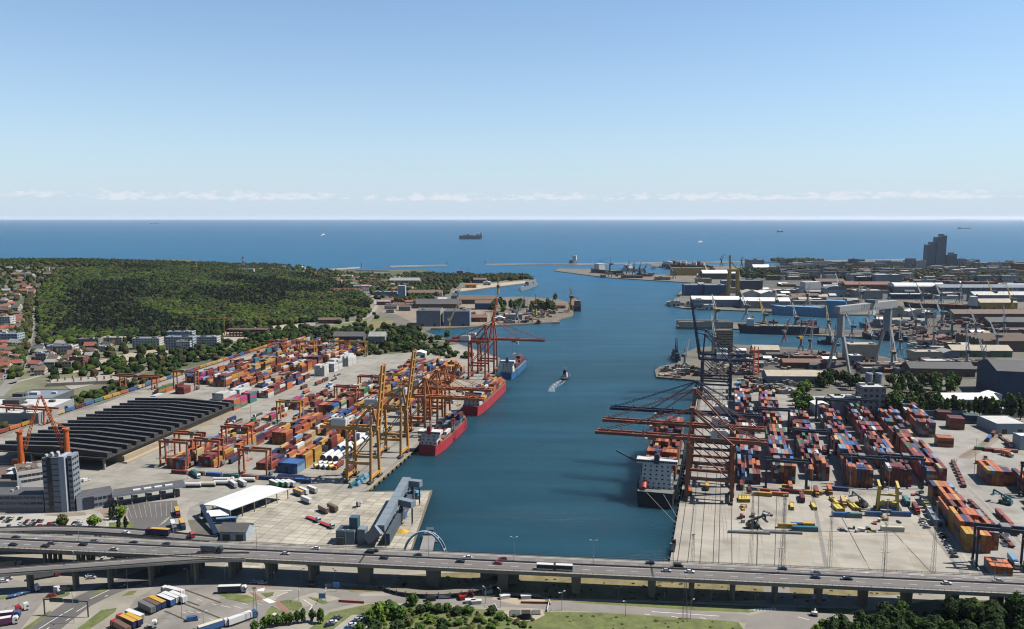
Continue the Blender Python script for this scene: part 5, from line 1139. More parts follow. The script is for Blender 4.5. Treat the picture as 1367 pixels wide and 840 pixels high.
def bpx(label, cat, x0, x1, yb, yt, d, wall='grey', roof='grey', style='flat', rz=0.0, group=None, name='building', floors=0, cols=0, units=0, doors=0, rh=None, strips=False, zbase=2.0, hmul=1.0):
    """front facade between the photo columns x0..x1, its foot at row yb and its eave at row yt; d = depth in metres"""
    a, b = Vector(G(x0, yb, zbase)), Vector(G(x1, yb, zbase)); w = (b - a).length; Y = (a.y + b.y) / 2
    h = max(2.5, (yb - yt) / PPM(Y) * 1.0 * hmul); c = (a + b) / 2
    n = Vector((-math.sin(rz), math.cos(rz))); c = c + n * d / 2
    return bldg(label, cat, c.x, c.y, rz, w, d, h, wall, roof, style, floors, cols, zbase, group, name, rh, doors, units, strips=strips)
# ------------------------------------------------------------------ the harbour office, the gate, the sawtooth warehouse
m_off = mat('office_cladding', (.25, .28, .325), .6, .08, .2); m_offl = mat('office_panel', (.40, .44, .50), .5, .06, .2); m_offd = mat('office_navy', (.012, .022, .05), .25, .1, .3, spec=.6)
def office():
    cx, cy = G(79, 684); a = RD(3)
    t = thing('office_tower', 'ten storey grey office tower with a dark vertical stripe beside the gate', 'office building', (cx, cy, 2.0), a)
    w0, w1, D, H = -8.6, 2.0, 9.0, 36.0
    MB().box(w0, w1, 0, D, 0, H).build('wall', m_off, t)
    MB().box(w0 + 2.8, w0 + 5.6, -.35, -.004, 0, H + .6).build('stair_stripe', m_offd, t)
    MB().box(w1 + .002, w1 + 3.6, -.8, D + .5, 0, H + .9).build('side_panel', m_offl, t)
    MB().box(w1 + 3.61, w1 + 4.8, 2.5, D, 0, H - 1).build('recess', m_offd, t)
    MB().box(w1 + 4.81, w1 + 7.6, 1.0, D + 1, 0, H + .9).build('wing', m_off, t)
    MB().box(w0 + .6, w1 - .4, .6, D - .6, H + .002, H + .15).build('roof', RM['dark grey'], t)
    for k in range(5): MB().box(w0 + 1 + 1.9 * k, w0 + 2.1 + 1.9 * k, 2 + (k % 2) * 3, 4 + (k % 2) * 3, H + .152, H + 1.6 + .3 * k).build('roof_unit', RM['light grey'], t)
    for k in range(10):
        zz = 3.6 * k + 1.3
        MB().box(w0 + .3, w0 + 2.5, -.08, -.004, zz, zz + 1.3).build('window', m_win, t)
        MB().box(w0 + 5.8, w1 - .3, -.08, -.004, zz + 1.4, zz + 1.9).build('floor_band', m_offd, t)
        MB().box(w1 + 5.2, w1 + 7.2, .92, .996, zz, zz + 1.4).build('window', m_win, t)
        for q in range(3): MB().box(w1 + 7.604, w1 + 7.68, 1.6 + 2.8 * q, 3.6 + 2.8 * q, zz, zz + 1.4).build('window', m_win, t)
    # low front wing
    cx, cy = G(30, 684); 
    t = thing('office_wing', 'low grey three storey office wing with dark window bands left of the tower', 'office building', (cx, cy, 2.0), RD(1))
    MB().box(-40, 13.8, 0, 15, 0, 11.5).build('wall', m_off, t); MB().box(-39.5, 13.3, .5, 14.5, 11.502, 11.7).build('roof', RM['dark grey'], t)
    for k in range(3):
        for s in range(13): MB().box(-39.4 + 4.1 * s, -35.9 + 4.1 * s, -.08, -.004, 3.7 * k + 1.4, 3.7 * k + 3.0).build('window', m_win, t)
    for k in range(9): MB().rbox(rnd(-35, 12), rnd(3, 13), 11.702, rnd(1, 3), rnd(1, 2), rnd(.6, 1.8)).build('roof_unit', RM['light grey'], t)
    # rear wing seen obliquely
    A, B = Vector(G(24, 654)), Vector(G(66, 647)); d = B - A; rz = math.atan2(d.y, d.x)
    t = thing('office_rear_wing', 'pale rear office wing with a cluttered brown roof behind the low wing', 'office building', (A.x, A.y, 2.0), rz)
    L = d.length; MB().box(0, L, 0, 22, -.5, 12.5).build('wall', WM['white'], t); MB().box(.4, L - .4, .4, 21.6, 12.502, 12.7).build('roof', RM['brown'], t)
    for k in range(2):
        for s in range(7): MB().box(1 + L * s / 7.3, 3.4 + L * s / 7.3, -.08, -.004, 4.4 + 3.8 * k, 6.2 + 3.8 * k).build('window', m_win, t)
    for k in range(14): MB().rbox(rnd(2, L - 2), rnd(2, 20), 12.702, rnd(.8, 3), rnd(.8, 2), rnd(.5, 1.8)).build('roof_unit', RM['light grey' if k % 2 else 'dark grey'], t)
    bpx('flat grey hall at the picture edge behind the office wing', 'building', -60, 24, 656, 643, 40, 'blue grey', 'brown', units=6)
    # right wing and gate canopy
    A, B = Vector(G(103, 683)), Vector(G(153, 674)); d = B - A; rz = math.atan2(d.y, d.x); L = d.length
    t = thing('gate_office', 'two storey grey gate office with a navy glass panel right of the tower', 'office building', (A.x, A.y, 2.0), rz)
    MB().box(0, L, 0, 14, 0, 9).build('wall', m_off, t); MB().box(.4, L - .4, .4, 13.6, 9.002, 9.2).build('roof', RM['dark grey'], t)
    MB().box(4, 10, -.5, -.004, .8, 8.2).build('glass_panel', m_offd, t)
    for k in range(2):
        for s in range(5): MB().box(L * .45 + 2.7 * s, L * .45 + 2.2 + 2.7 * s, -.08, -.004, 1.4 + 4 * k, 3.2 + 4 * k).build('window', m_win, t)
    A, B = Vector(G(150, 670, 6)), Vector(G(248, 655.5, 6)); d = B - A; rz = math.atan2(d.y, d.x); L = d.length
    t = thing('gate_canopy', 'long flat gate canopy with booths and white signs over the lorry lanes', 'canopy', (A.x, A.y, 2.0), rz)
    MB().box(0, L, -1, 11, 7.0, 8.8).build('roof_slab', m_off, t); MB().box(.4, L - .4, -.6, 10.6, 8.802, 8.95).build('roof', RM['dark grey'], t)
    for k in range(5):
        xx = 3 + (L - 10) * k / 4
        MB().box(xx - .4, xx + .4, .5, 1.3, 0, 6.998).build('column', m_conc, t); MB().box(xx - .4, xx + .4, 8.5, 9.3, 0, 6.998).build('column', m_conc, t)
        b = MB().box(xx + .8, xx + 3.4, 2, 8, 0, 3.4).build('booth', m_offd, t); MB().box(xx + .6, xx + 3.6, 1.8, 8.2, 3.402, 3.7).build('booth_roof', WM['white'], b)
    for k in range(4): MB().box(L * .28 + 6.5 * k, L * .28 + 11 * 1 + 6.5 * k - 6.4, .2, 3.0, 8.952, 9.6).build('sign_board', paint('white'), t)
office()
area('gate_plaza', [(163, 674), (236, 668), (246, 716), (185, 722)], m_asph, lift=.07)
for k in range(9): strip('lane_line', [(170 + 7.4 * k, 675 - .6 * k), (176 + 6.6 * k, 692 - .4 * k)], .25, MATS['concrete_plain'], lift=.1)
for k in range(4): strip('lane_line', [(212 + 3 * k, 702 - 3 * k), (222 + 2 * k, 696 - 2 * k)], .3, m_white, lift=.1)
strip('road', [(252, 722), (245, 705), (241, 690), (246, 678), (262, 670)], 7, m_conc, lift=.08)
area('car_park', [(-40, 690), (60, 686), (160, 688), (158, 702), (60, 706), (-40, 706)], mat('car_park_paving', (.42, .40, .36), .9, .15, .1), lift=.06)
strip('footpath', [(60, 686), (110, 682), (128, 685), (135, 695), (137, 712)], 5, m_conc, lift=.09)
area('lawn', [(145, 698), (178, 696), (182, 712), (146, 712)], m_grass, lift=.08); area('lawn', [(126, 682), (150, 676), (172, 678), (170, 689), (140, 692)], m_dirt, lift=.08); area('lawn', [(58, 688), (112, 684), (116, 688), (90, 690)], m_dirt, lift=.1)
ci = 0
for row, (y0, xs) in enumerate(((691.5, (4, 11, 17, 26)), (695, (6, 13, 36, 43, 50, 57)), (698.5, (28, 34, 41, 47, 66, 73, 98, 104, 110)), (702, (12, 27, 36, 51, 58, 63, 70, 100, 106)))):
    for px in xs:
        x, y = G(px + rnd(-1.5, 1.5), y0 + rnd(-.5, .5), 2.6); car(x, y, 2.07, RD(100) + rnd(-.15, .15), ['black', 'grey', 'white', 'dark blue', 'silver', 'black', 'red', 'grey'][ci % 8], ('in the %s row of the car park below the office tower' % ('back', 'second', 'third', 'front')[row]), 'cars below the office tower', wheels=True); ci += 1
car(*G(111, 641, 2.8), 2.06, 1.1, 'white', 'behind the gate office beside a second one', 'vans behind the gate office', True); car(*G(115, 641, 2.8), 2.06, 1.1, 'white', 'behind the gate office beside a second one', 'vans behind the gate office', True)
for pa, pb, cab, bx, rf, lb in (((234, 676), (239, 690), 'dark red', 'navy', 'yellow', 'lorry with a yellow roof leaving the gate canopy'), ((240, 692), (246, 706), 'navy', 'navy', 'yellow', 'navy lorry with a yellow roof on the gate plaza'), ((229, 695), (233, 706), 'grey', 'grey', 'white', 'grey lorry with a white roof on the gate plaza')): truck(pa, pb, cab, bx, rf, lb, 'lorries at the gate', L=9)
# sawtooth warehouse
def warehouse():
    u0, u1, v0, v1 = 8.0, 178.0, -308.0, -210.0
    t = thing('sawtooth_warehouse', 'huge warehouse with a black roof of many sawtooth ridges', 'warehouse', (*FL.at(u0, v1), 2.0), -FL.a)
    W, L = v1 - v0, u1 - u0; ma = mat('sawtooth_black', (.045, .043, .045), .75, .25, .1, grime=.25); mb = mat('sawtooth_edge', (.15, .145, .145), .7, .15, .2)
    MB().box(-W, -1, 14, L, 0, 8.6).build('wall', WM['tan'], t)
    MB().box(-W - 1, 2.5, -6, L + 2, 8.602, 9.4).build('roof_slab', ma, t)
    n = 16
    for k in range(n):
        y0 = -5 + (L + 5) * k / n; p = (L + 5) / n
        b = MB(); m = -W * .46
        vs = []
        for x, dz in ((-W - .8, 0), (m, 2.2), (2.2, 0)): vs += [(x, y0 + p * .06, 9.41), (x, y0 + p * .1, 13.0 + dz), (x, y0 + p * .55, 12.4 + dz), (x, y0 + p * .6, 9.41)]
        fs = []
        for s in range(2):
            for q in range(3): fs.append((4 * s + q, 4 * s + 4 + q, 4 * s + 5 + q, 4 * s + 1 + q))
        fs += [(0, 1, 2, 3), (11, 10, 9, 8)]
        b.add(vs, fs).build('roof_ridge', ma, t)
        q = MB()
        for x0, d0, x1, d1 in ((-W - .8, 0, m, 2.2), (m, 2.2, 2.2, 0)): q.beam((x0, y0 + p * .12, 13.05 + d0), (x1, y0 + p * .12, 13.05 + d1), .7, .35)
        q.build('ridge_cap', mb, t)
    for k in range(4): MB().box(-W + 2 + (W - 3) * k / 3 - .7, -W + 2 + (W - 3) * k / 3 + .7, -4.6, -3.2, 0, 8.6).build('column', m_conc, t)
    for k in range(7): MB().box(-W - .9, -W + 5, 15 + 28 * k, 28 + 28 * k, 9.402, 10.4).build('eave_panel', mat('eave_pale', (.48, .50, .53), .6, .08, .2), t)
    MB().box(-.998, 2.2, 14, L * .5, 0, 5.0).build('loading_wall', WM['tan'], t)
    MB().box(2.202, 6.0, 12, L * .45, 0, 1.2).build('loading_ramp', m_sand, t)
warehouse()
# orange harbour cranes
def harbour_crane(px, py, th, jl, jaz, jel, label):
    x, y = G(px, py); t = thing('harbour_crane', label, 'crane', (x, y, 2.0), 0, 'orange harbour cranes'); m = mat('crane_bright_orange', (.58, .125, .022), .5, .12, .2, grime=.12)
    MB().box(-5, 5, -5, 5, 0, 2).build('undercarriage', m_chassis, t); MB().cyl((0, 0, 2), (0, 0, th), 2.2, 1.8, n=14).build('tower', m, t)
    MB().cyl((0, 0, th), (0, 0, th + 1.2), 2.6, 2.6, n=14).build('tower_head', m, t); MB().rbox(-3.5, 0, 6, 5, 5, 5).build('machine_house', m, t)
    c, s = math.cos(jaz), math.sin(jaz); b0 = Vector((2.5 * c, 2.5 * s, th * .58)); b1 = b0 + Vector((math.cos(jel) * c, math.cos(jel) * s, math.sin(jel))) * jl; n_ = Vector((-s, c, 0)); up = (b1 - b0).normalized().cross(n_)
    ch = [b0 + n_ * a * 1.3 + up * b * 1.1 for a in (-1, 1) for b in (-1, 1)]; ce = [b1 + n_ * a * .4 + up * b * .4 for a in (-1, 1) for b in (-1, 1)]
    for a, b in zip(ch, ce): MB().beam(a, b, .32).build('jib_chord', m, t)
    q = MB(); k = 16
    for i in range(k):
        f, g = i / k, (i + 1) / k
        for a, b in ((0, 1), (2, 3), (0, 2), (1, 3)): q.beam(ch[a].lerp(ce[a], f), ch[b].lerp(ce[b], g), .2)
    structure(q.build('jib_lacing', m, t), 'stuff')
    for s_ in (-1, 1): MB().beam(Vector((0, 0, th + 1)) + n_ * s_ * .8, b0.lerp(b1, .55) + n_ * s_ * .5, .3).build('luffing_strut', m, t)
    cb = b0.lerp(b1, .2); MB().rbox(0, 0, th * .62, 2.5, 2.5, 2.6).build('operator_cab', paint('white'), t)
harbour_crane(30, 632, 31, 40, RD(25), RD(73), 'orange harbour crane nearest the picture edge with a raised lattice jib')
harbour_crane(92, 634, 34, 42, RD(176), RD(70), 'orange harbour crane behind the office tower with its jib raised to the left')
# ------------------------------------------------------------------ slab yard: tents, trailers, conveyor pier
def tent():
    P4 = [Vector((*G(a, b, 9), 9 - 2)) for a, b in ((269, 674), (307, 681), (384, 653), (339, 648))]; O = (P4[0] + P4[1] + P4[2] + P4[3]) / 4; O.z = 0
    t = thing('open_shelter', 'large white-roofed open shelter on the slab yard', 'shelter', (O.x, O.y, 2.0)); q = [p - O for p in P4]; m = mat('membrane_white', (.74, .74, .73), .6, .05, .1)
    n = 5; e0 = q[0]; e1 = q[1]; f0 = q[3]; f1 = q[2]
    for k in range(n):
        a, b = k / n, (k + 1) / n; c4 = [e0.lerp(f0, a), e1.lerp(f1, a), e1.lerp(f1, b), e0.lerp(f0, b)]; mid0 = (c4[0] + c4[1]) / 2 + Vector((0, 0, 1.2)); mid1 = (c4[2] + c4[3]) / 2 + Vector((0, 0, 1.2))
        B = MB(); B.add([c4[0], mid0, c4[1], c4[2], mid1, c4[3]] + [p - Vector((0, 0, .5)) for p in (c4[0], mid0, c4[1], c4[2], mid1, c4[3])], [(0, 1, 4, 5), (1, 2, 3, 4), (11, 10, 7, 6), (10, 9, 8, 7), (0, 6, 7, 1), (1, 7, 8, 2), (3, 9, 10, 4), (4, 10, 11, 5), (2, 8, 9, 3), (5, 11, 6, 0)]); B.build('roof_panel', m, t)
    for k in range(n + 1):
        for p in (e0.lerp(f0, k / n), e1.lerp(f1, k / n)): MB().box(p.x - .3, p.x + .3, p.y - .3, p.y + .3, 0, 6.5).build('column', m_conc, t)
    for k in range(4):
        p = e0.lerp(f1, .3 + .15 * k); MB().rbox(p.x, p.y, 0, 3.5, 2.4, 2.8, .6).build('booth', WM['white' if k % 2 else 'blue grey'], t)
tent()
bpx('small white tent in front of the open shelter', 'tent', 277, 304, 697, 688, 9, 'grey', 'white', 'xgable', RD(12)); bpx('low shed with a dark gable roof between the shelter and the viaduct', 'shed', 293, 329, 722, 709, 12, 'pale blue', 'dark grey', 'xgable', RD(-4), doors=2, rh=3)
x, y = G(302, 696, 3); t = thing('passenger_coach', 'blue coach parked beside the white shelter', 'coach', (x, y, 2.06), .2); MB().box(-6, 6, -1.25, 1.25, .4, 3.2).build('body', paint('blue'), t); MB().box(-5.8, 5.8, -1.2, 1.2, 3.203, 3.4).build('roof', paint('light blue'), t); MB().box(-5.6, 5.6, -1.28, 1.28, 1.5, 2.5).build('window_band', m_glass, t)
for xx in (-4, 4):
    for s in (-1, 1): put('wheel', twheel_me, t, (xx, s * 1.1, .5))
a = Vector((*G(270, 688), 2)); b = Vector((*G(289, 716), 2)); tag(MB().beam((0, 0, 7), b - a + Vector((0, 0, 1.5)), 3, .5).beam((0, 0, 0), (0, 0, 7), 1.2).beam(b - a, b - a + Vector((0, 0, 1.5)), 2.5).build('loading_ramp', m_offd, None, tuple(a)), 'dark sloping steel ramp beside the small white tent', 'ramp')
TY = 'trailers on the slab yard'
for pa, pb, k, cab, bx, rf, lb in (((392, 655), (405, 660), 'trailer', '', 'grey', 'yellow', 'grey trailer with a yellow roof beside two white ones'), ((399, 653), (411, 658), 'trailer', '', 'white', 'white', 'white trailer in the middle of three beside the shelter'), ((411, 651), (423, 656), 'trailer', '', 'silver', 'white', 'white trailer standing apart to the right of two others'),
      ((403, 665), (415, 670), 'trailer', '', 'white', 'white', 'single white trailer on the open slab yard'), ((426, 677), (438, 683), 'trailer', '', 'brown', 'beige', 'brown trailer with a pale roof on the slab yard'), ((438, 675), (450, 681), 'trailer', '', 'brown', 'brown', 'dark brown trailer on the slab yard'),
      ((408, 687), (424, 693), 'flat', 'silver', 'red', 'red', 'flatbed lorry crossing the slab yard'), ((427, 695), (442, 701), 'flat', 'silver', 'red', 'red', 'second flatbed lorry crossing the slab yard'), ((474, 674), (483, 671), 'tractor', 'silver', 'white', 'white', 'pale lorry tractor near the conveyor pier'),
      ((306, 643), (317, 650), 'trailer', '', 'silver', 'white', 'silver trailer behind the white shelter'), ((318, 642), (329, 648), 'trailer', '', 'silver', 'white', 'second silver trailer behind the white shelter'), ((286, 640), (306, 640), 'tank', 'white', 'white', 'white', 'white tank lorry behind the gate canopy'),
      ((360, 643), (372, 648), 'trailer', '', 'green', 'white', 'green trailer at the end of the striped row'), ((368, 643), (380, 648), 'trailer', '', 'green', 'white', 'green and white trailer in the striped row'), ((376, 643), (387, 648), 'trailer', '', 'silver', 'white', 'silver trailer in the striped row'), ((383, 643), (394, 648), 'trailer', '', 'silver', 'white', 'last silver trailer in the striped row'),
      ((255, 629), (266, 636), 'box', 'white', 'teal', 'teal', 'teal lorry in front of the container rows'), ((298, 572), (309, 567), 'box', 'white', 'white', 'white', 'white lorry driving beside the sawtooth warehouse')): truck(pa, pb, cab or 'white', bx, rf, lb, TY, kind=k, L=10 if k != 'tank' else 12)
for i, (px, py) in enumerate(((258, 648), (277, 647), (296, 645), (314, 643), (330, 641))):
    x, y = G(px, py, 3.5); t = thing('tank_wagon', 'cream tank wagon in the row behind the gate canopy', 'wagon', (x, y, 2.06), -.0, 'tank wagons behind the gate'); MB().cyl((-5.4, 0, 2.3), (5.4, 0, 2.3), 1.3, n=12).build('tank', paint('cream' if i % 2 else 'white'), t); MB().box(-5.8, 5.8, -.9, .9, .6, .95).build('frame', m_chassis, t)
    for xx in (-4.2, 4.2): MB().cyl((xx, -.9, .5), (xx, .9, .5), .5, n=10).build('wheelset', m_tyre, t)
tag(MB().box(-11, 11, -4.5, 4.5, 0, .4).add([(-11, -4.5, .4), (11, -4.5, .4), (11, 4.5, .4), (-11, 4.5, .4), (-9, 0, 4.2), (9, 0, 4.2)], [(0, 1, 5, 4), (2, 3, 4, 5), (1, 2, 5), (3, 0, 4)]).build('tarpaulin_pile', paint('navy'), None, (*G(388, 641), 2.06), -.1), 'navy tarpaulin pile behind the striped trailers', 'pile')
# wind turbine tower sections and reels on the quay apron
for k in range(9):
    u = 58 + (k // 3) * 27; v = -60 + (k % 3) * 5.4
    x, y = FL.at(u, v); t = thing('tower_section', 'white wind turbine tower section lying on the left quay', 'tower section', (x, y, 2.06), -FL.a, 'tower sections on the left quay')
    MB().cyl((0, 0, 2.5), (0, 24, 2.5), 2.25, 1.95, n=16).build('shell', mat('tower_white', (.68, .68, .68), .45, .05, .1), t); MB().cyl((0, -.6, 2.5), (0, -.02, 2.5), 2.3, 2.3, n=16).build('end_cover', paint('navy' if k < 3 else 'light blue'), t)
    for yy in (4, 19): MB().box(-2.2, 2.2, yy - .5, yy + .5, 0, .9).build('cradle', m_chassis, t)
for k in range(8):
    x, y = FL.at(40 + (k // 4) * 7, -57 + (k % 4) * 4); t = tag(MB().cyl((-1.5, 0, 1.7), (1.5, 0, 1.7), 1.7, n=12).cyl((-1.7, 0, 1.7), (-1.505, 0, 1.7), 2.0, n=12).cyl((1.505, 0, 1.7), (1.7, 0, 1.7), 2.0, n=12).build('cable_reel', paint('white' if k % 3 else 'yellow'), None, (x, y, 2.35), -FL.a + .8), 'big reel on the quay apron beside the tower sections', 'reel', 'reels on the left quay')
for k in range(4): tag(MB().box(-1.4, 1.4, -7, 7, 0, 1.6).cyl((0, -6.8, 2.2), (0, 6.8, 2.2), .8, n=8).build('steel_pipe_stack', paint('light blue' if k % 2 else 'teal'), None, (*FL.at(10 + 5 * k, -14 + 3 * (k % 2)), 2.06), -FL.a), 'pale blue steel pieces under the nearest yellow crane', 'steel pieces', 'steel pieces under the yellow crane')
# conveyor galleries on the pier
m_gal = mat('gallery_blue_grey', (.20, .245, .29), .6, .12, .2); m_gald = mat('gallery_dark', (.06, .09, .115), .6, .15, .2); m_galt = mat('silo_teal', (.045, .12, .16), .6, .15, .2)
def conveyor():
    a, b = Vector((*G(507, 706, 13), 11)), Vector((*G(543, 641, 16), 14)); O = Vector((a.x, a.y, 0)); t = thing('conveyor_gallery', 'long blue-grey conveyor gallery on steel trestles along the pier', 'conveyor', (O.x, O.y, 2.0)); A = a - O; B = b - O
    n = 9
    for k in range(n):
        p, q = A.lerp(B, k / n), A.lerp(B, (k + 1) / n); d = (q - p).normalized()
        MB().beam(p + d * .1, q - d * .1, 5.4, 4.2).build('gallery_section', m_gal, t)
    for k in range(0, n + 1):
        p = A.lerp(B, k / n); s = MB(); r = Vector((-(B - A).y, (B - A).x, 0)).normalized()
        for e in (-1, 1): s.beam((p + r * e * 2.4) * 1, Vector(((p + r * e * 3.4).x, (p + r * e * 3.4).y, 0)), .5)
        s.beam(Vector(((p - r * 3).x, (p - r * 3).y, 5)), Vector(((p + r * 3).x, (p + r * 3).y, 5)), .35); s.build('trestle', m_gald, t)
    MB().beam(Vector((A.x + 4, A.y + 2, 4)), Vector((B.x + 4, B.y, 4.5)), 2.6, 6.5).build('service_tower', m_gald, t)
    for k, (fx, px, py) in enumerate(((.95, 562, 646), (.55, 552, 671))):
        p = A.lerp(B, fx); q = Vector((*G(px, py, 16), 14)) - O; q.z = p.z + .2
        MB().beam(p, q, 4.6, 4.0).build('loading_arm', m_gal, t); d = (q - p).normalized(); e = q - d * 1.2
        for s in (-1, 1): MB().beam(Vector((e.x, e.y + s * 1.8, p.z - 2)), Vector((e.x, e.y + s * 1.8, 0)), .5).build('support_leg', m_gald, t)
        f = p + d * 5; MB().beam(Vector((f.x, f.y, p.z - 1.8)), Vector((f.x, f.y, 2)), 1.4, 1.4).build('loading_chute', m_gald, t)
    p = Vector((*G(491, 728), 0)) - O; MB().beam(Vector((p.x, p.y, 4)), A + Vector((0, 0, .2)), 5.2, 6.0).build('inclined_gallery', m_gal, t)
    t = thing('grain_intake', 'blue-grey intake building with a teal tower by the conveyor foot', 'building', (*G(462, 727), 2.0), RD(-6))
    MB().box(-6, 5, 0, 9, 0, 8).build('wall', mat('intake_blue', (.14, .20, .23), .6, .15, .2), t); MB().box(-5.6, 4.6, .4, 8.6, 8.002, 8.3).build('roof', m_gald, t); MB().box(1.2, 6.2, 3, 8, 8.303, 15).build('tower', m_galt, t); MB().box(6.5, 11, 1, 7, 0, 9).build('silo', m_gal, t)
    MB().box(-5, -1, -1.2, -.01, 0, 4.5).build('door', m_door, t)
conveyor()
for px, py, c, lb in ((541, 667, 'blue', 'blue hopper unit on the pier below the nearer loading arm'), (535, 697, 'light blue', ''), (555, 665, 'light blue', 'pale blue hopper unit on the pier below the far loading arm'), (549, 666, 'red', 'red hopper unit on the pier below the far loading arm')):
    if not lb: px, py, c, lb = 536, 691, 'blue', 'bright blue hopper unit on the pier beside the gallery trestles'
    x, y = G(px, py); t = thing('hopper_unit', lb, 'hopper', (x, y, 2.06), -FL.a, 'hopper units on the pier'); MB().box(-3, 3, -2.5, 2.5, 0, 2.8).build('body', paint(c), t); MB().hexa([(-2, -1.6, 2.802), (2, -1.6, 2.802), (2, 1.6, 2.802), (-2, 1.6, 2.802), (-3, -2.4, 4.6), (3, -2.4, 4.6), (3, 2.4, 4.6), (-3, 2.4, 4.6)]).build('hopper', paint('light blue'), t)
x, y = G(537, 710); t = tag(MB().cyl((0, 0, 0), (0, 0, .9), 4.0, 2.2, n=12).cyl((0, 0, .9), (0, 0, 1.8), 2.2, .3, n=12).build('sulphur_heap', mat('yellow_heap', (.55, .33, .05), .95, .2, .5), None, (x, y, 2.06)), 'small yellow heap lying on the pier', 'heap')
# arched loading portal over the ferry ramp, in the water by the pier
def portal():
    x, y = G(566, 746, 2); t = thing('arched_ramp_portal', 'pale blue double-arched steel portal over a floating ramp', 'portal', (x, y, 0)); m = mat('portal_blue', (.28, .40, .48), .5, .1, .3); R1, H1 = 11.5, 17.0; A = {}
    for yy in (0, 5):
        P_ = [Vector((math.cos(math.pi * i / 18) * (R1 + yy * .12), yy, math.sin(math.pi * i / 18) * (H1 - yy * .35) + .5)) for i in range(19)]; A[yy] = P_; b = MB()
        for p, q in zip(P_[:-1], P_[1:]): b.beam(p, q, .9)
        b.build('arch_rib', m, t)
    for i in (2, 5, 9, 13, 16): MB().beam(A[0][i], A[5][i], .7).build('cross_strut', m, t)
    MB().hexa([(-4, -4, .6), (4, -4, .6), (3.4, 34, 2.2), (-3.4, 34, 2.2), (-4, -4, 1.6), (4, -4, 1.6), (3.4, 34, 3.2), (-3.4, 34, 3.2)]).build('ramp_deck', mat('ramp_grey', (.25, .24, .235), .8, .15, .2), t)
    MB().box(-5, 5, 26, 36, -1, .598).build('pontoon', m_gald, t); MB().box(-2.2, 2.2, 30, 34, 3.21, 6.5).build('winch_house', m_gald, t)
portal()
# ------------------------------------------------------------------ right terminal: objects on the open storage yard
yl = mat('steel_yellow', (.66, .50, .10), .5, .1, .3)
for k, (px, py, L, rz) in enumerate(((988, 668, 9, 0), (991.5, 668, 9, 0), (995, 668, 9, 0), (998.5, 668, 9, 0), (1057, 678, 10, -.05), (1086, 678, 10, .1), (1114, 671, 13, .25), (1116, 680, 11, .25), (1121, 680, 10, .25), (1131, 671, 12, .25), (1138, 678, 11, .25), (1142, 679, 10, .25))):
    x, y = G(px, py); t = tag(MB().box(-1.0, 1.0, -L / 2, L / 2, 0, 1.9).box(-1.3, 1.3, -L / 2, -L / 2 + .4, 0, 2.4).box(-1.3, 1.3, L / 2 - .4, L / 2, 0, 2.4).build('steel_beam', yl, None, (x, y, 2.1), rz - FR.a), 'yellow steel beam ' + ('standing alone on the storage yard' if px in (1057, 1086) else 'in the group of four near the quay crane' if px < 1000 else 'in the cluster beside the yellow lifter'), 'steel beam', 'yellow steel beams')
def lifter(px, py, rz, label):
    x, y = G(px, py); t = thing('yellow_lifter', label, 'lifting frame', (x, y, 2.1), rz)
    for sx in (-1, 1):
        for sy in (-1, 1): MB().beam((sx * 6, sy * 2.2, 1), (sx * 5, sy * 1.6, 17), 1.3, 1.3).build('mast', yl, t)
        MB().beam((sx * 5.5, -3.4, 16.5), (sx * 5.5, 4.5, 18.5), 1.5, .9).build('top_arm', yl, t); MB().box(sx * 6 - 1.6, sx * 6 + 1.6, -4, 4, 0, 1.6).build('bogie', m_chassis, t)
    MB().box(-6, 6, -1.4, 1.4, 3, 6.2).build('body', yl, t); MB().box(-5, 5, -2.6, -1.5, 1.7, 3.4).build('machine_deck', paint('blue'), t); MB().box(-1.4, 1.4, -3.2, -2.62, 3, 5.6).build('operator_cab', m_glass, t)
    MB().box(-5.2, 5.2, -.5, .5, 10, 11.2).build('cross_beam', yl, t)
lifter(1184, 682, -FR.a, 'tall yellow twin-mast lifting frame on the storage yard')
for px, py, c, L, lb in ((1123, 690, 'blue', 11, 'blue steel barge unit below the yellow beams'), (1140, 691, 'teal', 9, 'teal steel barge unit below the yellow beams'), (1166, 689, 'blue', 10, 'blue steel unit left of the yellow lifting frame'), (1202, 689, 'blue', 12, 'blue steel unit right of the yellow lifting frame'), (1074, 709, 'teal', 15, 'long teal steel box on the yard line'), (1191, 709, 'cream', 13, 'long cream container box on the yard line'), (1064, 704, 'blue', 7, 'small blue box on the yard line'), (1051, 705, 'yellow', 11, 'yellow storage box on the yard line'), (1078, 704, 'yellow', 8, 'second yellow storage box on the yard line'),
        (1000, 712, 'grey', 24, 'long low grey barrier block near the reach stacker'), (1045, 712, 'grey', 22, 'second low grey barrier block')):
    x, y = G(px, py); h = .9 if c == 'grey' else 2.6
    t = tag(MB().box(-L / 2, L / 2, -1.2, 1.2, 0, h).box(-L / 2 + .2, L / 2 - .2, -1.0, 1.0, h + .002, h + .25).box(-L / 2 - .1, -L / 2 - .002, -1.3, 1.3, 0, h + .1).box(L / 2 + .002, L / 2 + .1, -1.3, 1.3, 0, h + .1).build('steel_unit', paint(c), None, (x, y, 2.1), -FR.a * .4), lb, 'steel unit', 'steel units on the storage yard')
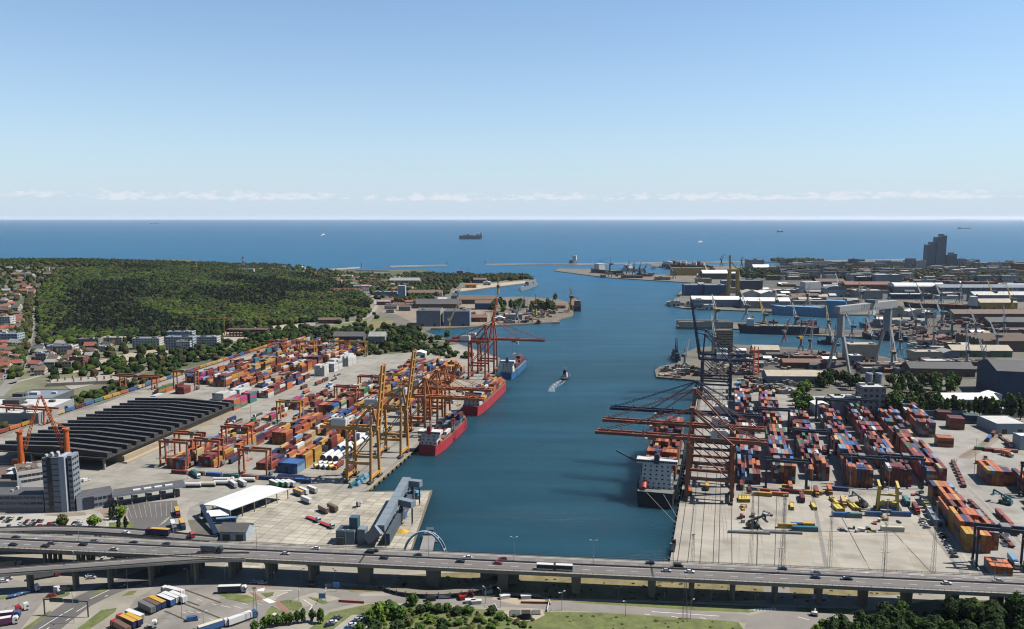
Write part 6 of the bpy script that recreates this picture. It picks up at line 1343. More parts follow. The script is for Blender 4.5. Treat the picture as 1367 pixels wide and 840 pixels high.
def reach_stacker(px, py, rz, c, label):
    x, y = G(px, py); t = thing('reach_stacker', label, 'reach stacker', (x, y, 2.1), rz, 'reach stackers'); p = paint(c)
    MB().box(-4, 3.6, -1.9, 1.9, 1.0, 2.3).build('chassis', p, t); MB().box(-3.8, -1.5, -1.6, 1.6, 2.3, 3.3).build('counterweight', p, t); MB().box(-.8, 1.2, -1.0, 1.0, 2.3, 4.3).build('cab', m_glass, t)
    MB().beam((-3.4, 0, 4.0), (7.6, 0, 7.8), 1.0, 1.1).build('boom', p, t); MB().beam((1.5, 0, 2.4), (3.2, 0, 6.0), .5).build('lift_cylinder', m_chassis, t); MB().beam((7.6, 0, 7.6), (7.6, 0, 5.0), .8).build('head', p, t); MB().box(6.9, 8.3, -3.1, 3.1, 4.3, 5.0).build('spreader', p, t)
    for sx in (-2.8, 2.6):
        for s in (-1, 1): MB().cyl((sx, s * 1.4, .85), (sx, s * 2.1, .85), .85, n=12).build('wheel', m_tyre, t)
reach_stacker(1005, 705, .1, 'black', 'black reach stacker with its boom out on the storage yard'); reach_stacker(1342, 673, 2.2, 'teal', 'dark teal reach stacker beside the edge gantry crane'); reach_stacker(1150, 676, 2.0, 'grey', 'dark mobile crane beside the yellow beams')
for k in range(46):
    px, py = random.choice(((rnd(1003, 1030), rnd(683, 692)), (rnd(1110, 1170), rnd(706, 711)), (rnd(1190, 1250), rnd(656, 668)), (rnd(986, 993), rnd(676, 700)), (rnd(1060, 1110), rnd(657, 662)), (rnd(1165, 1205), rnd(690, 700))))
    x, y = G(px, py); L, w, h = rnd(1.5, 4.5), rnd(1, 2.2), rnd(.6, 2.0)
    c = random.choice(['grey', 'white', 'brown', 'red', 'beige', 'black', 'silver', 'yellow'])
    tag(MB().box(-L / 2, L / 2, -w / 2, w / 2, .15, h).box(-L / 2, -L / 2 + .2, -w / 2 - .1, w / 2 + .1, 0, h + .1).box(L / 2 - .2, L / 2, -w / 2 - .1, w / 2 + .1, 0, h + .1).build('equipment_crate', paint(c), None, (x, y, 2.1), rnd(0, 3)), f'{c} crate or spare part lying on the storage yard', 'crate', 'gear lying on the storage yard')
for k, (px, py) in enumerate(((1043, 757), (1045, 757), (1107, 761), (1180, 764), (1245, 768), (1002, 753), (992, 668))): pylon(px, py, 40 if k < 6 else 30, 'tall lattice floodlight mast on the storage yard beyond the viaduct', 'floodlight masts', 1.8, mat('mast_pale', (.30, .30, .29), .6, .15, 1))
for k, (px, py) in enumerate(((1134, 660), (1083, 663), (975, 640), (1186, 655), (1045, 612), (1300, 640), (250, 640), (440, 600), (335, 560), (420, 505), (505, 520), (570, 500), (300, 520))):
    x, y = G(px, py); lamp_post(x, y, 2.06, 30, 2, .4, 'tall steel floodlight mast among the ' + ('right' if px > 700 else 'left') + ' terminal stacks', 'terminal floodlights')
truck((897, 737), (900, 722), 'black', 'black', 'black', 'dark flat lorry parked alone on the right quay apron', 'lorries in the right terminal', kind='flat', L=8)
truck((1346, 740), (1358, 756), 'white', 'blue', 'light blue', 'blue lorry with a white cab under the near blue gantry crane', 'lorries in the right terminal'); truck((1335, 603), (1349, 607), 'white', 'orange', 'orange', 'orange lorry by the rail sidings', 'lorries in the right terminal', L=7)
truck((945, 655), (943, 645), 'yellow', 'yellow', 'yellow', 'yellow terminal lorry under the orange quay crane', 'lorries in the right terminal', L=7); truck((922, 662), (921, 652), 'orange', 'grey', 'orange', 'orange terminal lorry at the foot of the quay crane', 'lorries in the right terminal', L=7)
# sheds and cars beside the long orange stack
for px, py, w, d, c in ((1245, 690, 5, 9, 'pale blue'), (1251, 699, 6, 10, 'blue grey'), (1243, 684, 6, 5, 'grey'), (1240, 675, 9, 3, 'cream'), (1243, 679, 9, 3, 'yellow'), (1237, 672, 5, 3, 'white')):
    x, y = G(px, py); bldg(f'small {c} site hut beside the long orange stack', 'hut', x, y, -FR.a, w, d, 3.4, c, 'blue grey' if 'blue' in c else 'light grey', doors=1, group='site huts', name='site_hut')
for k, (px, py) in enumerate(((1232, 693), (1233, 700), (1237, 704), (1257, 713), (1259, 717), (1262, 722), (1265, 727), (1268, 730), (1270, 734), (1272, 738), (1274, 743), (1231, 697))):
    x, y = G(px, py, 2.6); car(x, y, 2.07, RD(10) + rnd(-.1, .1), ['silver', 'white', 'grey', 'beige', 'dark blue', 'silver', 'dark blue', 'silver', 'white', 'dark green', 'black', 'grey'][k], 'in the line beside the long orange stack', 'cars beside the long orange stack')
area('road', [(1262, 740), (1285, 770), (1297, 770), (1240, 668), (1232, 662)], m_yard_r, lift=.06)
strip('railway_track', [(1286, 612), (1320, 590), (1350, 566), (1372, 552)], 9, m_dirt, lift=.07)
for o in (-3, 0, 3): strip('rail', [(1283 + o, 612), (1318 + o, 590), (1347 + o, 566)], .4, m_linedark, lift=.12)
strip('curved_track', [(1276, 612), (1274, 622), (1280, 640), (1295, 655), (1320, 680), (1345, 705), (1380, 745)], 5, m_conc, lift=.08)
for o in (-1.5, 1.5): strip('rail', [(1276 + o, 612), (1274 + o, 622), (1280 + o, 640), (1295 + o, 655), (1320 + o, 680), (1345 + o, 705), (1380 + o, 745)], .35, m_linedark, lift=.12)
for k in range(12):
    x, y = FR.at(150 - 6.5 * k, 186 + .2 * k); 
    t = thing('flat_wagon', 'dark flat wagon in the line beside the long orange stack', 'wagon', (x, y, 2.1), -FR.a, 'flat wagons beside the orange stack'); MB().box(-1.3, 1.3, -2.9, 2.9, .8, 1.3).build('frame', m_chassis, t)
    for yy in (-2, 2): MB().cyl((-.8, yy, .45), (.8, yy, .45), .45, n=8).build('wheelset', m_tyre, t)
    MB().box(-1.2, 1.2, -2.6, 2.6, 1.302, 1.302 + rnd(.2, 1.2)).build('load', CM[random.choice(['black', 'brown', 'maroon'])], t)
# ------------------------------------------------------------------ behind the right terminal
bpx('grey concrete grain mill with two silo towers behind the container blocks', 'mill', 1150, 1181, 556, 516, 16, 'grey', 'light grey', floors=5, cols=4, units=2, name='grain_mill')
for k, px in enumerate((1165, 1178)): x, y = G(px, 553); tag(MB().cyl((0, 0, 0), (0, 0, 37), 3.4, n=16).cyl((0, 0, 37), (0, 0, 38), 3.6, 3.0, n=16).build('silo', WM['blue grey'], None, (x, y + 12, 2)), ('left' if k == 0 else 'right') + ' round silo rising behind the grain mill', 'silo', 'silos behind the grain mill')
bpx('low grey loading hall left of the grain mill', 'building', 1113, 1150, 555, 531, 18, 'grey', 'light grey', units=3, doors=3); bpx('long low white building left of the grain mill', 'building', 1083, 1150, 546, 533, 14, 'white', 'light grey', floors=2, cols=10); bpx('white gabled house by the trees at the terminal fence', 'house', 1088, 1106, 556, 540, 14, 'white', 'white', 'gable')
bpx('dark shed with a pale roof above the quay blocks', 'shed', 1024, 1092, 513, 502, 22, 'blue grey', 'tan', 'xgable', RD(-2), doors=4); bpx('long pale-roofed shed beside the dark one', 'shed', 1062, 1113, 511, 500, 26, 'white', 'tan', 'flat', RD(-4))
bpx('long white warehouse behind the poplar row', 'warehouse', 1252, 1332, 545, 533, 20, 'white', 'white', 'xgable'); bpx('long white wall building right of the poplars', 'warehouse', 1320, 1400, 558, 546, 12, 'white', 'light grey'); bpx('small white gabled house below the blue hall', 'house', 1318, 1337, 539, 527, 12, 'white', 'white', 'gable')
bpx('big dark blue shipyard hall at the picture edge', 'shipyard hall', 1334, 1430, 534, 496, 60, 'dark blue', 'dark grey', 'xgable', RD(-13), rh=7, doors=3); bpx('low grey office in front of the mill trees', 'building', 1185, 1245, 546, 536, 12, 'grey', 'light grey', floors=2, cols=9); bpx('long grey store at the foot of the poplars', 'store', 1210, 1290, 556, 549, 10, 'blue grey', 'light grey', doors=5)
bpx('low pale canopy building at the yard corner', 'building', 1330, 1372, 580, 566, 30, 'pale blue', 'light grey', doors=2); bpx('blue-white control hut at the yard edge', 'hut', 1361, 1385, 601, 582, 10, 'pale blue', 'white')
SY = 'shipyard sheds'
for a in (
    ('cream shipyard hall with tall door slots beside the giant gantry', 1133, 1172, 481, 460, 22, 'cream', 'tan', 'flat', 0, 3), ('small white shed at the foot of the giant gantry', 1135, 1152, 486, 475, 14, 'grey', 'white', 'flat', 0, 0), ('cream shed near the basin end', 1221, 1257, 482, 470, 20, 'cream', 'tan', 'flat', 0, 2), ('grey gabled shed with white lettering', 1259, 1281, 481, 471, 24, 'blue grey', 'grey', 'gable', 0, 0),
    ('long green and white shed', 1272, 1350, 477, 468, 26, 'green', 'tan', 'xgable', RD(-3), 0), ('white office block in the shipyard', 1236, 1274, 491, 482, 14, 'white', 'light grey', 'flat', 0, 0), ('cream-roofed shed left of the red lattice', 1006, 1040, 477, 467, 22, 'tan', 'tan', 'xgable', RD(-6), 0), ('tan shed at the right of the mill trees', 1060, 1090, 484, 476, 18, 'rust', 'brown', 'flat', 0, 0),
    ('long brown shed along the dry dock', 1046, 1104, 492, 484, 16, 'rust', 'rust', 'xgable', RD(-3), 0), ('dark plate store beside the tree row', 1150, 1215, 495, 487, 18, 'dark grey', 'brown', 'flat', 0, 0), ('long dark machine hall', 1216, 1300, 503, 492, 26, 'brown', 'dark grey', 'xgable', RD(-4), 0), ('dark sawtooth foundry roof', 1312, 1400, 470, 455, 70, 'brown', 'brown', 'saw', 0, 0), ('brown workshop beneath the twin jib crane', 1285, 1330, 492, 484, 20, 'brown', 'rust', 'flat', 0, 0),
    ('long dark hall by the bulk carrier', 1273, 1400, 427, 419, 30, 'brown', 'brown', 'xgable', 0, 0), ('second long dark hall in the right shipyard', 1320, 1400, 437, 430, 30, 'dark grey', 'dark grey', 'xgable', 0, 0), ('dark low hall in the right shipyard', 1335, 1400, 448, 441, 24, 'dark grey', 'rust', 'flat', 0, 0), ('white tent shed at the dock head', 1213, 1232, 424, 416, 20, 'white', 'white', 'gable', 0, 0), ('second white tent shed at the dock head', 1234, 1250, 425, 418, 20, 'white', 'white', 'gable', 0, 0), ('cream curved shed beyond the giant gantry', 1183, 1206, 423, 414, 30, 'cream', 'tan', 'yarch', 0, 0),
    ('yellow warehouse with a pale roof beyond the bulk carrier', 1308, 1358, 414, 404, 30, 'yellow', 'tan', 'xgable', 0, 0), ('long blue store behind the yellow warehouse', 1300, 1400, 403, 394, 30, 'blue grey', 'light grey', 'xgable', 0, 0), ('long grey warehouse with small dark windows', 1253, 1420, 393, 384, 30, 'blue grey', 'blue grey', 'xgable', 0, 0), ('white barrel-roofed hall behind the basins', 1194, 1248, 391, 383, 40, 'grey', 'white', 'arch', RD(-2), 0), ('blue and white low terminal hall', 1190, 1245, 400, 393, 20, 'dark blue', 'white', 'flat', 0, 0),
    ('grey box warehouse left of the barrel-roofed hall', 1141, 1178, 400, 388, 30, 'grey', 'light grey', 'flat', 0, 0), ('pale blue hall behind the pale blue ship', 1102, 1130, 397, 387, 30, 'pale blue', 'blue grey', 'yarch', 0, 0), ('long low grey quay shed', 1060, 1140, 407, 402, 20, 'grey', 'grey', 'flat', 0, 0), ('long dark red store', 1128, 1190, 387, 380, 30, 'brick red', 'rust', 'xgable', 0, 0), ('dark shed row by the museum quay', 1090, 1128, 383, 376, 30, 'brown', 'brown', 'xgable', 0, 0),
    ('black and white cube building', 1145, 1168, 380, 370, 26, 'black', 'light grey', 'flat', 0, 0), ('big pale grey cold store', 1169, 1203, 381, 367, 34, 'blue grey', 'light grey', 'flat', 0, 0), ('dark red block by the tree belt', 1291, 1332, 384, 377, 30, 'brick red', 'dark grey', 'flat', 0, 0), ('long white warehouse with a grey wall on the middle pier', 924, 987, 410, 400, 28, 'blue grey', 'white', 'xgable', RD(-4), 0), ('second long white-roofed warehouse on the middle pier', 991, 1054, 412, 402, 28, 'grey', 'white', 'xgable', RD(-4), 0), ('white office at the warehouse corner on the middle pier', 924, 938, 412, 400, 14, 'pale blue', 'white', 'flat', 0, 0),
    ('small white building at the pier edge', 940, 953, 413.5, 407, 12, 'white', 'white', 'flat', 0, 0), ('pale dock house at the pier head', 897, 908, 409, 402, 16, 'white', 'tan', 'flat', 0, 0), ('first bright blue hall at the basin corner', 914, 938, 395, 381, 34, 'blue', 'blue grey', 'flat', 0, 1), ('second bright blue hall at the basin corner', 941, 970, 395.5, 381, 34, 'blue', 'blue grey', 'flat', 0, 1), ('tan-roofed shed behind the white warehouses', 992, 1013, 400, 391, 34, 'white', 'tan', 'gable', 0, 0), ('white gabled shed behind the white warehouses', 1016, 1037, 401, 392, 34, 'white', 'white', 'gable', 0, 0),
    ('low white quay shed', 1026, 1046, 392, 387, 20, 'grey', 'white', 'flat', 0, 0), ('second low white quay shed', 1047, 1064, 392, 387, 20, 'grey', 'white', 'flat', 0, 0), ('dark blue-grey block behind the yellow crane', 980, 1018, 389, 375, 30, 'dark grey', 'blue grey', 'flat', 0, 0), ('white-roofed transit shed on the far pier', 938, 986, 373, 365, 40, 'dark grey', 'white', 'xgable', 0, 0), ('yellow and blue striped silo building on the far pier', 897, 941, 368, 358, 30, 'yellow', 'blue grey', 'flat', 0, 0), ('grey block behind the tree belt', 998, 1020, 358, 347, 40, 'grey', 'blue grey', 'flat', 0, 0), ('white transit shed beside the trees', 1006, 1028, 362, 357, 40, 'grey', 'white', 'xgable', 0, 0),
    ('tan dockyard store on the mole', 875, 895, 374, 370, 20, 'tan', 'tan', 'flat', 0, 0), ('brown dockyard store on the mole', 830, 858, 371.5, 368, 20, 'brown', 'rust', 'flat', 0, 0), ('pale store at the root of the mole', 930, 950, 378, 372, 20, 'tan', 'tan', 'flat', 0, 0)):
    bpx(a[0], 'shed' if 'hall' not in a[0] else 'hall', *a[1:5], a[5], a[6], a[7], a[8], a[9], SY if 'ship' in a[0] else 'harbour warehouses', 'harbour_shed', doors=a[10] or (2 if a[2] - a[1] < 40 else 4), rh=None if a[8] not in ('arch', 'yarch') else 9, units=2 if a[8] == 'flat' else 0, floors=2 if 'windows' in a[0] or 'office' in a[0] else 0, cols=24 if 'windows' in a[0] else 6)
# tan apartment-like tower under repair by the basin
bpx('tan ten storey tower block standing by the shipyard basin', 'tower block', 954, 978, 472, 441, 18, 'tan', 'brown', floors=9, cols=4, strips=True, name='tower_block')
# giant gantry crane
def goliath():
    A, B = Vector((*G(1119, 499), 2)), Vector((*G(1182, 487), 2)); d = B - A; rz = math.atan2(d.y, d.x); L = d.length; c = (A + B) / 2
    t = thing('goliath_gantry_crane', 'giant grey goliath gantry crane towering over the shipyard', 'gantry crane', tuple(c), rz); m = mat('goliath_grey', (.36, .37, .375), .55, .1, .1, grime=.15); H = 74; w = L / 2
    MB().box(-w - 9, w + 14, -3.6, 3.6, H, H + 8.5).build('girder', m, t)
    for k in range(22): MB().box(-w - 7 + 3.9 * k, -w - 6.5 + 3.9 * k, -3.85, -3.61, H + .4, H + 2.6).build('girder_rib', m_shipgrey, t)
    MB().box(-w - 9, w + 14, -4.9, -4.5, H - .8, H - .01).build('rail_walkway', m_shipgrey, t)
    for sx in (-1, 1):
        for sy in (-1, 1):
            MB().beam((sx * w, sy * 15, 2), (sx * w, sy * 4, H - 28), 2.2, 2.4, 0, 3.2, 3.4).build('leg', m, t); MB().box(sx * w - 3, sx * w + 3, sy * 15 - 6, sy * 15 + 6, 0, 2.2).build('bogie', m_chassis, t)
        MB().beam((sx * w, 0, H - 30), (sx * w, 0, H - .05), 4.2, 8).build('leg_head', m if sx < 0 else mat('goliath_blue', (.24, .31, .36), .55, .1, .1), t)
    MB().box(8, 14, -7, 7, H + 8.6, H + 12.5).build('trolley', m_shipgrey, t); MB().box(6, 12, -6, -4.95, H - 6, H - 1).build('lower_trolley', m_house, t)
    cu = bpy.data.curves.new('lettering', 'FONT'); cu.body = 'CRIST'; cu.size = 6.5; cu.align_x = 'CENTER'; cu.extrude = .03; cu.space_character = 1.35
    tmp = bpy.data.objects.new('lettering_curve', cu); COL.objects.link(tmp); me = bpy.data.meshes.new_from_object(tmp.evaluated_get(bpy.context.evaluated_depsgraph_get())); bpy.data.objects.remove(tmp)
    me.materials.clear(); me.materials.append(mat('lettering_navy', (.05, .08, .16), .5, .05, 1))
    o = put('lettering', me, t, (-6, -3.66, H + 3.0)); o.rotation_euler = (math.pi / 2, 0, 0)
goliath()
# portal jib cranes
def jib_crane(px, py, h, jl, jaz, jel, col, label, group='portal jib cranes', s=1.0, cab='white'):
    x, y = G(px, py); t = thing('portal_jib_crane', label, 'jib crane', (x, y, 2.0), 0, group); w = 4.2 * s; hp = h * .3
    for a in (-1, 1):
        for b in (-1, 1): MB().beam((a * w, b * w, 0), (a * w * .5, b * w * .5, hp), .9 * s).build('portal_leg', col, t)
    MB().box(-w * .6, w * .6, -w * .6, w * .6, hp, hp + 1.2).build('portal_deck', col, t); MB().cyl((0, 0, hp + 1.2), (0, 0, h * .62), 2.0 * s, 1.7 * s, n=10).build('column', col, t)
    c, q = math.cos(jaz), math.sin(jaz); n = Vector((-q, c, 0)); f = Vector((c, q, 0))
    hs = MB(); 
    o = f * (-2.5 * s); hs.rbox(o.x, o.y, h * .62, 8 * s, 5 * s, 4.2 * s, jaz); hs.build('machine_house', paint(cab), t)
    top = Vector((0, 0, h)) - f * 1.5 * s
    for a in (-1, 1): MB().beam(Vector((0, 0, h * .62 + 4 * s)) + n * a * 2 * s, top, .6 * s).build('tower_strut', col, t)
    b0 = Vector((0, 0, h * .62 + 3 * s)) + f * 3 * s; b1 = b0 + (f * math.cos(jel) + Vector((0, 0, math.sin(jel)))) * jl
    for a in (-1, 1): MB().beam(b0 + n * a * 1.6 * s, b1 + n * a * .4, 1.0 * s, 1.0 * s, 0, .55 * s, .55 * s).build('jib_beam', col, t)
    for k in range(6): p = b0.lerp(b1, (k + .5) / 6); MB().beam(p - n * 1.3 * s * (1 - k / 7), p + n * 1.3 * s * (1 - k / 7), .4 * s).build('jib_tie', col, t)
    MB().beam(top, b0.lerp(b1, .75), .3 * s).build('luffing_rope', m_chassis, t); e = b1 + f * jl * .22 - Vector((0, 0, jl * .1))
    MB().beam(b0.lerp(b1, .97), e, .6 * s).build('fly_jib', col, t); MB().beam(e, e - Vector((0, 0, min(e.z - 6, jl * .6))), .14 * s).build('hoist_rope', m_chassis, t)
    MB().rbox(*(-f * 7 * s).xy, h * .62 + 1 * s, 3 * s, 4 * s, 3 * s, jaz).build('counterweight', m_chassis, t)
m_jg = mat('jib_grey', (.36, .39, .41), .55, .12, .2, grime=.15); m_jb = mat('jib_blue_grey', (.17, .22, .27), .55, .12, .2); m_jy = mat('jib_yellow', (.55, .36, .07), .5, .1, .2); m_jd = mat('jib_black', (.035, .045, .055), .5, .1, .2); m_jgr = mat('jib_green', (.04, .15, .12), .5, .1, .2)
JB = {'grey': m_jg, 'blue-grey': m_jb, 'yellow': m_jy, 'black': m_jd, 'green': m_jgr, 'rust': m_crane_r}
for px, py, h, jl, az_, el, c, lb in ((954, 478, 52, 40, 95, 62, 'grey', 'in front of the tan tower block'), (914, 494, 34, 26, 60, 55, 'grey', 'at the tip of the near right pier'), (1069, 471, 40, 34, 30, 60, 'blue-grey', 'with a yellow cab left of the giant gantry'), (1081, 476, 42, 36, 60, 62, 'grey', 'with a white column left of the giant gantry'), (1190, 497, 46, 34, 80, 65, 'grey', 'with a yellow cab right of the giant gantry'), (1290, 494, 44, 40, 70, 66, 'grey', 'with twin white jibs in the right shipyard'), (1313, 492, 38, 30, 100, 60, 'blue-grey', 'behind the white office block'), (1201, 476, 40, 34, 70, 60, 'grey', 'beside the basin end'),
      (955, 438, 46, 34, 100, 60, 'grey', 'with a yellow top on the floating dock'), (996, 428, 38, 40, 110, 60, 'grey', 'on the middle pier behind the dark ship'), (1036, 416, 30, 26, 80, 60, 'grey', 'beside the pale blue ship'), (1078, 408, 34, 30, 60, 60, 'grey', 'with a yellow cab behind the pale blue ship'), (1137, 453, 30, 26, 120, 60, 'grey', 'on the narrow pier between the basins'), (1155, 450, 30, 26, 50, 60, 'rust', 'on the narrow pier near the naval ship'), (1236, 438, 36, 30, 130, 62, 'grey', 'with a pale jib above the shipyard basin'), (1257, 436, 34, 30, 120, 62, 'grey', 'near the tents at the dock head'), (1231, 408, 34, 34, 120, 60, 'grey', 'left of two over the bulk carrier'), (1256, 408, 34, 34, 120, 60, 'grey', 'right of two over the bulk carrier'), (1280, 405, 30, 30, 50, 55, 'blue-grey', 'near the stern of the bulk carrier'), (1270, 452, 36, 24, 90, 75, 'green', 'dark green against the tents'), (1330, 470, 34, 30, 110, 60, 'grey', 'beside the sawtooth foundry'),
      (1148, 405, 34, 26, 90, 80, 'grey', 'white and slim behind the giant gantry'), (814, 370, 62, 46, 175, 20, 'green', 'tall and green at the mole head'), (838, 366, 34, 26, 60, 60, 'black', 'first of the dark group on the mole'), (846, 367, 34, 26, 80, 65, 'black', 'second of the dark group on the mole'), (854, 367, 32, 26, 70, 60, 'black', 'third of the dark group on the mole'), (861, 368, 30, 24, 60, 60, 'black', 'last of the dark group on the mole'), (963, 356, 42, 34, 50, 40, 'green', 'green behind the red-decked ship'), (990, 358, 42, 34, 60, 35, 'green', 'green near the grey block'), (1000, 372, 36, 26, 60, 60, 'black', 'dark near the transit shed'), (762, 417, 46, 26, 100, 75, 'yellow', 'yellow at the tip of the middle peninsula'), (715, 430, 42, 26, 90, 80, 'yellow', 'slim and yellow on the left shipyard quay'), (612, 402, 30, 24, 60, 40, 'grey', 'pale beside the left shipyard halls'), (665, 402, 50, 26, 90, 80, 'yellow', 'slim and yellow behind the rust red cranes'), (1047, 458, 26, 24, 40, 60, 'rust', 'rusty beside the basin'), (1215, 384, 30, 20, 80, 60, 'black', 'dark before the barrel-roofed hall')):
    jib_crane(px, py, h * (.8 if py > 470 else 1), jl * .8, RD(az_), RD(el), JB[c], f'{c} portal jib crane {lb}', s=.9 if py > 440 else 1.3, cab='yellow' if 'yellow cab' in lb or 'yellow top' in lb else 'grey')
# yellow gantry and red lattice
x, y = G(978, 398); t = thing('yellow_quay_crane', 'tall yellow quay crane beside the bright blue halls', 'quay crane', (x, y, 2.0))
for sx in (-1, 1):
    for sy in (-1, 1): MB().beam((sx * 12, sy * 9, 0), (sx * 9, sy * 6, 62), 4.2).build('leg', m_jy, t)
    MB().box(-12, 12, sx * 8 - 1.5, sx * 8 + 1.5, 20, 23).build('portal_beam', m_jy, t)
MB().box(-13, 13, -7, 7, 62, 68).build('girder', m_jy, t); MB().beam((-8, 0, 68), (-10, 0, 100), 4).build('raised_boom', m_jy, t); MB().beam((9, 0, 68), (-6, 0, 84), 2).build('stay', m_jy, t)
x, y = G(1006, 500); t = thing('red_lattice_tower', 'red lattice scaffold tower in the near shipyard', 'lattice tower', (x, y, 2.0), .4)
for sx in (-1, 1):
    for sy in (-1, 1): MB().beam((sx * 4, sy * 4, 0), (sx * 3, sy * 3, 34), .8).build('corner_post', m_crane_r, t)
for k in range(7):
    MB().box(-4, 4, -4, 4, 4.6 * k + 2, 4.6 * k + 2.5).build('platform', m_crane_r, t)
# floating dock with walls
x, y = G(947, 440, 0); t = thing('floating_dock', 'pale floating dock at the head of the narrow pier', 'floating dock', (x, y, 0), RD(-2)); MB().box(-52, 40, 0, 26, -1, 4).build('pontoon', m_dirt, t)
for s in (0, 22): MB().box(-52, 40, s, s + 3.5, 4.001, 13).build('side_wall', mat('dock_pale', (.45, .41, .34), .7, .2, .1, grime=.3), t)
for k in range(9): MB().rbox(rnd(-10, 38), rnd(6, 20), 4.002, rnd(4, 10), rnd(3, 7), rnd(2, 8), rnd(0, 1)).build('ship_block', random.choice([m_crane_r, m_shipgrey, m_dirt]), t)
# steel sections and ship blocks lying about the shipyards
SBC = {'rusty': mat('steel_rust', (.13, .055, .04), .8, .3, .3, grime=.4), 'dark': mat('steel_dark', (.05, .048, .05), .7, .3, .3), 'grey': mat('steel_grey', (.24, .25, .26), .7, .25, .3), 'primer red': mat('steel_primer', (.24, .07, .055), .7, .25, .3), 'pale': mat('steel_pale', (.48, .45, .40), .7, .2, .3), 'tan': mat('steel_tan', (.34, .27, .19), .7, .2, .3)}
regs = (((885, 492), (955, 504), 40), ((960, 474), (1060, 500), 60), ((1062, 473), (1110, 490), 26), ((1138, 484), (1235, 498), 40), ((1210, 445), (1310, 475), 60), ((1255, 428), (1320, 444), 34), ((985, 431), (1110, 440), 22), ((1165, 428), (1235, 446), 40), ((990, 505), (1080, 528), 46), ((1240, 480), (1310, 500), 20), ((620, 420), (745, 432), 40), ((1000, 396), (1060, 402), 12), ((1100, 385), (1367, 392), 20), ((890, 404), (925, 409), 10), ((800, 364), (870, 370), 18), ((1300, 428), (1367, 455), 30), ((870, 356), (950, 362), 14), ((930, 376), (1000, 396), 14), ((690, 402), (760, 420), 12))
SECT = []
for (xa, ya), (xb, yb), n in regs:
    for k in range(n):
        px, py = rnd(xa, xb), rnd(ya, yb); x, y = G(px, py); c = random.choice(list(SBC)); s = 1 + max(0, (480 - py)) / 110
        b = MB(); w, d, h = rnd(3, 13) * s, rnd(3, 7) * s, rnd(1.5, 6.5) * s ** .6
        b.box(-w / 2, w / 2, -d / 2, d / 2, 0, h * .55)
        for q in range(3):
            b.box(-w / 2 + w * q / 3 + .2, -w / 2 + w * (q + 1) / 3 - .4, -d / 2 + .2 * d * (q % 2), d / 2 - .1 * d, h * .55 + .001, h * rnd(.7, 1.25))
        ar = 'on the middle peninsula' if px < 770 else 'on the far mole' if py < 372 else 'near the tip of the right pier' if px < 956 and py > 480 else 'beside the right terminal' if py > 504 else 'in the near shipyard' if py > 470 and px < 1112 else 'around the shipyard basins'
        SECT.append((w * (h + d) * PPM(y) ** 2, b, c, x, y, ar))
SECT.sort(key=lambda a: -a[0]); mass = MB(); SBL = list(SBC)
for k, (sc, b, c, x, y, ar) in enumerate(SECT):
    if k < 280: tag(b.build('steel_section', SBC[c], None, (x, y, 2.0), rnd(-.3, .3)), f'{c} ship section or plate stack {ar}', 'steel section', 'steel sections ' + ar)
    else: mass.add([(p[0] + x, p[1] + y, p[2] + 2.0) for p in b.v], b.f, SBL.index(c))
o = mass.build('shipyard_scrap', list(SBC.values())); structure(o, 'stuff'); o['label'] = 'small steel pieces and gear scattered over the shipyards'
# parked cars and vans beside the right terminal
for k in range(46):
    px, py = rnd(985, 1060), rnd(508, 522); x, y = G(px, py, 2.6); car(x, y, 2.05, rnd(0, .3), random.choice(['white', 'silver', 'grey', 'black', 'red', 'blue']), 'in the crowded car park beyond the container blocks', 'cars beyond the container blocks', wheels=False)
# ------------------------------------------------------------------ ships in the far basins and at sea
def ship_px(p0, p1, B, zd, label, hullc, boot, deckc, **kw):
    a, b = Vector(G(*p0, 0)), Vector(G(*p1, 0)); d = b - a
    return ship(a.x, a.y, math.atan2(d.y, d.x), d.length, B, zd, label, hullc, boot, deckc, 'ships in the far basins', **kw), d.length
t, L = ship_px((1092, 447), (984, 444), 24, 13, 'dark cargo ship with a white bridge in the shipyard basin', m_navyhull, m_boot, m_deck)
house(t, L - 26, L - 14, 18, 12, 4, 3, funnel=m_jy, mast=6); hatch(t, 14, L - 36, 15, 12, 6, m_deckg)
for k in range(3): MB().beam((26 + 22 * k, 0, 12), (26 + 22 * k, 0, 24), 1.6).build('deck_post', m_sw if k % 2 else m_jgr, t)
t, L = ship_px((1132, 424), (1028, 419), 30, 17, 'pale blue ro-ro ship lying along the middle pier', m_lblue, m_boot, mat('deck_blue', (.16, .30, .42), .7, .15, .2))
house(t, 3, 42, 26, 16, 5, 3.2, col=m_lblue, funnel=mat('funnel_teal', (.04, .22, .25), .5, .05, 1), mast=8); hatch(t, 50, L - 30, 20, 16, 4, m_lblue)
t, L = ship_px((1308, 415), (1205, 411), 26, 11, 'long black and red bulk carrier with a white bridge at the stern', m_black_hull, m_boot, m_deck); house(t, 5, 22, 22, 10, 6, 3.2, funnel=mat('funnel_red', (.4, .03, .04), .5, .05, 1)); hatch(t, 30, L - 18, 18, 10, 7, m_deck)
t, L = ship_px((885, 357.5), (945, 360), 34, 14, 'ship with a cluttered red and white deck behind the far mole', m_black_hull, m_boot, m_deck); house(t, 5, 40, 30, 13, 3, 4); 
for k in range(26): MB().rbox(rnd(10, L - 20), rnd(-14, 14), 13.2, rnd(8, 20), rnd(6, 10), rnd(4, 16)).build('deck_gear', random.choice([m_sw, m_deck, SBC['pale'], SBC['primer red']]), t)
t, L = ship_px((792, 364), (832, 368), 30, 14, 'dark ship with a white deckhouse at the mole head', m_black_hull, m_boot, m_deckg); house(t, 20, 50, 26, 13, 5, 4, mast=14)
t, L = ship_px((832, 361), (862, 363), 26, 10, 'low white ship beside the dark cranes on the mole', m_sw, m_boot, m_deckg); house(t, 10, 34, 22, 9, 3, 4)
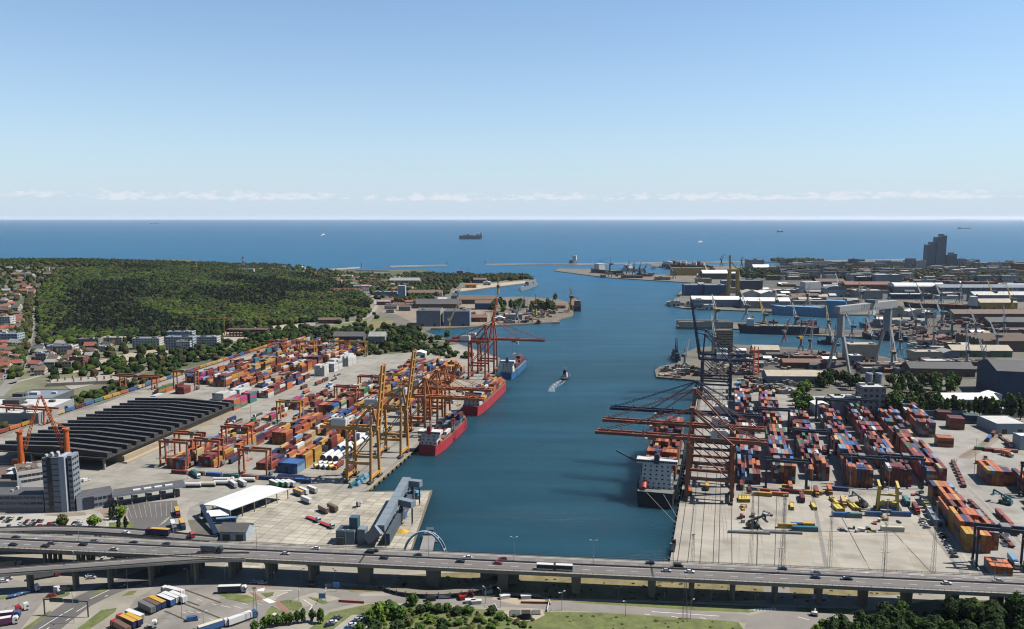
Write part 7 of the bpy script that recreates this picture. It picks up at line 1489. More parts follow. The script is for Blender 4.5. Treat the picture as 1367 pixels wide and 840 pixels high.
t, L = ship_px((1066, 392), (1104, 391), 28, 12, 'white passenger ship moored behind the warehouses', m_sw, m_bootw, m_deckg); house(t, 10, L - 24, 24, 11, 5, 3.6, mast=12)
def naval(p0, p1, B, zd, lb, col=m_shipgrey):
    t, L = ship_px(p0, p1, B, zd, lb, col, m_black_hull, m_shipgrey, cat='naval ship', name='naval_ship', bow=.4); house(t, L * .35, L * .6, B * .7, zd - .8, 3, 3.4, col=col, mast=0); house(t, L * .1, L * .28, B * .6, zd - .8, 2, 3.4, col=col, mast=0, winds=False)
    for q in (.42, .2): MB().beam((L * q, 0, zd + 8), (L * q, 0, zd + 26), 1.6, 1.6, 0, .5, .5).build('lattice_mast', col, t)
    MB().rbox(L * .68, 0, zd - .8, 7, 6, 4).build('gun_house', col, t)
naval((1192, 440), (1146, 437), 14, 7, 'dark grey naval ship in the inner basin'); naval((1212, 456), (1150, 452), 15, 8, 'dark naval ship under the giant gantry girder', m_navyhull); naval((716, 381), (694, 389), 15, 9, 'grey naval ship moored at the head of the left peninsula'); naval((632, 369.5), (596, 368.5), 18, 9, 'long grey naval ship behind the far trees'); naval((905, 484), (897, 476), 10, 5, 'small dark vessel at the tip of the near right pier', m_navyhull); naval((1120, 461), (1090, 459), 9, 4, 'low dark workboat in the shipyard basin', m_navyhull)
t, L = ship_px((771, 416), (767, 404), 18, 10, 'dark ship moored at the tip of the middle peninsula', m_black_hull, m_boot, m_deck); house(t, 8, 22, 14, 9, 4, 3, col=m_shipgrey)
t, L = ship_px((613, 319.5), (644, 319.5), 36, 30, 'large ship far out on the bay ahead of the channel', mat('far_hull', (.10, .13, .18), .6, .1, .01), m_boot, m_deckg)
for k in range(7): MB().box(10 + 28 * k, 33 + 28 * k, -15, 15, 29, 29 + 8 + 4 * (k % 3)).build('deck_stack', [m_sw, CM['grey'], m_lblue, CM['pale blue']][k % 4], t)
house(t, 178, 200, 30, 29, 6, 5)
for i, (p0, p1, lb) in enumerate((((200, 299), (212, 299), 'tiny ship near the horizon on the left of the bay'), ((1278, 305.5), (1296, 305.5), 'small tanker near the horizon beyond the twin towers'), ((1037, 310), (1046, 310), 'small coaster far out on the bay'), ((768, 351), (762, 352), 'small pilot boat by the breakwater'))):
    t, L = ship_px(p0, p1, 22, 12, lb, MATS['far_hull'], m_boot, m_deckg); house(t, L * .05, L * .25, 16, 11, 4, 5, winds=False)
for p0, p1, lb in (((428, 315), (434, 313), 'white ferry with a short wake on the open bay'), ((931, 324), (938, 323.5), 'white motor boat on the bay'), ((400, 361), (408, 360), 'white yacht by the left breakwater')):
    t, L = ship_px(p0, p1, 9, 6, lb, m_sw, m_bootw, m_sw); house(t, L * .3, L * .7, 6, 5, 2, 4, winds=False)
# breakwaters
m_bw = mat('breakwater_stone', (.36, .35, .32), .9, .25, .02)
for p, w, lb in (([(648, 353.2), (700, 352.6), (770, 352.8), (880, 351)], 14, 'long central breakwater in front of the harbour'), ([(521, 355.8), (560, 354.8), (597, 354.2)], 14, 'short breakwater left of the harbour entrance'), ([(398, 363), (440, 360), (483, 356.8)], 16, 'curved breakwater of the naval harbour'), ([(450, 365.2), (520, 364.6)], 10, 'low inner jetty of the naval harbour'), ([(1100, 348.4), (1218, 346.6)], 16, 'marina breakwater in front of the twin towers'), ([(880, 351), (1010, 349.5), (1088, 350.5)], 12, 'far thin breakwater behind the docks'), ([(475, 361.4), (520, 362.0), (545, 361.6)], 8, 'thin jetty beside the naval breakwater')):
    q = [Vector((*G(*a, 3), 0)) for a in p]; O = q[0].copy(); b = MB()
    for a, c in zip(q[:-1], q[1:]): b.hexa([(v - O) for v in ((a + Vector((0, -w / 2, -2))), (c + Vector((0, -w / 2, -2))), (c + Vector((0, w / 2, -2))), (a + Vector((0, w / 2, -2))), (a + Vector((0, -w / 3, 5))), (c + Vector((0, -w / 3, 5))), (c + Vector((0, w / 3, 5))), (a + Vector((0, w / 3, 5))))])
    tag(b.build('breakwater', m_bw, None, tuple(O)), lb, 'breakwater', 'breakwaters')
for px, py in ((597, 354), (648, 353), (483, 357)):
    x, y = G(px, py, 3); t = thing('harbour_light', {597: 'small light tower on the short breakwater', 648: 'small light tower on the central breakwater', 483: 'dark light tower on the naval breakwater'}[px], 'light tower', (x, y, 4), 0, 'breakwater lights'); MB().cyl((0, 0, 0), (0, 0, 12), 3, 2, n=8).build('tower', m_shipgrey, t); MB().cyl((0, 0, 12), (0, 0, 15), 2.6, 1.4, n=8).build('lantern', m_jgr, t)
# ------------------------------------------------------------------ foliage
LEAF = {'dark': (.0115, .0185, .008), 'mid': (.020, .035, .0085), 'bright': (.038, .056, .010), 'olive': (.031, .033, .013), 'conifer': (.0085, .0125, .0085), 'brownish': (.05, .04, .021)}
LM = {k: mat('leaf_' + k, tuple(c * .76 for c in v), .75, .28, .12, island=.26, spec=.05, raw=True) for k, v in LEAF.items()}; LN = list(LEAF); LNEAR = {k: mat('near_leaf_' + k, (v[0] * 1.45, v[1] * 1.6, v[2] * 1.15), .8, .25, .3, island=.3, spec=.08, raw=True) for k, v in LEAF.items()}
m_bark = mat('bark', (.06, .045, .032), .9, .25, 1, raw=True)
def crown_arrays(n, kind, seed, q=.16):
    """unit crown (radius 1, height 2, base at z=0): leaf quads gathered in clumps, plus a dark inner core"""
    r = np.random.default_rng(seed)
    def radius(z):           # z in 0..1
        if kind == 'cone': return (1 - z) ** .8 * .75 + .03
        if kind == 'poplar': return .42 * np.sin(np.pi * np.clip(z * .92 + .06, 0, 1)) ** .6
        return np.sin(np.pi * np.clip(z * .86 + .12, 0, 1)) ** .75
    nc = 13; cz = r.uniform(.12, .95, nc); ca = r.uniform(0, 2 * np.pi, nc); crr = radius(cz) * r.uniform(.45, .8, nc)
    C = np.stack([crr * np.cos(ca), crr * np.sin(ca), cz * 2], 1)
    pick_ = r.integers(0, nc, n); d = r.normal(size=(n, 3)); d /= np.linalg.norm(d, axis=1, keepdims=True)
    P_ = C[pick_] + d * (.40 if kind == 'round' else .24) * r.uniform(.7, 1.05, (n, 1))
    P_[:, 2] = np.clip(P_[:, 2], .05, 2.08); lim = radius(np.clip(P_[:, 2] / 2, 0, 1)) * 1.12; rr = np.hypot(P_[:, 0], P_[:, 1]); f = np.minimum(1, lim / np.maximum(rr, 1e-6)); P_[:, 0] *= f; P_[:, 1] *= f
    nrm = d * .8 + np.array([0, 0, .45]) + r.normal(size=(n, 3)) * .35; nrm /= np.linalg.norm(nrm, axis=1, keepdims=True)
    t1 = np.cross(nrm, r.normal(size=(n, 3))); t1 /= np.linalg.norm(t1, axis=1, keepdims=True); t2 = np.cross(nrm, t1)
    s = q * r.uniform(.6, 1.35, (n, 1)); V = np.stack([P_ - t1 * s - t2 * s * .7, P_ + t1 * s - t2 * s * .9, P_ + t1 * s * .8 + t2 * s, P_ - t1 * s * .7 + t2 * s * .8], 1).reshape(-1, 3)
    core = []
    for z, k in ((.15, .45), (.9, .72), (1.7, .4)):
        for a in range(5): rr_ = radius(np.array(z / 2)) * k; core.append((rr_ * math.cos(a * 1.2566 + z), rr_ * math.sin(a * 1.2566 + z), z))
    o = len(V); V = np.vstack([V, core]); Fq = np.arange(o).reshape(-1, 4)
    Fc_ = np.array([(o + k * 5 + a, o + k * 5 + (a + 1) % 5, o + k * 5 + 5 + (a + 1) % 5, o + k * 5 + 5 + a) for k in range(2) for a in range(5)])
    return V, np.vstack([Fq, Fc_])
def fast_mesh(name, V, Q, mi, mats):
    me = bpy.data.meshes.new(name); me.vertices.add(len(V)); me.vertices.foreach_set('co', np.ascontiguousarray(V, dtype=np.float32).ravel())
    me.loops.add(Q.size); me.loops.foreach_set('vertex_index', np.ascontiguousarray(Q, dtype=np.int32).ravel()); me.polygons.add(len(Q)); me.polygons.foreach_set('loop_start', np.arange(0, Q.size, 4, dtype=np.int32))
    for m in mats: me.materials.append(m)
    if mi is not None: me.polygons.foreach_set('material_index', np.asarray(mi, dtype=np.int32))
    me.update(); me.validate(); return me
def blob_arrays(kind, seed, n=3, leaf=14):
    """lumpy closed crown for trees a few pixels wide, with some loose leaf faces round it"""
    r = np.random.default_rng(seed); V, Q = [], []
    for ax in range(3):
        for sg in (-1, 1):
            o = len(V)
            for a in range(n + 1):
                for b in range(n + 1):
                    p = np.zeros(3); p[ax] = sg; p[(ax + 1) % 3] = (2 * a / n - 1) * sg; p[(ax + 2) % 3] = 2 * b / n - 1; V.append(p / np.linalg.norm(p))
            for a in range(n):
                for b in range(n): Q.append((o + a * (n + 1) + b, o + (a + 1) * (n + 1) + b, o + (a + 1) * (n + 1) + b + 1, o + a * (n + 1) + b + 1))
    V = np.array(V); ph = r.uniform(0, 6, 6); d = 1 + .16 * np.sin(V[:, 0] * 4 + ph[0]) * np.sin(V[:, 1] * 4 + ph[1]) + .14 * np.sin(V[:, 2] * 5 + ph[2] + V[:, 0] * 3) + .1 * np.sin(V[:, 1] * 7 + ph[3]); V = V * d[:, None]
    z = (V[:, 2] + 1) / 2
    if kind == 'cone': k = np.clip(1.05 - z, .05, 1); V[:, 0] *= k; V[:, 1] *= k
    V[:, 2] = V[:, 2] + 1
    W, q = crown_arrays(leaf, 'cone' if kind == 'cone' else 'round', seed + 5, .3); W = W[:leaf * 4]; q = q[:leaf]
    return np.vstack([V, W * (1.08, 1.08, 1)]), np.vstack([np.array(Q), q + len(V)])
LOW = {'round': [blob_arrays('round', s) for s in range(5)], 'cone': [blob_arrays('cone', 10 + s) for s in range(4)]}
def smooth_(me): me.polygons.foreach_set('use_smooth', np.ones(len(me.polygons), dtype=bool)); return me
def wood(name, label, spots):
    """one mass of many trees: spots = (x, y, z, crown radius, crown height, leaf, kind)"""
    Vs, Qs, Ms = [], [], []; o = 0
    for x, y, z, r, h, leaf, kind in spots:
        V, Q = random.choice(LOW[kind]); a = rnd(0, 6.28); c, s = math.cos(a), math.sin(a)
        W = np.stack([x + (V[:, 0] * c - V[:, 1] * s) * r, y + (V[:, 0] * s + V[:, 1] * c) * r, z + V[:, 2] * h / 2], 1); Vs.append(W); Qs.append(Q + o); Ms.append(np.full(len(Q), LN.index(leaf))); o += len(V)
    ob = put(name, smooth_(fast_mesh(name, np.vstack(Vs), np.vstack(Qs), np.concatenate(Ms), [LM[k] for k in LN]))); structure(ob, 'stuff'); ob['label'] = label
    return ob
def inside(px, py, poly):
    c = False; n = len(poly); j = n - 1
    for i in range(n):
        xi, yi = poly[i]; xj, yj = poly[j]
        if (yi > py) != (yj > py) and px < (xj - xi) * (py - yi) / (yj - yi) + xi: c = not c
        j = i
    return c
def scatter(poly, spacing, chooser, hill=True, keep=1.0, jit=.5):
    P4 = [G(*p, 30 if hill else 2) for p in poly]; P5 = [G(*p, 2) for p in poly]
    x0 = min(p[0] for p in P4 + P5); x1 = max(p[0] for p in P4 + P5); y0 = min(p[1] for p in P4 + P5); y1 = max(p[1] for p in P4 + P5); out = []; y = y0
    while y < y1:
        x = x0
        while x < x1:
            X, Y = x + rnd(-jit, jit) * spacing, y + rnd(-jit, jit) * spacing; z = max(2.0, float(terrain(X, Y))) if hill else 2.0; px, py = PIX(X, Y, z)
            if inside(px, py, poly) and random.random() < keep:
                q = chooser(px, py, X, Y)
                if q: out.append((X, Y, z - .3, *q))
            x += spacing
        y += spacing
    return out
FOREST = [(54, 452), (50, 395), (75, 364), (200, 357), (330, 362), (400, 366), (470, 385), (496, 405), (490, 420), (420, 430), (330, 438), (272, 450), (230, 447), (180, 455), (120, 459), (64, 460)]
def forest_kind(px, py, X, Y):
    n = math.sin(X * .021 + 2 * math.sin(Y * .008)) + math.sin(Y * .017 + X * .006 + 1.3); px += 16 * math.sin(Y * .02 + X * .03) + rnd(-24, 24); py += 6 * math.sin(X * .027) + rnd(-8, 8); n += rnd(-.35, .35)
    dark = (75 < px < 245 and 388 < py < 450 and n > -.9) or (285 < px < 445 and 376 < py < 401 and n > -1.2) or n > 1.15
    bright = px < 74 + 8 * n or (128 < px < 172 and 368 < py < 383) or (py > 404 and px > 300 and n > -.4) or n < -1.35
    if dark and not (px < 72): return (rnd(4, 5.6), rnd(11, 16), 'conifer', 'cone') if random.random() < .7 else (rnd(4.5, 6.5), rnd(9, 13), random.choice(['dark', 'dark', 'conifer', 'mid']), 'round')
    if bright: return (rnd(3.6, 8.5), rnd(7, 13), random.choice(['bright', 'bright', 'mid', 'olive']), 'round')
    return (rnd(3.4, 8.5), rnd(7, 14), random.choice(['mid', 'dark', 'dark', 'olive', 'mid', 'mid']), 'round')
wood('forest', 'dense mixed forest of dark pines and light green trees covering the hill', scatter(FOREST, 8.2, forest_kind))
def mixk(a, b, h0, h1, leaves): return lambda px, py, X, Y: (rnd(a, b), rnd(h0, h1), random.choice(leaves), 'round')
tl = mixk(3.5, 6.5, 7, 13, ['dark', 'mid', 'mid', 'olive', 'bright', 'brownish'])
town = scatter([(-20, 349), (380, 354), (500, 370), (470, 385), (330, 362), (75, 362), (50, 392), (-20, 425)], 17, tl, True, .5)
town += scatter([(-20, 349), (120, 349), (380, 356), (380, 362), (100, 360), (-20, 362)], 9, mixk(4, 6, 8, 13, ['dark', 'mid', 'dark']), True, .85)
town += scatter([(14, 508), (30, 425), (36, 395), (44, 395), (40, 450), (27, 508)], 8, mixk(3, 5, 6, 10, ['olive', 'brownish', 'mid', 'bright']), True, .9)
town += scatter([(50, 455), (300, 445), (300, 470), (180, 500), (60, 510), (40, 490)], 18, tl, True, .6) + scatter([(-20, 420), (30, 420), (14, 508), (-20, 515)], 19, tl, True, .4)
wood('town_trees', 'garden and street trees between the houses of the hillside town', town)
scrub = scatter([(60, 548), (150, 512), (230, 487), (330, 462), (392, 446), (470, 440), (540, 447), (565, 460), (560, 470), (470, 476), (440, 468), (392, 452), (330, 470), (250, 492), (160, 524), (100, 545), (40, 566), (0, 578), (0, 570)], 9, mixk(2.4, 4.6, 3.5, 8, ['mid', 'dark', 'olive', 'bright', 'mid']), False, .62)
scrub += scatter([(150, 487), (250, 468), (330, 455), (380, 445), (400, 450), (330, 470), (230, 490), (160, 505)], 11, mixk(3, 5, 5, 9, ['dark', 'mid', 'mid']), False, .6)
scrub += scatter([(300, 440), (430, 440), (560, 440), (560, 462), (430, 458), (350, 455)], 12, mixk(4, 7, 7, 13, ['dark', 'mid', 'mid', 'olive']), False, .6) + scatter([(420, 432), (500, 418), (560, 440), (480, 445)], 20, mixk(3, 6, 5, 10, ['mid', 'olive', 'dark']), False, .35)
scrub += scatter([(480, 372), (560, 372), (620, 375), (600, 392), (560, 410), (500, 400)], 15, tl, False, .7) + scatter([(540, 366.5), (640, 369.5), (700, 369.5), (712, 373), (640, 378), (540, 376)], 13, mixk(5, 8, 8, 15, ['dark', 'mid', 'olive']), False, .8)
scrub += scatter([(410, 364), (540, 369), (560, 380), (480, 384), (420, 372)], 16, tl, False, .6) + scatter([(560, 462), (600, 468), (640, 478), (600, 480), (555, 474)], 10, mixk(3, 5, 4, 8, ['mid', 'olive', 'bright']), False, .6)
scrub += scatter([(1085, 358), (1280, 360), (1370, 360), (1370, 377), (1280, 377), (1120, 374)], 15, mixk(5, 8, 8, 14, ['dark', 'olive', 'brownish', 'mid', 'dark']), False, .62) + scatter([(985, 362), (1090, 360), (1090, 374), (990, 372)], 16, mixk(5, 8, 8, 15, ['dark', 'mid', 'dark']), False, .6) + scatter([(1160, 352), (1367, 354), (1367, 362), (1160, 360)], 26, mixk(5, 8, 8, 12, ['dark', 'olive']), False, .5) + scatter([(1030, 347.5), (1086, 347.5), (1090, 353), (1030, 350)], 16, mixk(6, 9, 9, 14, ['dark', 'mid']), False, .7)
wood('scrub_trees', 'scrub and tree belts along the railway, the peninsula and the city', scrub)
# individual trees: trunk with limbs and a crown of leaf faces, shared between alike trees
TM = {}
def tree_meshes(kind, leaf, i, n, q):
    k = (kind, leaf, i, n)
    if k not in TM:
        V, Q = crown_arrays(n, kind, 40 + i, q); b = MB(); b.cyl((0, 0, 0), (0, 0, .75), .045, .03, n=6)
        for a in range(5): b.cyl((0, 0, .35 + .06 * a), (.38 * math.cos(a * 2.4), .38 * math.sin(a * 2.4), .75 + .07 * a), .022, .008, n=4)
        TM[k] = (fast_mesh('crown', V, Q, None, [LNEAR[leaf]]), b.mesh('trunk', [m_bark]))
    return TM[k]
def tree(x, y, z, r, h, leaf, kind, label, group, n=420, q=.12, i=None, stem=.22):
    i = random.randrange(3) if i is None else i; label = ({'dark': 'dark green ', 'mid': 'green ', 'bright': 'light green ', 'olive': 'olive '}.get(leaf, '') if 'green' not in label and leaf != 'conifer' else '') + ('tall ' if h > 13 and 'tall' not in label else '') + label; cm, tm = tree_meshes(kind, leaf, i, n, q); t = thing('tree', label, 'tree', (x, y, z), rnd(0, 6.28), group)
    c = put('crown', cm, t, (0, 0, h * stem)); c.scale = (r, r, h * (1 - stem) / 2); k = put('trunk', tm, t); k.scale = (h * .55, h * .55, h * .62); return t
def bush(px, py, r, h, leaf, label, group):
    x, y = G(px, py); cm, tm = tree_meshes('round', leaf, random.randrange(3), 420, .12); t = thing('shrub', label, 'shrub', (x, y, 2.0), rnd(0, 6), group)
    c = put('crown', cm, t, (0, 0, -.15 * h)); c.scale = (r, r, h * .57); k = put('stem', tm, t); k.scale = (h * .5, h * .5, h * .5)
ug = scatter([(486, 848), (500, 815), (545, 806), (600, 812), (690, 820), (720, 830), (700, 848)], 2.6, mixk(.6, 1.6, .6, 2.0, ['mid', 'bright', 'olive', 'bright', 'mid']), False, .6) + scatter([(1088, 850), (1100, 832), (1160, 824), (1400, 806), (1400, 870), (1088, 870)], 3.2, mixk(1, 2.4, 1, 3, ['dark', 'mid', 'dark']), False, .6)
ug += scatter([(720, 850), (740, 818), (985, 831), (1000, 850)], 3.6, mixk(.4, 1.0, .3, .8, ['olive', 'mid', 'bright']), False, .35) + scatter([(500, 792), (640, 798), (640, 768), (520, 770)], 4, mixk(.5, 1.2, .4, 1, ['olive', 'brownish', 'mid']), False, .4) + scatter([(660, 768), (890, 770), (1250, 786), (1250, 796), (1000, 806), (700, 800)], 3.4, mixk(.4, 1.0, .3, .8, ['olive', 'brownish', 'mid']), False, .35)
wood('undergrowth', 'low scrub and weeds on the verges below the viaduct', ug)
TG = 'trees of the roadside wood'
for k in range(78):
    px = rnd(1105, 1400); py = rnd(max(826, 856 - (px - 1100) * .24), 872) if k % 3 else rnd(848, 890)
    if px < 1150 and py < 840: continue
    x, y = G(px, py); tree(x, y, 2.0, rnd(3.6, 5.4), rnd(9.5, 13.5), random.choice(['mid', 'dark', 'dark', 'mid', 'dark']), 'round', 'leafy tree in the roadside wood below the viaduct', TG, 1000, .085)
for px, py, r in ((1098, 838, 2.6), (1108, 842, 3), (1120, 838, 2.8), (1090, 846, 2.6)): bush(px, py, r, r * 1.6, random.choice(['bright', 'mid']), 'light green bush at the edge of the roadside wood', 'bushes at the wood edge')
for px, py in ((360, 838), (370, 836), (379, 834), (388, 833.5), (397, 832), (405, 831), (417, 830), (428, 832), (353, 842), (340, 846)):
    x, y = G(px, py); tree(x, y, 2.0, rnd(1.7, 2.3), rnd(5, 7), 'mid', 'round', 'small tree in the row below the harbour road', 'row of small trees', 300, .15, stem=.12)
for px, py, r, h, lf in ((551, 808, 3.2, 6, 'mid'), (561, 818, 3, 4, 'dark'), (572, 815, 2.8, 4.5, 'mid'), (585, 818, 3, 4.5, 'dark'), (597, 816, 2.8, 4, 'mid'), (610, 820, 3.2, 4, 'dark'), (625, 819, 3, 4, 'mid'), (535, 826, 4, 6, 'mid'), (520, 824, 5, 8, 'mid'), (507, 828, 5.5, 8.5, 'bright'), (495, 832, 4, 6, 'mid'), (545, 834, 3, 3.5, 'olive'), (590, 844, 3.6, 6.5, 'dark'), (656, 820, 3, 4, 'dark'), (668, 826, 2.6, 3, 'mid'), (640, 829, 2.8, 3, 'olive'), (575, 830, 2.8, 3.2, 'bright'), (612, 834, 2.6, 2.6, 'mid'), (690, 832, 2, 2, 'olive'), (530, 842, 4, 5, 'dark'), (560, 842, 3, 3.6, 'mid'), (628, 842, 2.4, 2.5, 'olive'), (500, 842, 4, 5, 'dark'), (655, 838, 2.2, 2.2, 'mid'), (480, 843, 3, 4, 'mid')):
    bush(px, py, r, h, lf, {'mid': 'green', 'dark': 'dark green', 'bright': 'light green', 'olive': 'olive green'}[lf] + ' bush in the thicket beside the road works', 'bushes beside the road works')
for px, py, lf, lb in ((83, 704, 'olive', 'round olive green tree left of two in front of the office tower'), (125, 705, 'bright', 'round light green tree right of two in front of the office tower'), (162, 692, 'bright', 'light green bush tree by the gate plaza')): x, y = G(px, py); tree(x, y, 2.0, 4.2, 8, lf, 'round', lb, None, 420, .13, stem=.1)
for px, py in ((152, 690), (148, 694), (159, 707), (168, 706), (152, 686)): x, y = G(px, py); tree(x, y, 2.0, 2.6, 8, 'conifer', 'cone', 'dark conifer on the lawn by the gate plaza', 'conifers by the gate plaza', 300, .14, stem=.06)
MT = 'trees behind the right terminal'
for px, py, r, h, kind, lf in ([(1065 + rnd(-4, 18), 528 + rnd(-4, 22), rnd(4, 6), rnd(10, 15), 'round', random.choice(['mid', 'bright', 'mid'])) for k in range(12)] + [(1110 + rnd(-14, 14), 551 + rnd(-3, 2), rnd(4, 6), rnd(10, 13), 'round', random.choice(['mid', 'bright'])) for k in range(7)] + [(rnd(1088, 1168), rnd(510, 522), rnd(4, 6.5), rnd(12, 17), 'round', random.choice(['dark', 'mid', 'dark'])) for k in range(26)]
        + [(rnd(1186, 1278), rnd(513, 532), rnd(4, 6.5), rnd(12, 17), 'round', random.choice(['dark', 'dark', 'mid', 'olive'])) for k in range(34)] + [(rnd(1172, 1255), rnd(540, 549), rnd(4, 6), rnd(12, 16), 'round', random.choice(['dark', 'mid', 'olive'])) for k in range(24)]):
    x, y = G(px, py); tree(x, y, 2.0, r, h, lf, kind, 'leafy tree ' + ('left of the grain mill' if px < 1150 else 'in the belt above the grain mill' if py < 534 else 'beside the grain mill'), MT, 200, .17)
for px, py, h in [(1185 + 7.2 * k + rnd(-1.5, 1.5), 555 + rnd(-2, 2), rnd(13, 20)) for k in range(27)] + [(1322, 562, 22), (1330, 563, 20), (1345, 560, 24), (1350, 562, 24), (1362, 560, 18)]:
    x, y = G(px, py); tree(x, y, 2.0, h * .36, h, random.choice(['dark', 'mid']), 'poplar', 'slim poplar in the row along the back of the right terminal', 'poplar row', 200, .17, stem=.1)
for px, py, r, h in [(rnd(656, 742), rnd(409, 419), rnd(5, 9), rnd(13, 22)) for k in range(34)] + [(741, 403, 6, 18), (644, 403, 5, 9)]:
    x, y = G(px, py); tree(x, y, 2.0, r, h, random.choice(['dark', 'mid', 'olive']), 'round', 'tall tree on the middle peninsula', 'trees on the middle peninsula', 160, .19)
for px, py, r, h in [(rnd(300, 470), rnd(447, 463), rnd(5, 8), rnd(9, 14)) for k in range(22)] + [(rnd(480, 600), rnd(448, 472), rnd(5, 8), rnd(9, 15)) for k in range(24)] + [(155, 490, 9, 14), (148, 492, 7, 11), (160, 492, 7, 11)]:
    x, y = G(px, py); tree(x, y, 2.0, r, h, random.choice(['dark', 'mid', 'dark', 'mid']), 'round', 'round tree behind the left container field' if px > 200 else 'big round tree beside the building site', 'trees behind the left terminal', 200, .17)
# ------------------------------------------------------------------ left: town, apartment blocks, building sites, peninsula
def hz(px, py):
    """point of the hillside under a photo pixel"""
    z = 2.0
    for _ in range(12): x, y = G(px, py, z); z = max(2.0, float(terrain(x, y)))
    return x, y, z
area('green_strip', [(-60, 600), (0, 572), (60, 545), (150, 512), (230, 486), (330, 461), (392, 446), (470, 440), (540, 447), (570, 455), (611, 459), (560, 470), (470, 476), (400, 453), (330, 470), (250, 492), (160, 524), (100, 546), (0, 582), (-60, 606)], m_scrub, lift=.05)
area('field', [(430, 438), (480, 425), (520, 425), (530, 436), (500, 446), (450, 446)], m_grass, lift=.05); area('field', [(490, 430), (525, 428), (528, 440), (495, 443)], m_drygrass, lift=.07)
area('waste_ground', [(-60, 560), (-20, 500), (60, 470), (200, 455), (300, 452), (330, 460), (150, 510), (60, 543)], mat('waste_mix', (.16, .16, .09), .95, .45, .03, grime=.45), lift=.04)
area('building_site', [(225, 455), (265, 437), (330, 432), (420, 434), (400, 442), (330, 452), (280, 462)], m_sand, lift=.08); area('sand_lot', [(70, 500), (130, 482), (180, 470), (235, 462), (240, 470), (130, 495)], m_sand, lift=.07)
area('brown_field', [(430, 408), (560, 400), (640, 400), (745, 414), (740, 428), (600, 436), (560, 436), (530, 420)], m_dirt, lift=.05); area('beach', [(604, 390.5), (655, 383.5), (705, 377.5), (700, 375), (640, 380), (610, 386)], m_sand, lift=.06)
strip('road', [(-5, 530), (12, 513), (24, 495), (34, 465), (40, 440), (44, 415)], 13, m_asph2, lift=.12); strip('road', [(40, 440), (43, 425), (45, 410), (43, 398), (40, 390)], 11, m_asph2, None)
strip('road', [(12, 513), (60, 500), (110, 488), (170, 476), (240, 468)], 6, m_conc, lift=.12); strip('road', [(497, 395), (503, 408), (496, 420), (480, 428), (440, 434), (330, 448)], 7, m_conc, lift=.13)
strip('railway_track', [(-40, 596), (60, 560), (160, 527), (250, 497), (330, 473), (400, 452), (440, 441), (490, 430), (510, 412), (500, 395)], 9, mat('ballast', (.20, .17, .14), .95, .25, .1), lift=.11)
xs = []
def spot(poly, n, dmin):
    out = []
    tries = 0
    while len(out) < n and tries < 4000:
        tries += 1; px = rnd(min(p[0] for p in poly), max(p[0] for p in poly)); py = rnd(min(p[1] for p in poly), max(p[1] for p in poly))
        if not inside(px, py, poly): continue
        x, y, z = hz(px, py)
        if all((x - a) ** 2 + (y - b) ** 2 > dmin ** 2 for a, b, *_ in xs): out.append((x, y, z, px, py)); xs.append((x, y))
    return out
WC, RC = ['white', 'cream', 'tan', 'grey', 'white', 'grey', 'brick red'], ['red', 'red', 'brown', 'dark grey', 'rust', 'brown', 'grey']
for poly, n, dm, where, w0, w1 in (([(0, 352), (110, 352), (200, 360), (100, 366), (50, 382), (0, 392)], 90, 19, 'on the hilltop left of the forest', 10, 18), ([(0, 395), (30, 395), (22, 500), (0, 512)], 52, 16, 'left of the straight road', 10, 17), ([(48, 470), (95, 462), (150, 462), (130, 482), (60, 500), (40, 505)], 26, 17, 'in the town corner beside the road', 10, 16), ([(130, 352), (380, 358), (380, 363), (180, 358)], 30, 26, 'on the ridge behind the forest', 14, 28), ([(410, 366), (540, 372), (560, 392), (500, 392), (440, 376)], 34, 28, 'in the town by the naval harbour', 14, 30), ([(505, 395), (560, 392), (560, 412), (520, 425)], 16, 26, 'beside the railway on the peninsula', 14, 30)):
    for x, y, z, px, py in spot(poly, n, dm):
        w, d, h = rnd(w0, w1), rnd(9, 13), rnd(5, 8.5); rc = random.choice(RC); wc = random.choice(WC)
        bldg(f'{wc} house with a {rc} roof {where}', 'house', x, y, rnd(-.5, .5), w, d, h, wc, rc, 'xgable' if random.random() < .8 else 'flat', 2, max(3, int(w / 4)), z - .5, 'houses ' + where, 'house', rh=rnd(2.5, 4.5))
for a in (('white apartment block with a grey roof in front of the forest', 177, 213, 467, 452, 16, 'white', 'blue grey', 5, 9), ('long apartment block with blue-grey upper floors', 221, 258, 468, 450, 16, 'pale blue', 'blue grey', 5, 10), ('white apartment block beside the blue-grey one', 236, 254, 469, 456, 14, 'white', 'light grey', 4, 6), ('tall rear apartment block before the forest', 223, 257, 458, 443, 14, 'pale blue', 'blue grey', 5, 10), ('right apartment block with white ends', 256, 290, 466, 450, 16, 'white', 'blue grey', 5, 10), ('pale apartment house at the forest foot', 104, 132, 463, 453, 14, 'grey', 'dark grey', 4, 7), ('cream apartment house beside the forest', 135, 163, 461, 451, 14, 'cream', 'tan', 4, 7),
          ('dark-roofed town block beside the road', 63, 97, 475, 462, 16, 'white', 'dark grey', 3, 9), ('red brick cube house', 93, 112, 490, 477, 14, 'brick red', 'brown', 4, 4), ('white flats at the picture edge', -14, 14, 438, 423, 16, 'white', 'grey', 5, 8), ('pale flats below them at the picture edge', -16, 24, 460, 446, 18, 'pale blue', 'blue grey', 4, 9), ('white flats left of the road', -10, 12, 415, 402, 14, 'white', 'red', 4, 7), ('blue-grey roofed house by the road', 48, 62, 487, 472, 16, 'grey', 'blue grey', 3, 4), ('dark roofed block by the road', 50, 66, 470, 461, 14, 'dark grey', 'dark grey', 3, 5)):
    bpx(a[0], 'apartments', *a[1:6], a[6], a[7], floors=a[8], cols=a[9], units=3, group='apartment blocks', name='apartment_block')
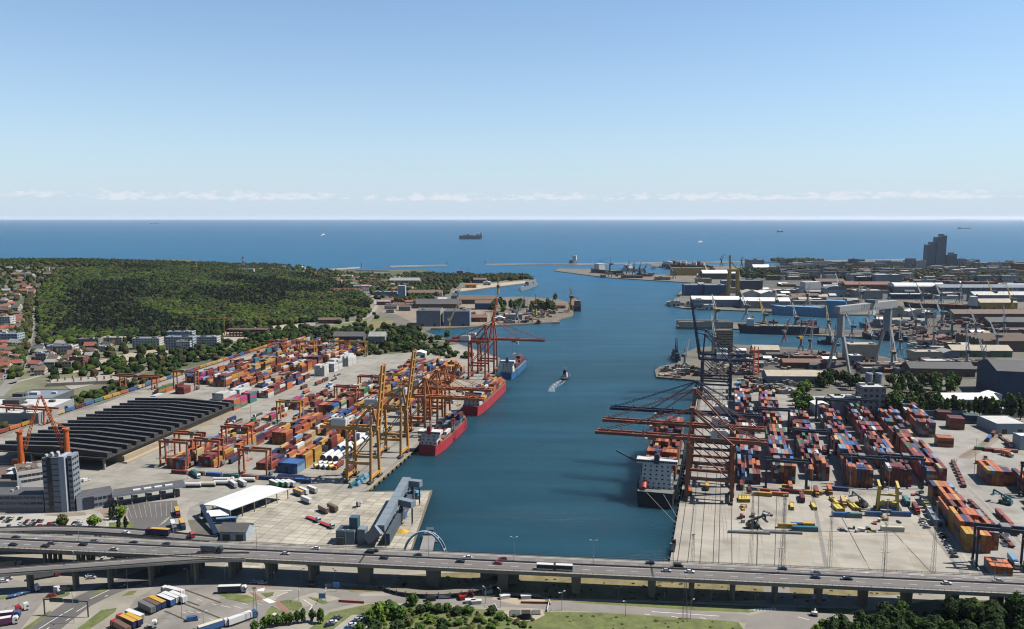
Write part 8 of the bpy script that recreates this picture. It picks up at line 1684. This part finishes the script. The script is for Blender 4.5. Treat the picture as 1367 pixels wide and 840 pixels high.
for a in (('flat pale grey depot roof at the picture edge', -60, 52, 566, 552, 60, 'grey', 'light grey', 6), ('grey flat-roofed depot behind the pale one', 10, 70, 543, 532, 40, 'dark grey', 'blue grey', 5), ('small white depot hall by the trees', 40, 74, 548, 541, 16, 'white', 'light grey', 2), ('long low railway shed', 398, 420, 440, 435, 14, 'brown', 'grey', 0), ('second long railway shed', 425, 455, 432, 427, 14, 'brick red', 'brown', 0), ('dark barn roof among the trees', 445, 485, 459, 449, 24, 'dark grey', 'dark grey', 0), ('grey gabled barn among the trees', 492, 514, 460, 449, 24, 'grey', 'grey', 0)):
    bpx(a[0], 'depot', *a[1:6], a[6], a[7], 'flat' if a[8] else 'xgable', units=a[8], doors=3, name='depot')
area('roof_slab_site', [(82, 513), (140, 497), (175, 493), (150, 508), (95, 521)], m_conc, lift=.5)
sl = thing('concrete_frame', 'pale concrete slab building under construction with rising columns', 'building site', (*G(125, 511), 2.0), RD(14)); MB().box(-45, 40, -12, 12, 0, 4).build('slab', m_conc, sl)
for k in range(14): MB().box(-42 + 6 * k - .5, -41.5 + 6 * k + .5, -10 + 6 * (k % 4) - .5, -10 + 6 * (k % 4) + .5, 4.001, 8).build('column', m_crane_r if k % 2 else m_conc, sl)
sh = thing('building_shell', 'brown brick building shell under construction with open floors', 'building site', (*G(331, 449), 2.0), RD(-2))
for k in range(3): MB().box(-32, 32, -8, 8, 4 * k + 3.4, 4 * k + 3.9).build('floor_slab', SBC['rusty'], sh)
for k in range(13):
    for yy in (-7.5, 7.5): MB().box(-31.5 + 5.2 * k - .4, -31.5 + 5.2 * k + .4, yy - .4, yy + .4, 0, 11.39).build('column', SBC['primer red'], sh)
def tower_crane(px, py, h, jl, rz, label):
    x, y = G(px, py); t = thing('tower_crane', label, 'tower crane', (x, y, 2.0), rz, 'tower cranes'); MB().box(-.8, .8, -.8, .8, 0, h).build('mast', m_jy, t); MB().box(-jl * .3, jl, -.5, .5, h, h + 1.2).build('jib', m_jy, t); MB().beam((0, 0, h), (0, 0, h + 6), .8).build('apex', m_jy, t); MB().beam((0, 0, h + 6), (jl * .6, 0, h + 1), .25).build('stay', m_jy, t); MB().box(-jl * .3, -jl * .2, -1, 1, h - 2, h).build('counterweight', m_conc, t)
tower_crane(300, 447, 26, 44, RD(185), 'yellow tower crane over the sandy building site'); tower_crane(349, 446, 28, 12, RD(10), 'second yellow tower crane beside the brick shell')
def radio_mast(px, py, h, lb, w=3.0):
    x, y, z = hz(px, py); t = thing('radio_mast', lb, 'radio mast', (x, y, z), 0, 'radio masts')
    for k in range(8):
        a, b = h * k / 8, h * (k + 1) / 8; wa, wb = w * (1 - .09 * k), w * (1 - .09 * (k + 1)); q = MB()
        for sx, sy in ((-1, -1), (1, -1), (1, 1), (-1, 1)): q.beam((sx * wa, sy * wa, a), (sx * wb, sy * wb, b), .8)
        for s in (-1, 1): q.beam((-wa, s * wa, a), (wb, s * wb, b), .5)
        q.build('mast_section', paint('red') if k % 2 else paint('white'), t)
radio_mast(325, 366, 52, 'red and white lattice radio mast above the forest', 4.5); radio_mast(262, 364, 34, 'slim radio mast on the ridge', 2.0)
x, y, z = hz(326, 365); bldg('white flat station building at the foot of the radio mast', 'building', x, y, 0, 62, 14, 13, 'white', 'white', z=z, floors=2, cols=12)
# the middle peninsula: halls and sheds
for a in (('big grey shipyard hall with a dark door, left of two on the peninsula', 556, 588, 436, 415, 50, 'grey', 'dark grey', 'flat', 2), ('big grey shipyard hall with a pale end, right of two on the peninsula', 592, 627, 435.5, 416, 50, 'blue grey', 'dark grey', 'flat', 2), ('blue hall behind the grey shipyard halls', 634, 660, 413.5, 405, 24, 'blue', 'brown', 'xgable', 0), ('long brown shed behind the grey halls', 612, 662, 406, 400, 34, 'brown', 'brown', 'xgable', 0), ('long dark roofed store on the peninsula', 555, 612, 412, 406, 40, 'brown', 'dark grey', 'xgable', 0), ('white office tower in the naval town', 531, 541, 400, 382, 18, 'pale blue', 'light grey', 'flat', 0), ('long pale store near the naval harbour', 545, 590, 396, 391, 26, 'tan', 'brown', 'xgable', 0), ('yellow shed on the sandy shore', 621, 636, 384.5, 380, 14, 'yellow', 'orange', 'xgable', 0),
          ('white shed by the sandy shore', 645, 655, 381, 377, 12, 'white', 'white', 'gable', 0), ('dark shed among the shore trees', 632, 650, 378, 373.5, 20, 'dark grey', 'brown', 'xgable', 0), ('pale workshop on the peninsula quay', 674, 697, 427.5, 420, 16, 'grey', 'light grey', 'flat', 2), ('white boat tent on the peninsula quay', 660, 674, 428.5, 425, 12, 'white', 'white', 'gable', 0), ('tan shed near the peninsula tip', 735, 755, 412, 408, 16, 'tan', 'rust', 'xgable', 0), ('rusty shed in the middle of the peninsula', 628, 650, 430, 424, 20, 'rust', 'rust', 'xgable', 0), ('white tent roof beside the far quay crane', 552, 568, 478, 472, 16, 'white', 'white', 'gable', 0), ('long red store in the naval town', 440, 480, 392, 388, 18, 'brick red', 'red', 'xgable', 0), ('large grey hall in the naval town', 500, 530, 398, 390, 26, 'blue grey', 'blue grey', 'flat', 3), ('white store by the naval harbour', 470, 500, 386, 382, 20, 'white', 'light grey', 'flat', 0), ('grey hall by the naval harbour', 520, 560, 380, 374.5, 30, 'grey', 'grey', 'xgable', 0), ('pale hall by the naval harbour', 450, 470, 372, 368, 26, 'white', 'light grey', 'flat', 0)):
    bpx(a[0], 'hall', *a[1:6], a[6], a[7], a[8], group='sheds on the peninsula', name='peninsula_hall', units=a[9], doors=2)
# ------------------------------------------------------------------ right: the city behind the harbour
def twin_towers():
    m = mat('tower_glass', (.10, .17, .25), .4, .1, .03, spec=.3); mb = mat('tower_band', (.15, .21, .28), .5, .1, .05)
    for px0, px1, pt, lb in ((1236.5, 1248, 325, 'lower glass tower of the pair standing by the sea'), (1248.5, 1262, 314.5, 'taller glass tower of the pair standing by the sea'), (1262.5, 1277, 339, 'dark glass block at the foot of the taller tower')):
        a, b = G(px0, 356), G(px1, 356); w = b[0] - a[0]; Y = a[1]; h = (356 - pt) / PPM(Y); t = thing('glass_tower', lb, 'tower', ((a[0] + b[0]) / 2, Y, 2.0), RD(4), 'glass towers by the sea'); n = int(h / 3.6)
        MB().hexa([(-w / 2, 0, 0), (w / 2, 0, 0), (w / 2, 28, 0), (-w / 2, 28, 0), (-w / 2 + 1, 1, h * .94), (w / 2, 0, h), (w / 2, 28, h), (-w / 2 + 1, 27, h * .94)]).build('shaft', m, t)
        for k in range(1, n): MB().box(-w / 2 + .3, w / 2 - .1, -.35, -.02, 3.6 * k, 3.6 * k + 1.1).build('floor_band', mb, t) if 3.6 * k < h * .92 else None
        MB().box(-w * .1, w * .35, 8, 20, h * .95, h + 5).build('roof_plant', mb, t)
twin_towers()
CT = 'city blocks behind the harbour'
city = [(1087, 1110, 357, 349, 'white'), (1111, 1132, 357, 350, 'pale blue'), (1134, 1146, 357, 346, 'blue grey'), (1148, 1170, 358, 350, 'white'), (1171, 1189, 358, 348, 'pale blue'), (1190, 1210, 359, 350, 'cream'), (1211, 1222, 362, 345.5, 'blue grey'), (1222, 1236, 362, 348, 'white'), (1279, 1290, 356, 346, 'pale blue'), (1291, 1300, 357, 350, 'white'), (1302, 1322, 358, 351, 'grey'), (1323, 1341, 357, 350.5, 'white'), (1342, 1362, 358, 351, 'tan'), (1355, 1380, 366, 352, 'brick red'), (1262, 1281, 363, 356, 'tan'), (1284, 1306, 366, 359, 'white'), (1240, 1262, 362, 357, 'cream'), (1305, 1336, 377, 368, 'blue grey'), (1337, 1360, 377, 368, 'pale blue'), (1060, 1085, 359, 353, 'white'), (1030, 1056, 360, 355, 'grey'), (1100, 1135, 372, 363, 'blue grey'), (1230, 1250, 378, 374, 'white'), (1252, 1275, 379, 375, 'grey'), (1270, 1290, 371, 364, 'tan'), (1310, 1335, 365, 358, 'cream'), (1340, 1370, 364, 357, 'white'), (1076, 1098, 366, 360, 'grey'), (1140, 1165, 364, 359, 'tan'), (1180, 1200, 365, 359, 'white'), (1360, 1390, 372, 362, 'tan')]
for i, (a, b, yb, yt, c) in enumerate(city): bpx(f'{c} city block ' + ('near the twin glass towers' if 1205 < a < 1300 else 'right of the twin glass towers' if a >= 1300 else 'left of the twin glass towers'), 'city block', a, b, yb, yt, rnd(16, 26), c, random.choice(['light grey', 'grey', 'red', 'dark grey']), floors=max(3, int((yb - yt) / PPM(G(a, yb)[1]) / 3.3)), cols=max(5, int((b - a) * .5)), rz=rnd(-.15, .15), group=CT, name='city_block', units=2)
for k in range(170):
    px, py = rnd(1030, 1380), rnd(351.5, 376)
    if 1228 < px < 1282 and py < 358: continue
    x, y = G(px, py); c = random.choice(['white', 'grey', 'tan', 'blue grey', 'pale blue', 'cream', 'brown']); rc = random.choice(['light grey', 'white', 'white', 'grey', 'red', 'dark grey', 'brown']); bldg(f'small {c} building with a {rc} roof in the harbour city', 'building', x, y, rnd(-.2, .2), rnd(18, 46), rnd(14, 22), rnd(8, 20), c, rc, floors=3, cols=7, group='small city buildings', name='town_building')
for k in range(90):
    px, py = rnd(1010, 1367), rnd(374, 402); 
    if 1110 < px < 1260 and py > 393: continue
    x, y = G(px, py); c = random.choice(['brown', 'grey', 'blue grey', 'white', 'rust', 'dark grey']); bldg(f'low {c} storehouse in the middle of the port', 'storehouse', x, y, rnd(-.05, .05), rnd(20, 60), rnd(12, 20), rnd(5, 9), c, random.choice(['light grey', 'white', 'white', 'brown', 'rust', 'grey', 'dark grey']), 'xgable' if k % 2 else 'flat', group='port storehouses', name='storehouse', rh=3)
for (xa, ya), (xb, yb), n, w in (((1170, 429), (1235, 445), 12, 'beside the inner basin'), ((1215, 446), (1320, 476), 22, 'in the crowded right shipyard'), ((1140, 485), (1310, 499), 14, 'above the tree belt'), ((965, 474), (1105, 498), 18, 'in the near shipyard'), ((1060, 396), (1140, 405), 10, 'behind the pale blue ship'), ((932, 370), (1010, 395), 12, 'on the far piers'), ((560, 400), (650, 412), 10, 'on the middle peninsula')):
    for k in range(n):
        px, py = rnd(xa, xb), rnd(ya, yb); x, y = G(px, py); c = random.choice(['white', 'grey', 'tan', 'blue grey', 'rust', 'brown']); s = 1 + max(0, 470 - py) / 90
        bldg(f'{c} workshop {w}', 'workshop', x, y, rnd(-.1, .1), rnd(7, 20) * s, rnd(6, 11) * s, rnd(4, 8) * s ** .5, c, random.choice(['white', 'light grey', 'tan', 'grey', 'rust', 'dark grey']), random.choice(['flat', 'xgable', 'xgable']), group='shipyard workshops', name='workshop', rh=2.2 * s, doors=1)
for px, py, h in ((1115, 480, 30), (1165, 470, 32), (1222, 447, 34), (1246, 462, 30), (1302, 452, 34), (1340, 448, 32), (1180, 436, 34), (1105, 445, 30), (1020, 436, 30), (1062, 440, 28), (1350, 415, 34), (1325, 402, 30), (900, 372, 30), (945, 372, 34), (1045, 375, 34), (1120, 390, 30), (690, 431, 30), (600, 441, 26)):
    jib_crane(px, py, h, 28, RD(rnd(30, 150)), RD(rnd(48, 72)), random.choice([m_jg, m_jb, m_jg, m_jy]), 'portal jib crane rising among the shipyard workshops', s=.8 if py > 440 else 1.15, cab='grey')
# ------------------------------------------------------------------ containers: the 300 that show largest one by one, the rest as one mass
def cont_mesh(L, m):
    b = MB(); w, h = 1.22, 2.59; l = L / 2
    b.box(-w, w, -l, l, 0, .16); b.box(-w + .01, w - .01, -l + .01, l - .01, h - .06, h)              # bottom frame, roof
    for sx in (-1, 1):
        for sy in (-1, 1): b.box(*sorted((sx * (w - .16), sx * w)), *sorted((sy * (l - .16), sy * l)), .161, h - .061)
        b.box(*sorted((sx * (w - .05), sx * (w - .03))), -l + .161, l - .161, .161, h - .061)        # recessed side panels
    b.box(-w + .161, w - .161, -l + .03, -l + .05, .161, h - .061); b.box(-w + .161, w - .161, l - .05, l - .03, .161, h - .061)
    for x in (-.75, -.3, .3, .75): b.box(x - .025, x + .025, -l, -l + .028, .2, h - .1)               # lock rods
    return b.mesh('container', [m])
CONT.sort(key=lambda c: -c[7])
CME = {}
for x, y, z, rz, L, col, place, sc in CONT[:300]:
    k = (L, col)
    if k not in CME: CME[k] = cont_mesh(L, CM[col])
    o = put('shipping_container', CME[k], None, (x, y, z), rz)
    tag(o, f"{'short ' if L < 7 else ''}{col} shipping container {place}", 'container', 'shipping containers')
rest = CONT[300:]
V = np.zeros((len(rest) * 8, 3)); Fc = []; MI = []
base = np.array([(-1, -1, 0), (1, -1, 0), (1, 1, 0), (-1, 1, 0), (-1, -1, 1), (1, -1, 1), (1, 1, 1), (-1, 1, 1)], float)
for i, (x, y, z, rz, L, col, place, sc) in enumerate(rest):
    q = base * (1.22, L / 2, 2.58); c, s = math.cos(rz), math.sin(rz)
    V[i * 8:i * 8 + 8, 0] = x + q[:, 0] * c - q[:, 1] * s; V[i * 8:i * 8 + 8, 1] = y + q[:, 0] * s + q[:, 1] * c; V[i * 8:i * 8 + 8, 2] = z + q[:, 2]
    for f in ((3, 2, 1, 0), (4, 5, 6, 7), (0, 1, 5, 4), (1, 2, 6, 5), (2, 3, 7, 6), (3, 0, 4, 7)): Fc.append(tuple(i * 8 + j for j in f)); MI.append(CN.index(col))
me = bpy.data.meshes.new('stacked_containers'); me.from_pydata(V.tolist(), [], Fc)
for c in CN: me.materials.append(CM[c])
me.polygons.foreach_set('material_index', MI)
o = put('stacked_containers', me); o['kind'] = 'stuff'; o['label'] = 'thousands of coloured shipping containers stacked across both terminals'; o['category'] = 'containers'
print('containers', len(CONT))
# ------------------------------------------------------------------ air
hzb = MB().box(-47000, 47000, -1400, 46000, -6, 215)
o = hzb.build('haze', mat('haze_surface', (1, 1, 1))); hm2 = bpy.data.materials.new('haze_air'); hm2.use_nodes = True; tt = hm2.node_tree; tt.nodes.clear()
pv = tt.nodes.new('ShaderNodeVolumePrincipled'); pv.inputs['Color'].default_value = (.80, .88, 1.0, 1); pv.inputs['Density'].default_value = HAZE; pv.inputs['Anisotropy'].default_value = 0.2
om = tt.nodes.new('ShaderNodeOutputMaterial'); tt.links.new(pv.outputs[0], om.inputs['Volume']); o.data.materials.clear(); o.data.materials.append(hm2); structure(o, 'stuff'); o['label'] = 'thin bluish haze over the harbour'
# ------------------------------------------------------------------ labels: say which one where several still read alike
ORD = ['first', 'second', 'third', 'fourth', 'fifth', 'sixth', 'seventh', 'eighth', 'ninth', 'tenth', 'eleventh', 'twelfth']
by = {}
for o in THINGS: by.setdefault(o['label'], []).append(o)
for lab, os_ in by.items():
    n = len(os_)
    if n < 2: continue
    w = len(lab.split())
    if n > 12 or w > 12:
        for o in os_:
            if 'group' not in o: o['group'] = 'alike ' + o['category'] + 's'
        if n > 12 or w > 12: continue
    P_ = [PIX(o.location.x, o.location.y, o.location.z) for o in os_]
    sx = max(p[0] for p in P_) - min(p[0] for p in P_); sy = max(p[1] for p in P_) - min(p[1] for p in P_)
    if sx >= sy * 1.2:
        idx = sorted(range(n), key=lambda i: P_[i][0])
        for r, i in enumerate(idx):
            q = ('leftmost' if r == 0 else 'rightmost' if r == n - 1 else ORD[r] + ' from left')
            os_[i]['label'] = lab + ', ' + q
    else:
        idx = sorted(range(n), key=lambda i: -P_[i][1])
        for r, i in enumerate(idx):
            q = ('nearest' if r == 0 else 'farthest' if r == n - 1 else ORD[r] + ' nearest')
            os_[i]['label'] = lab + ', ' + q
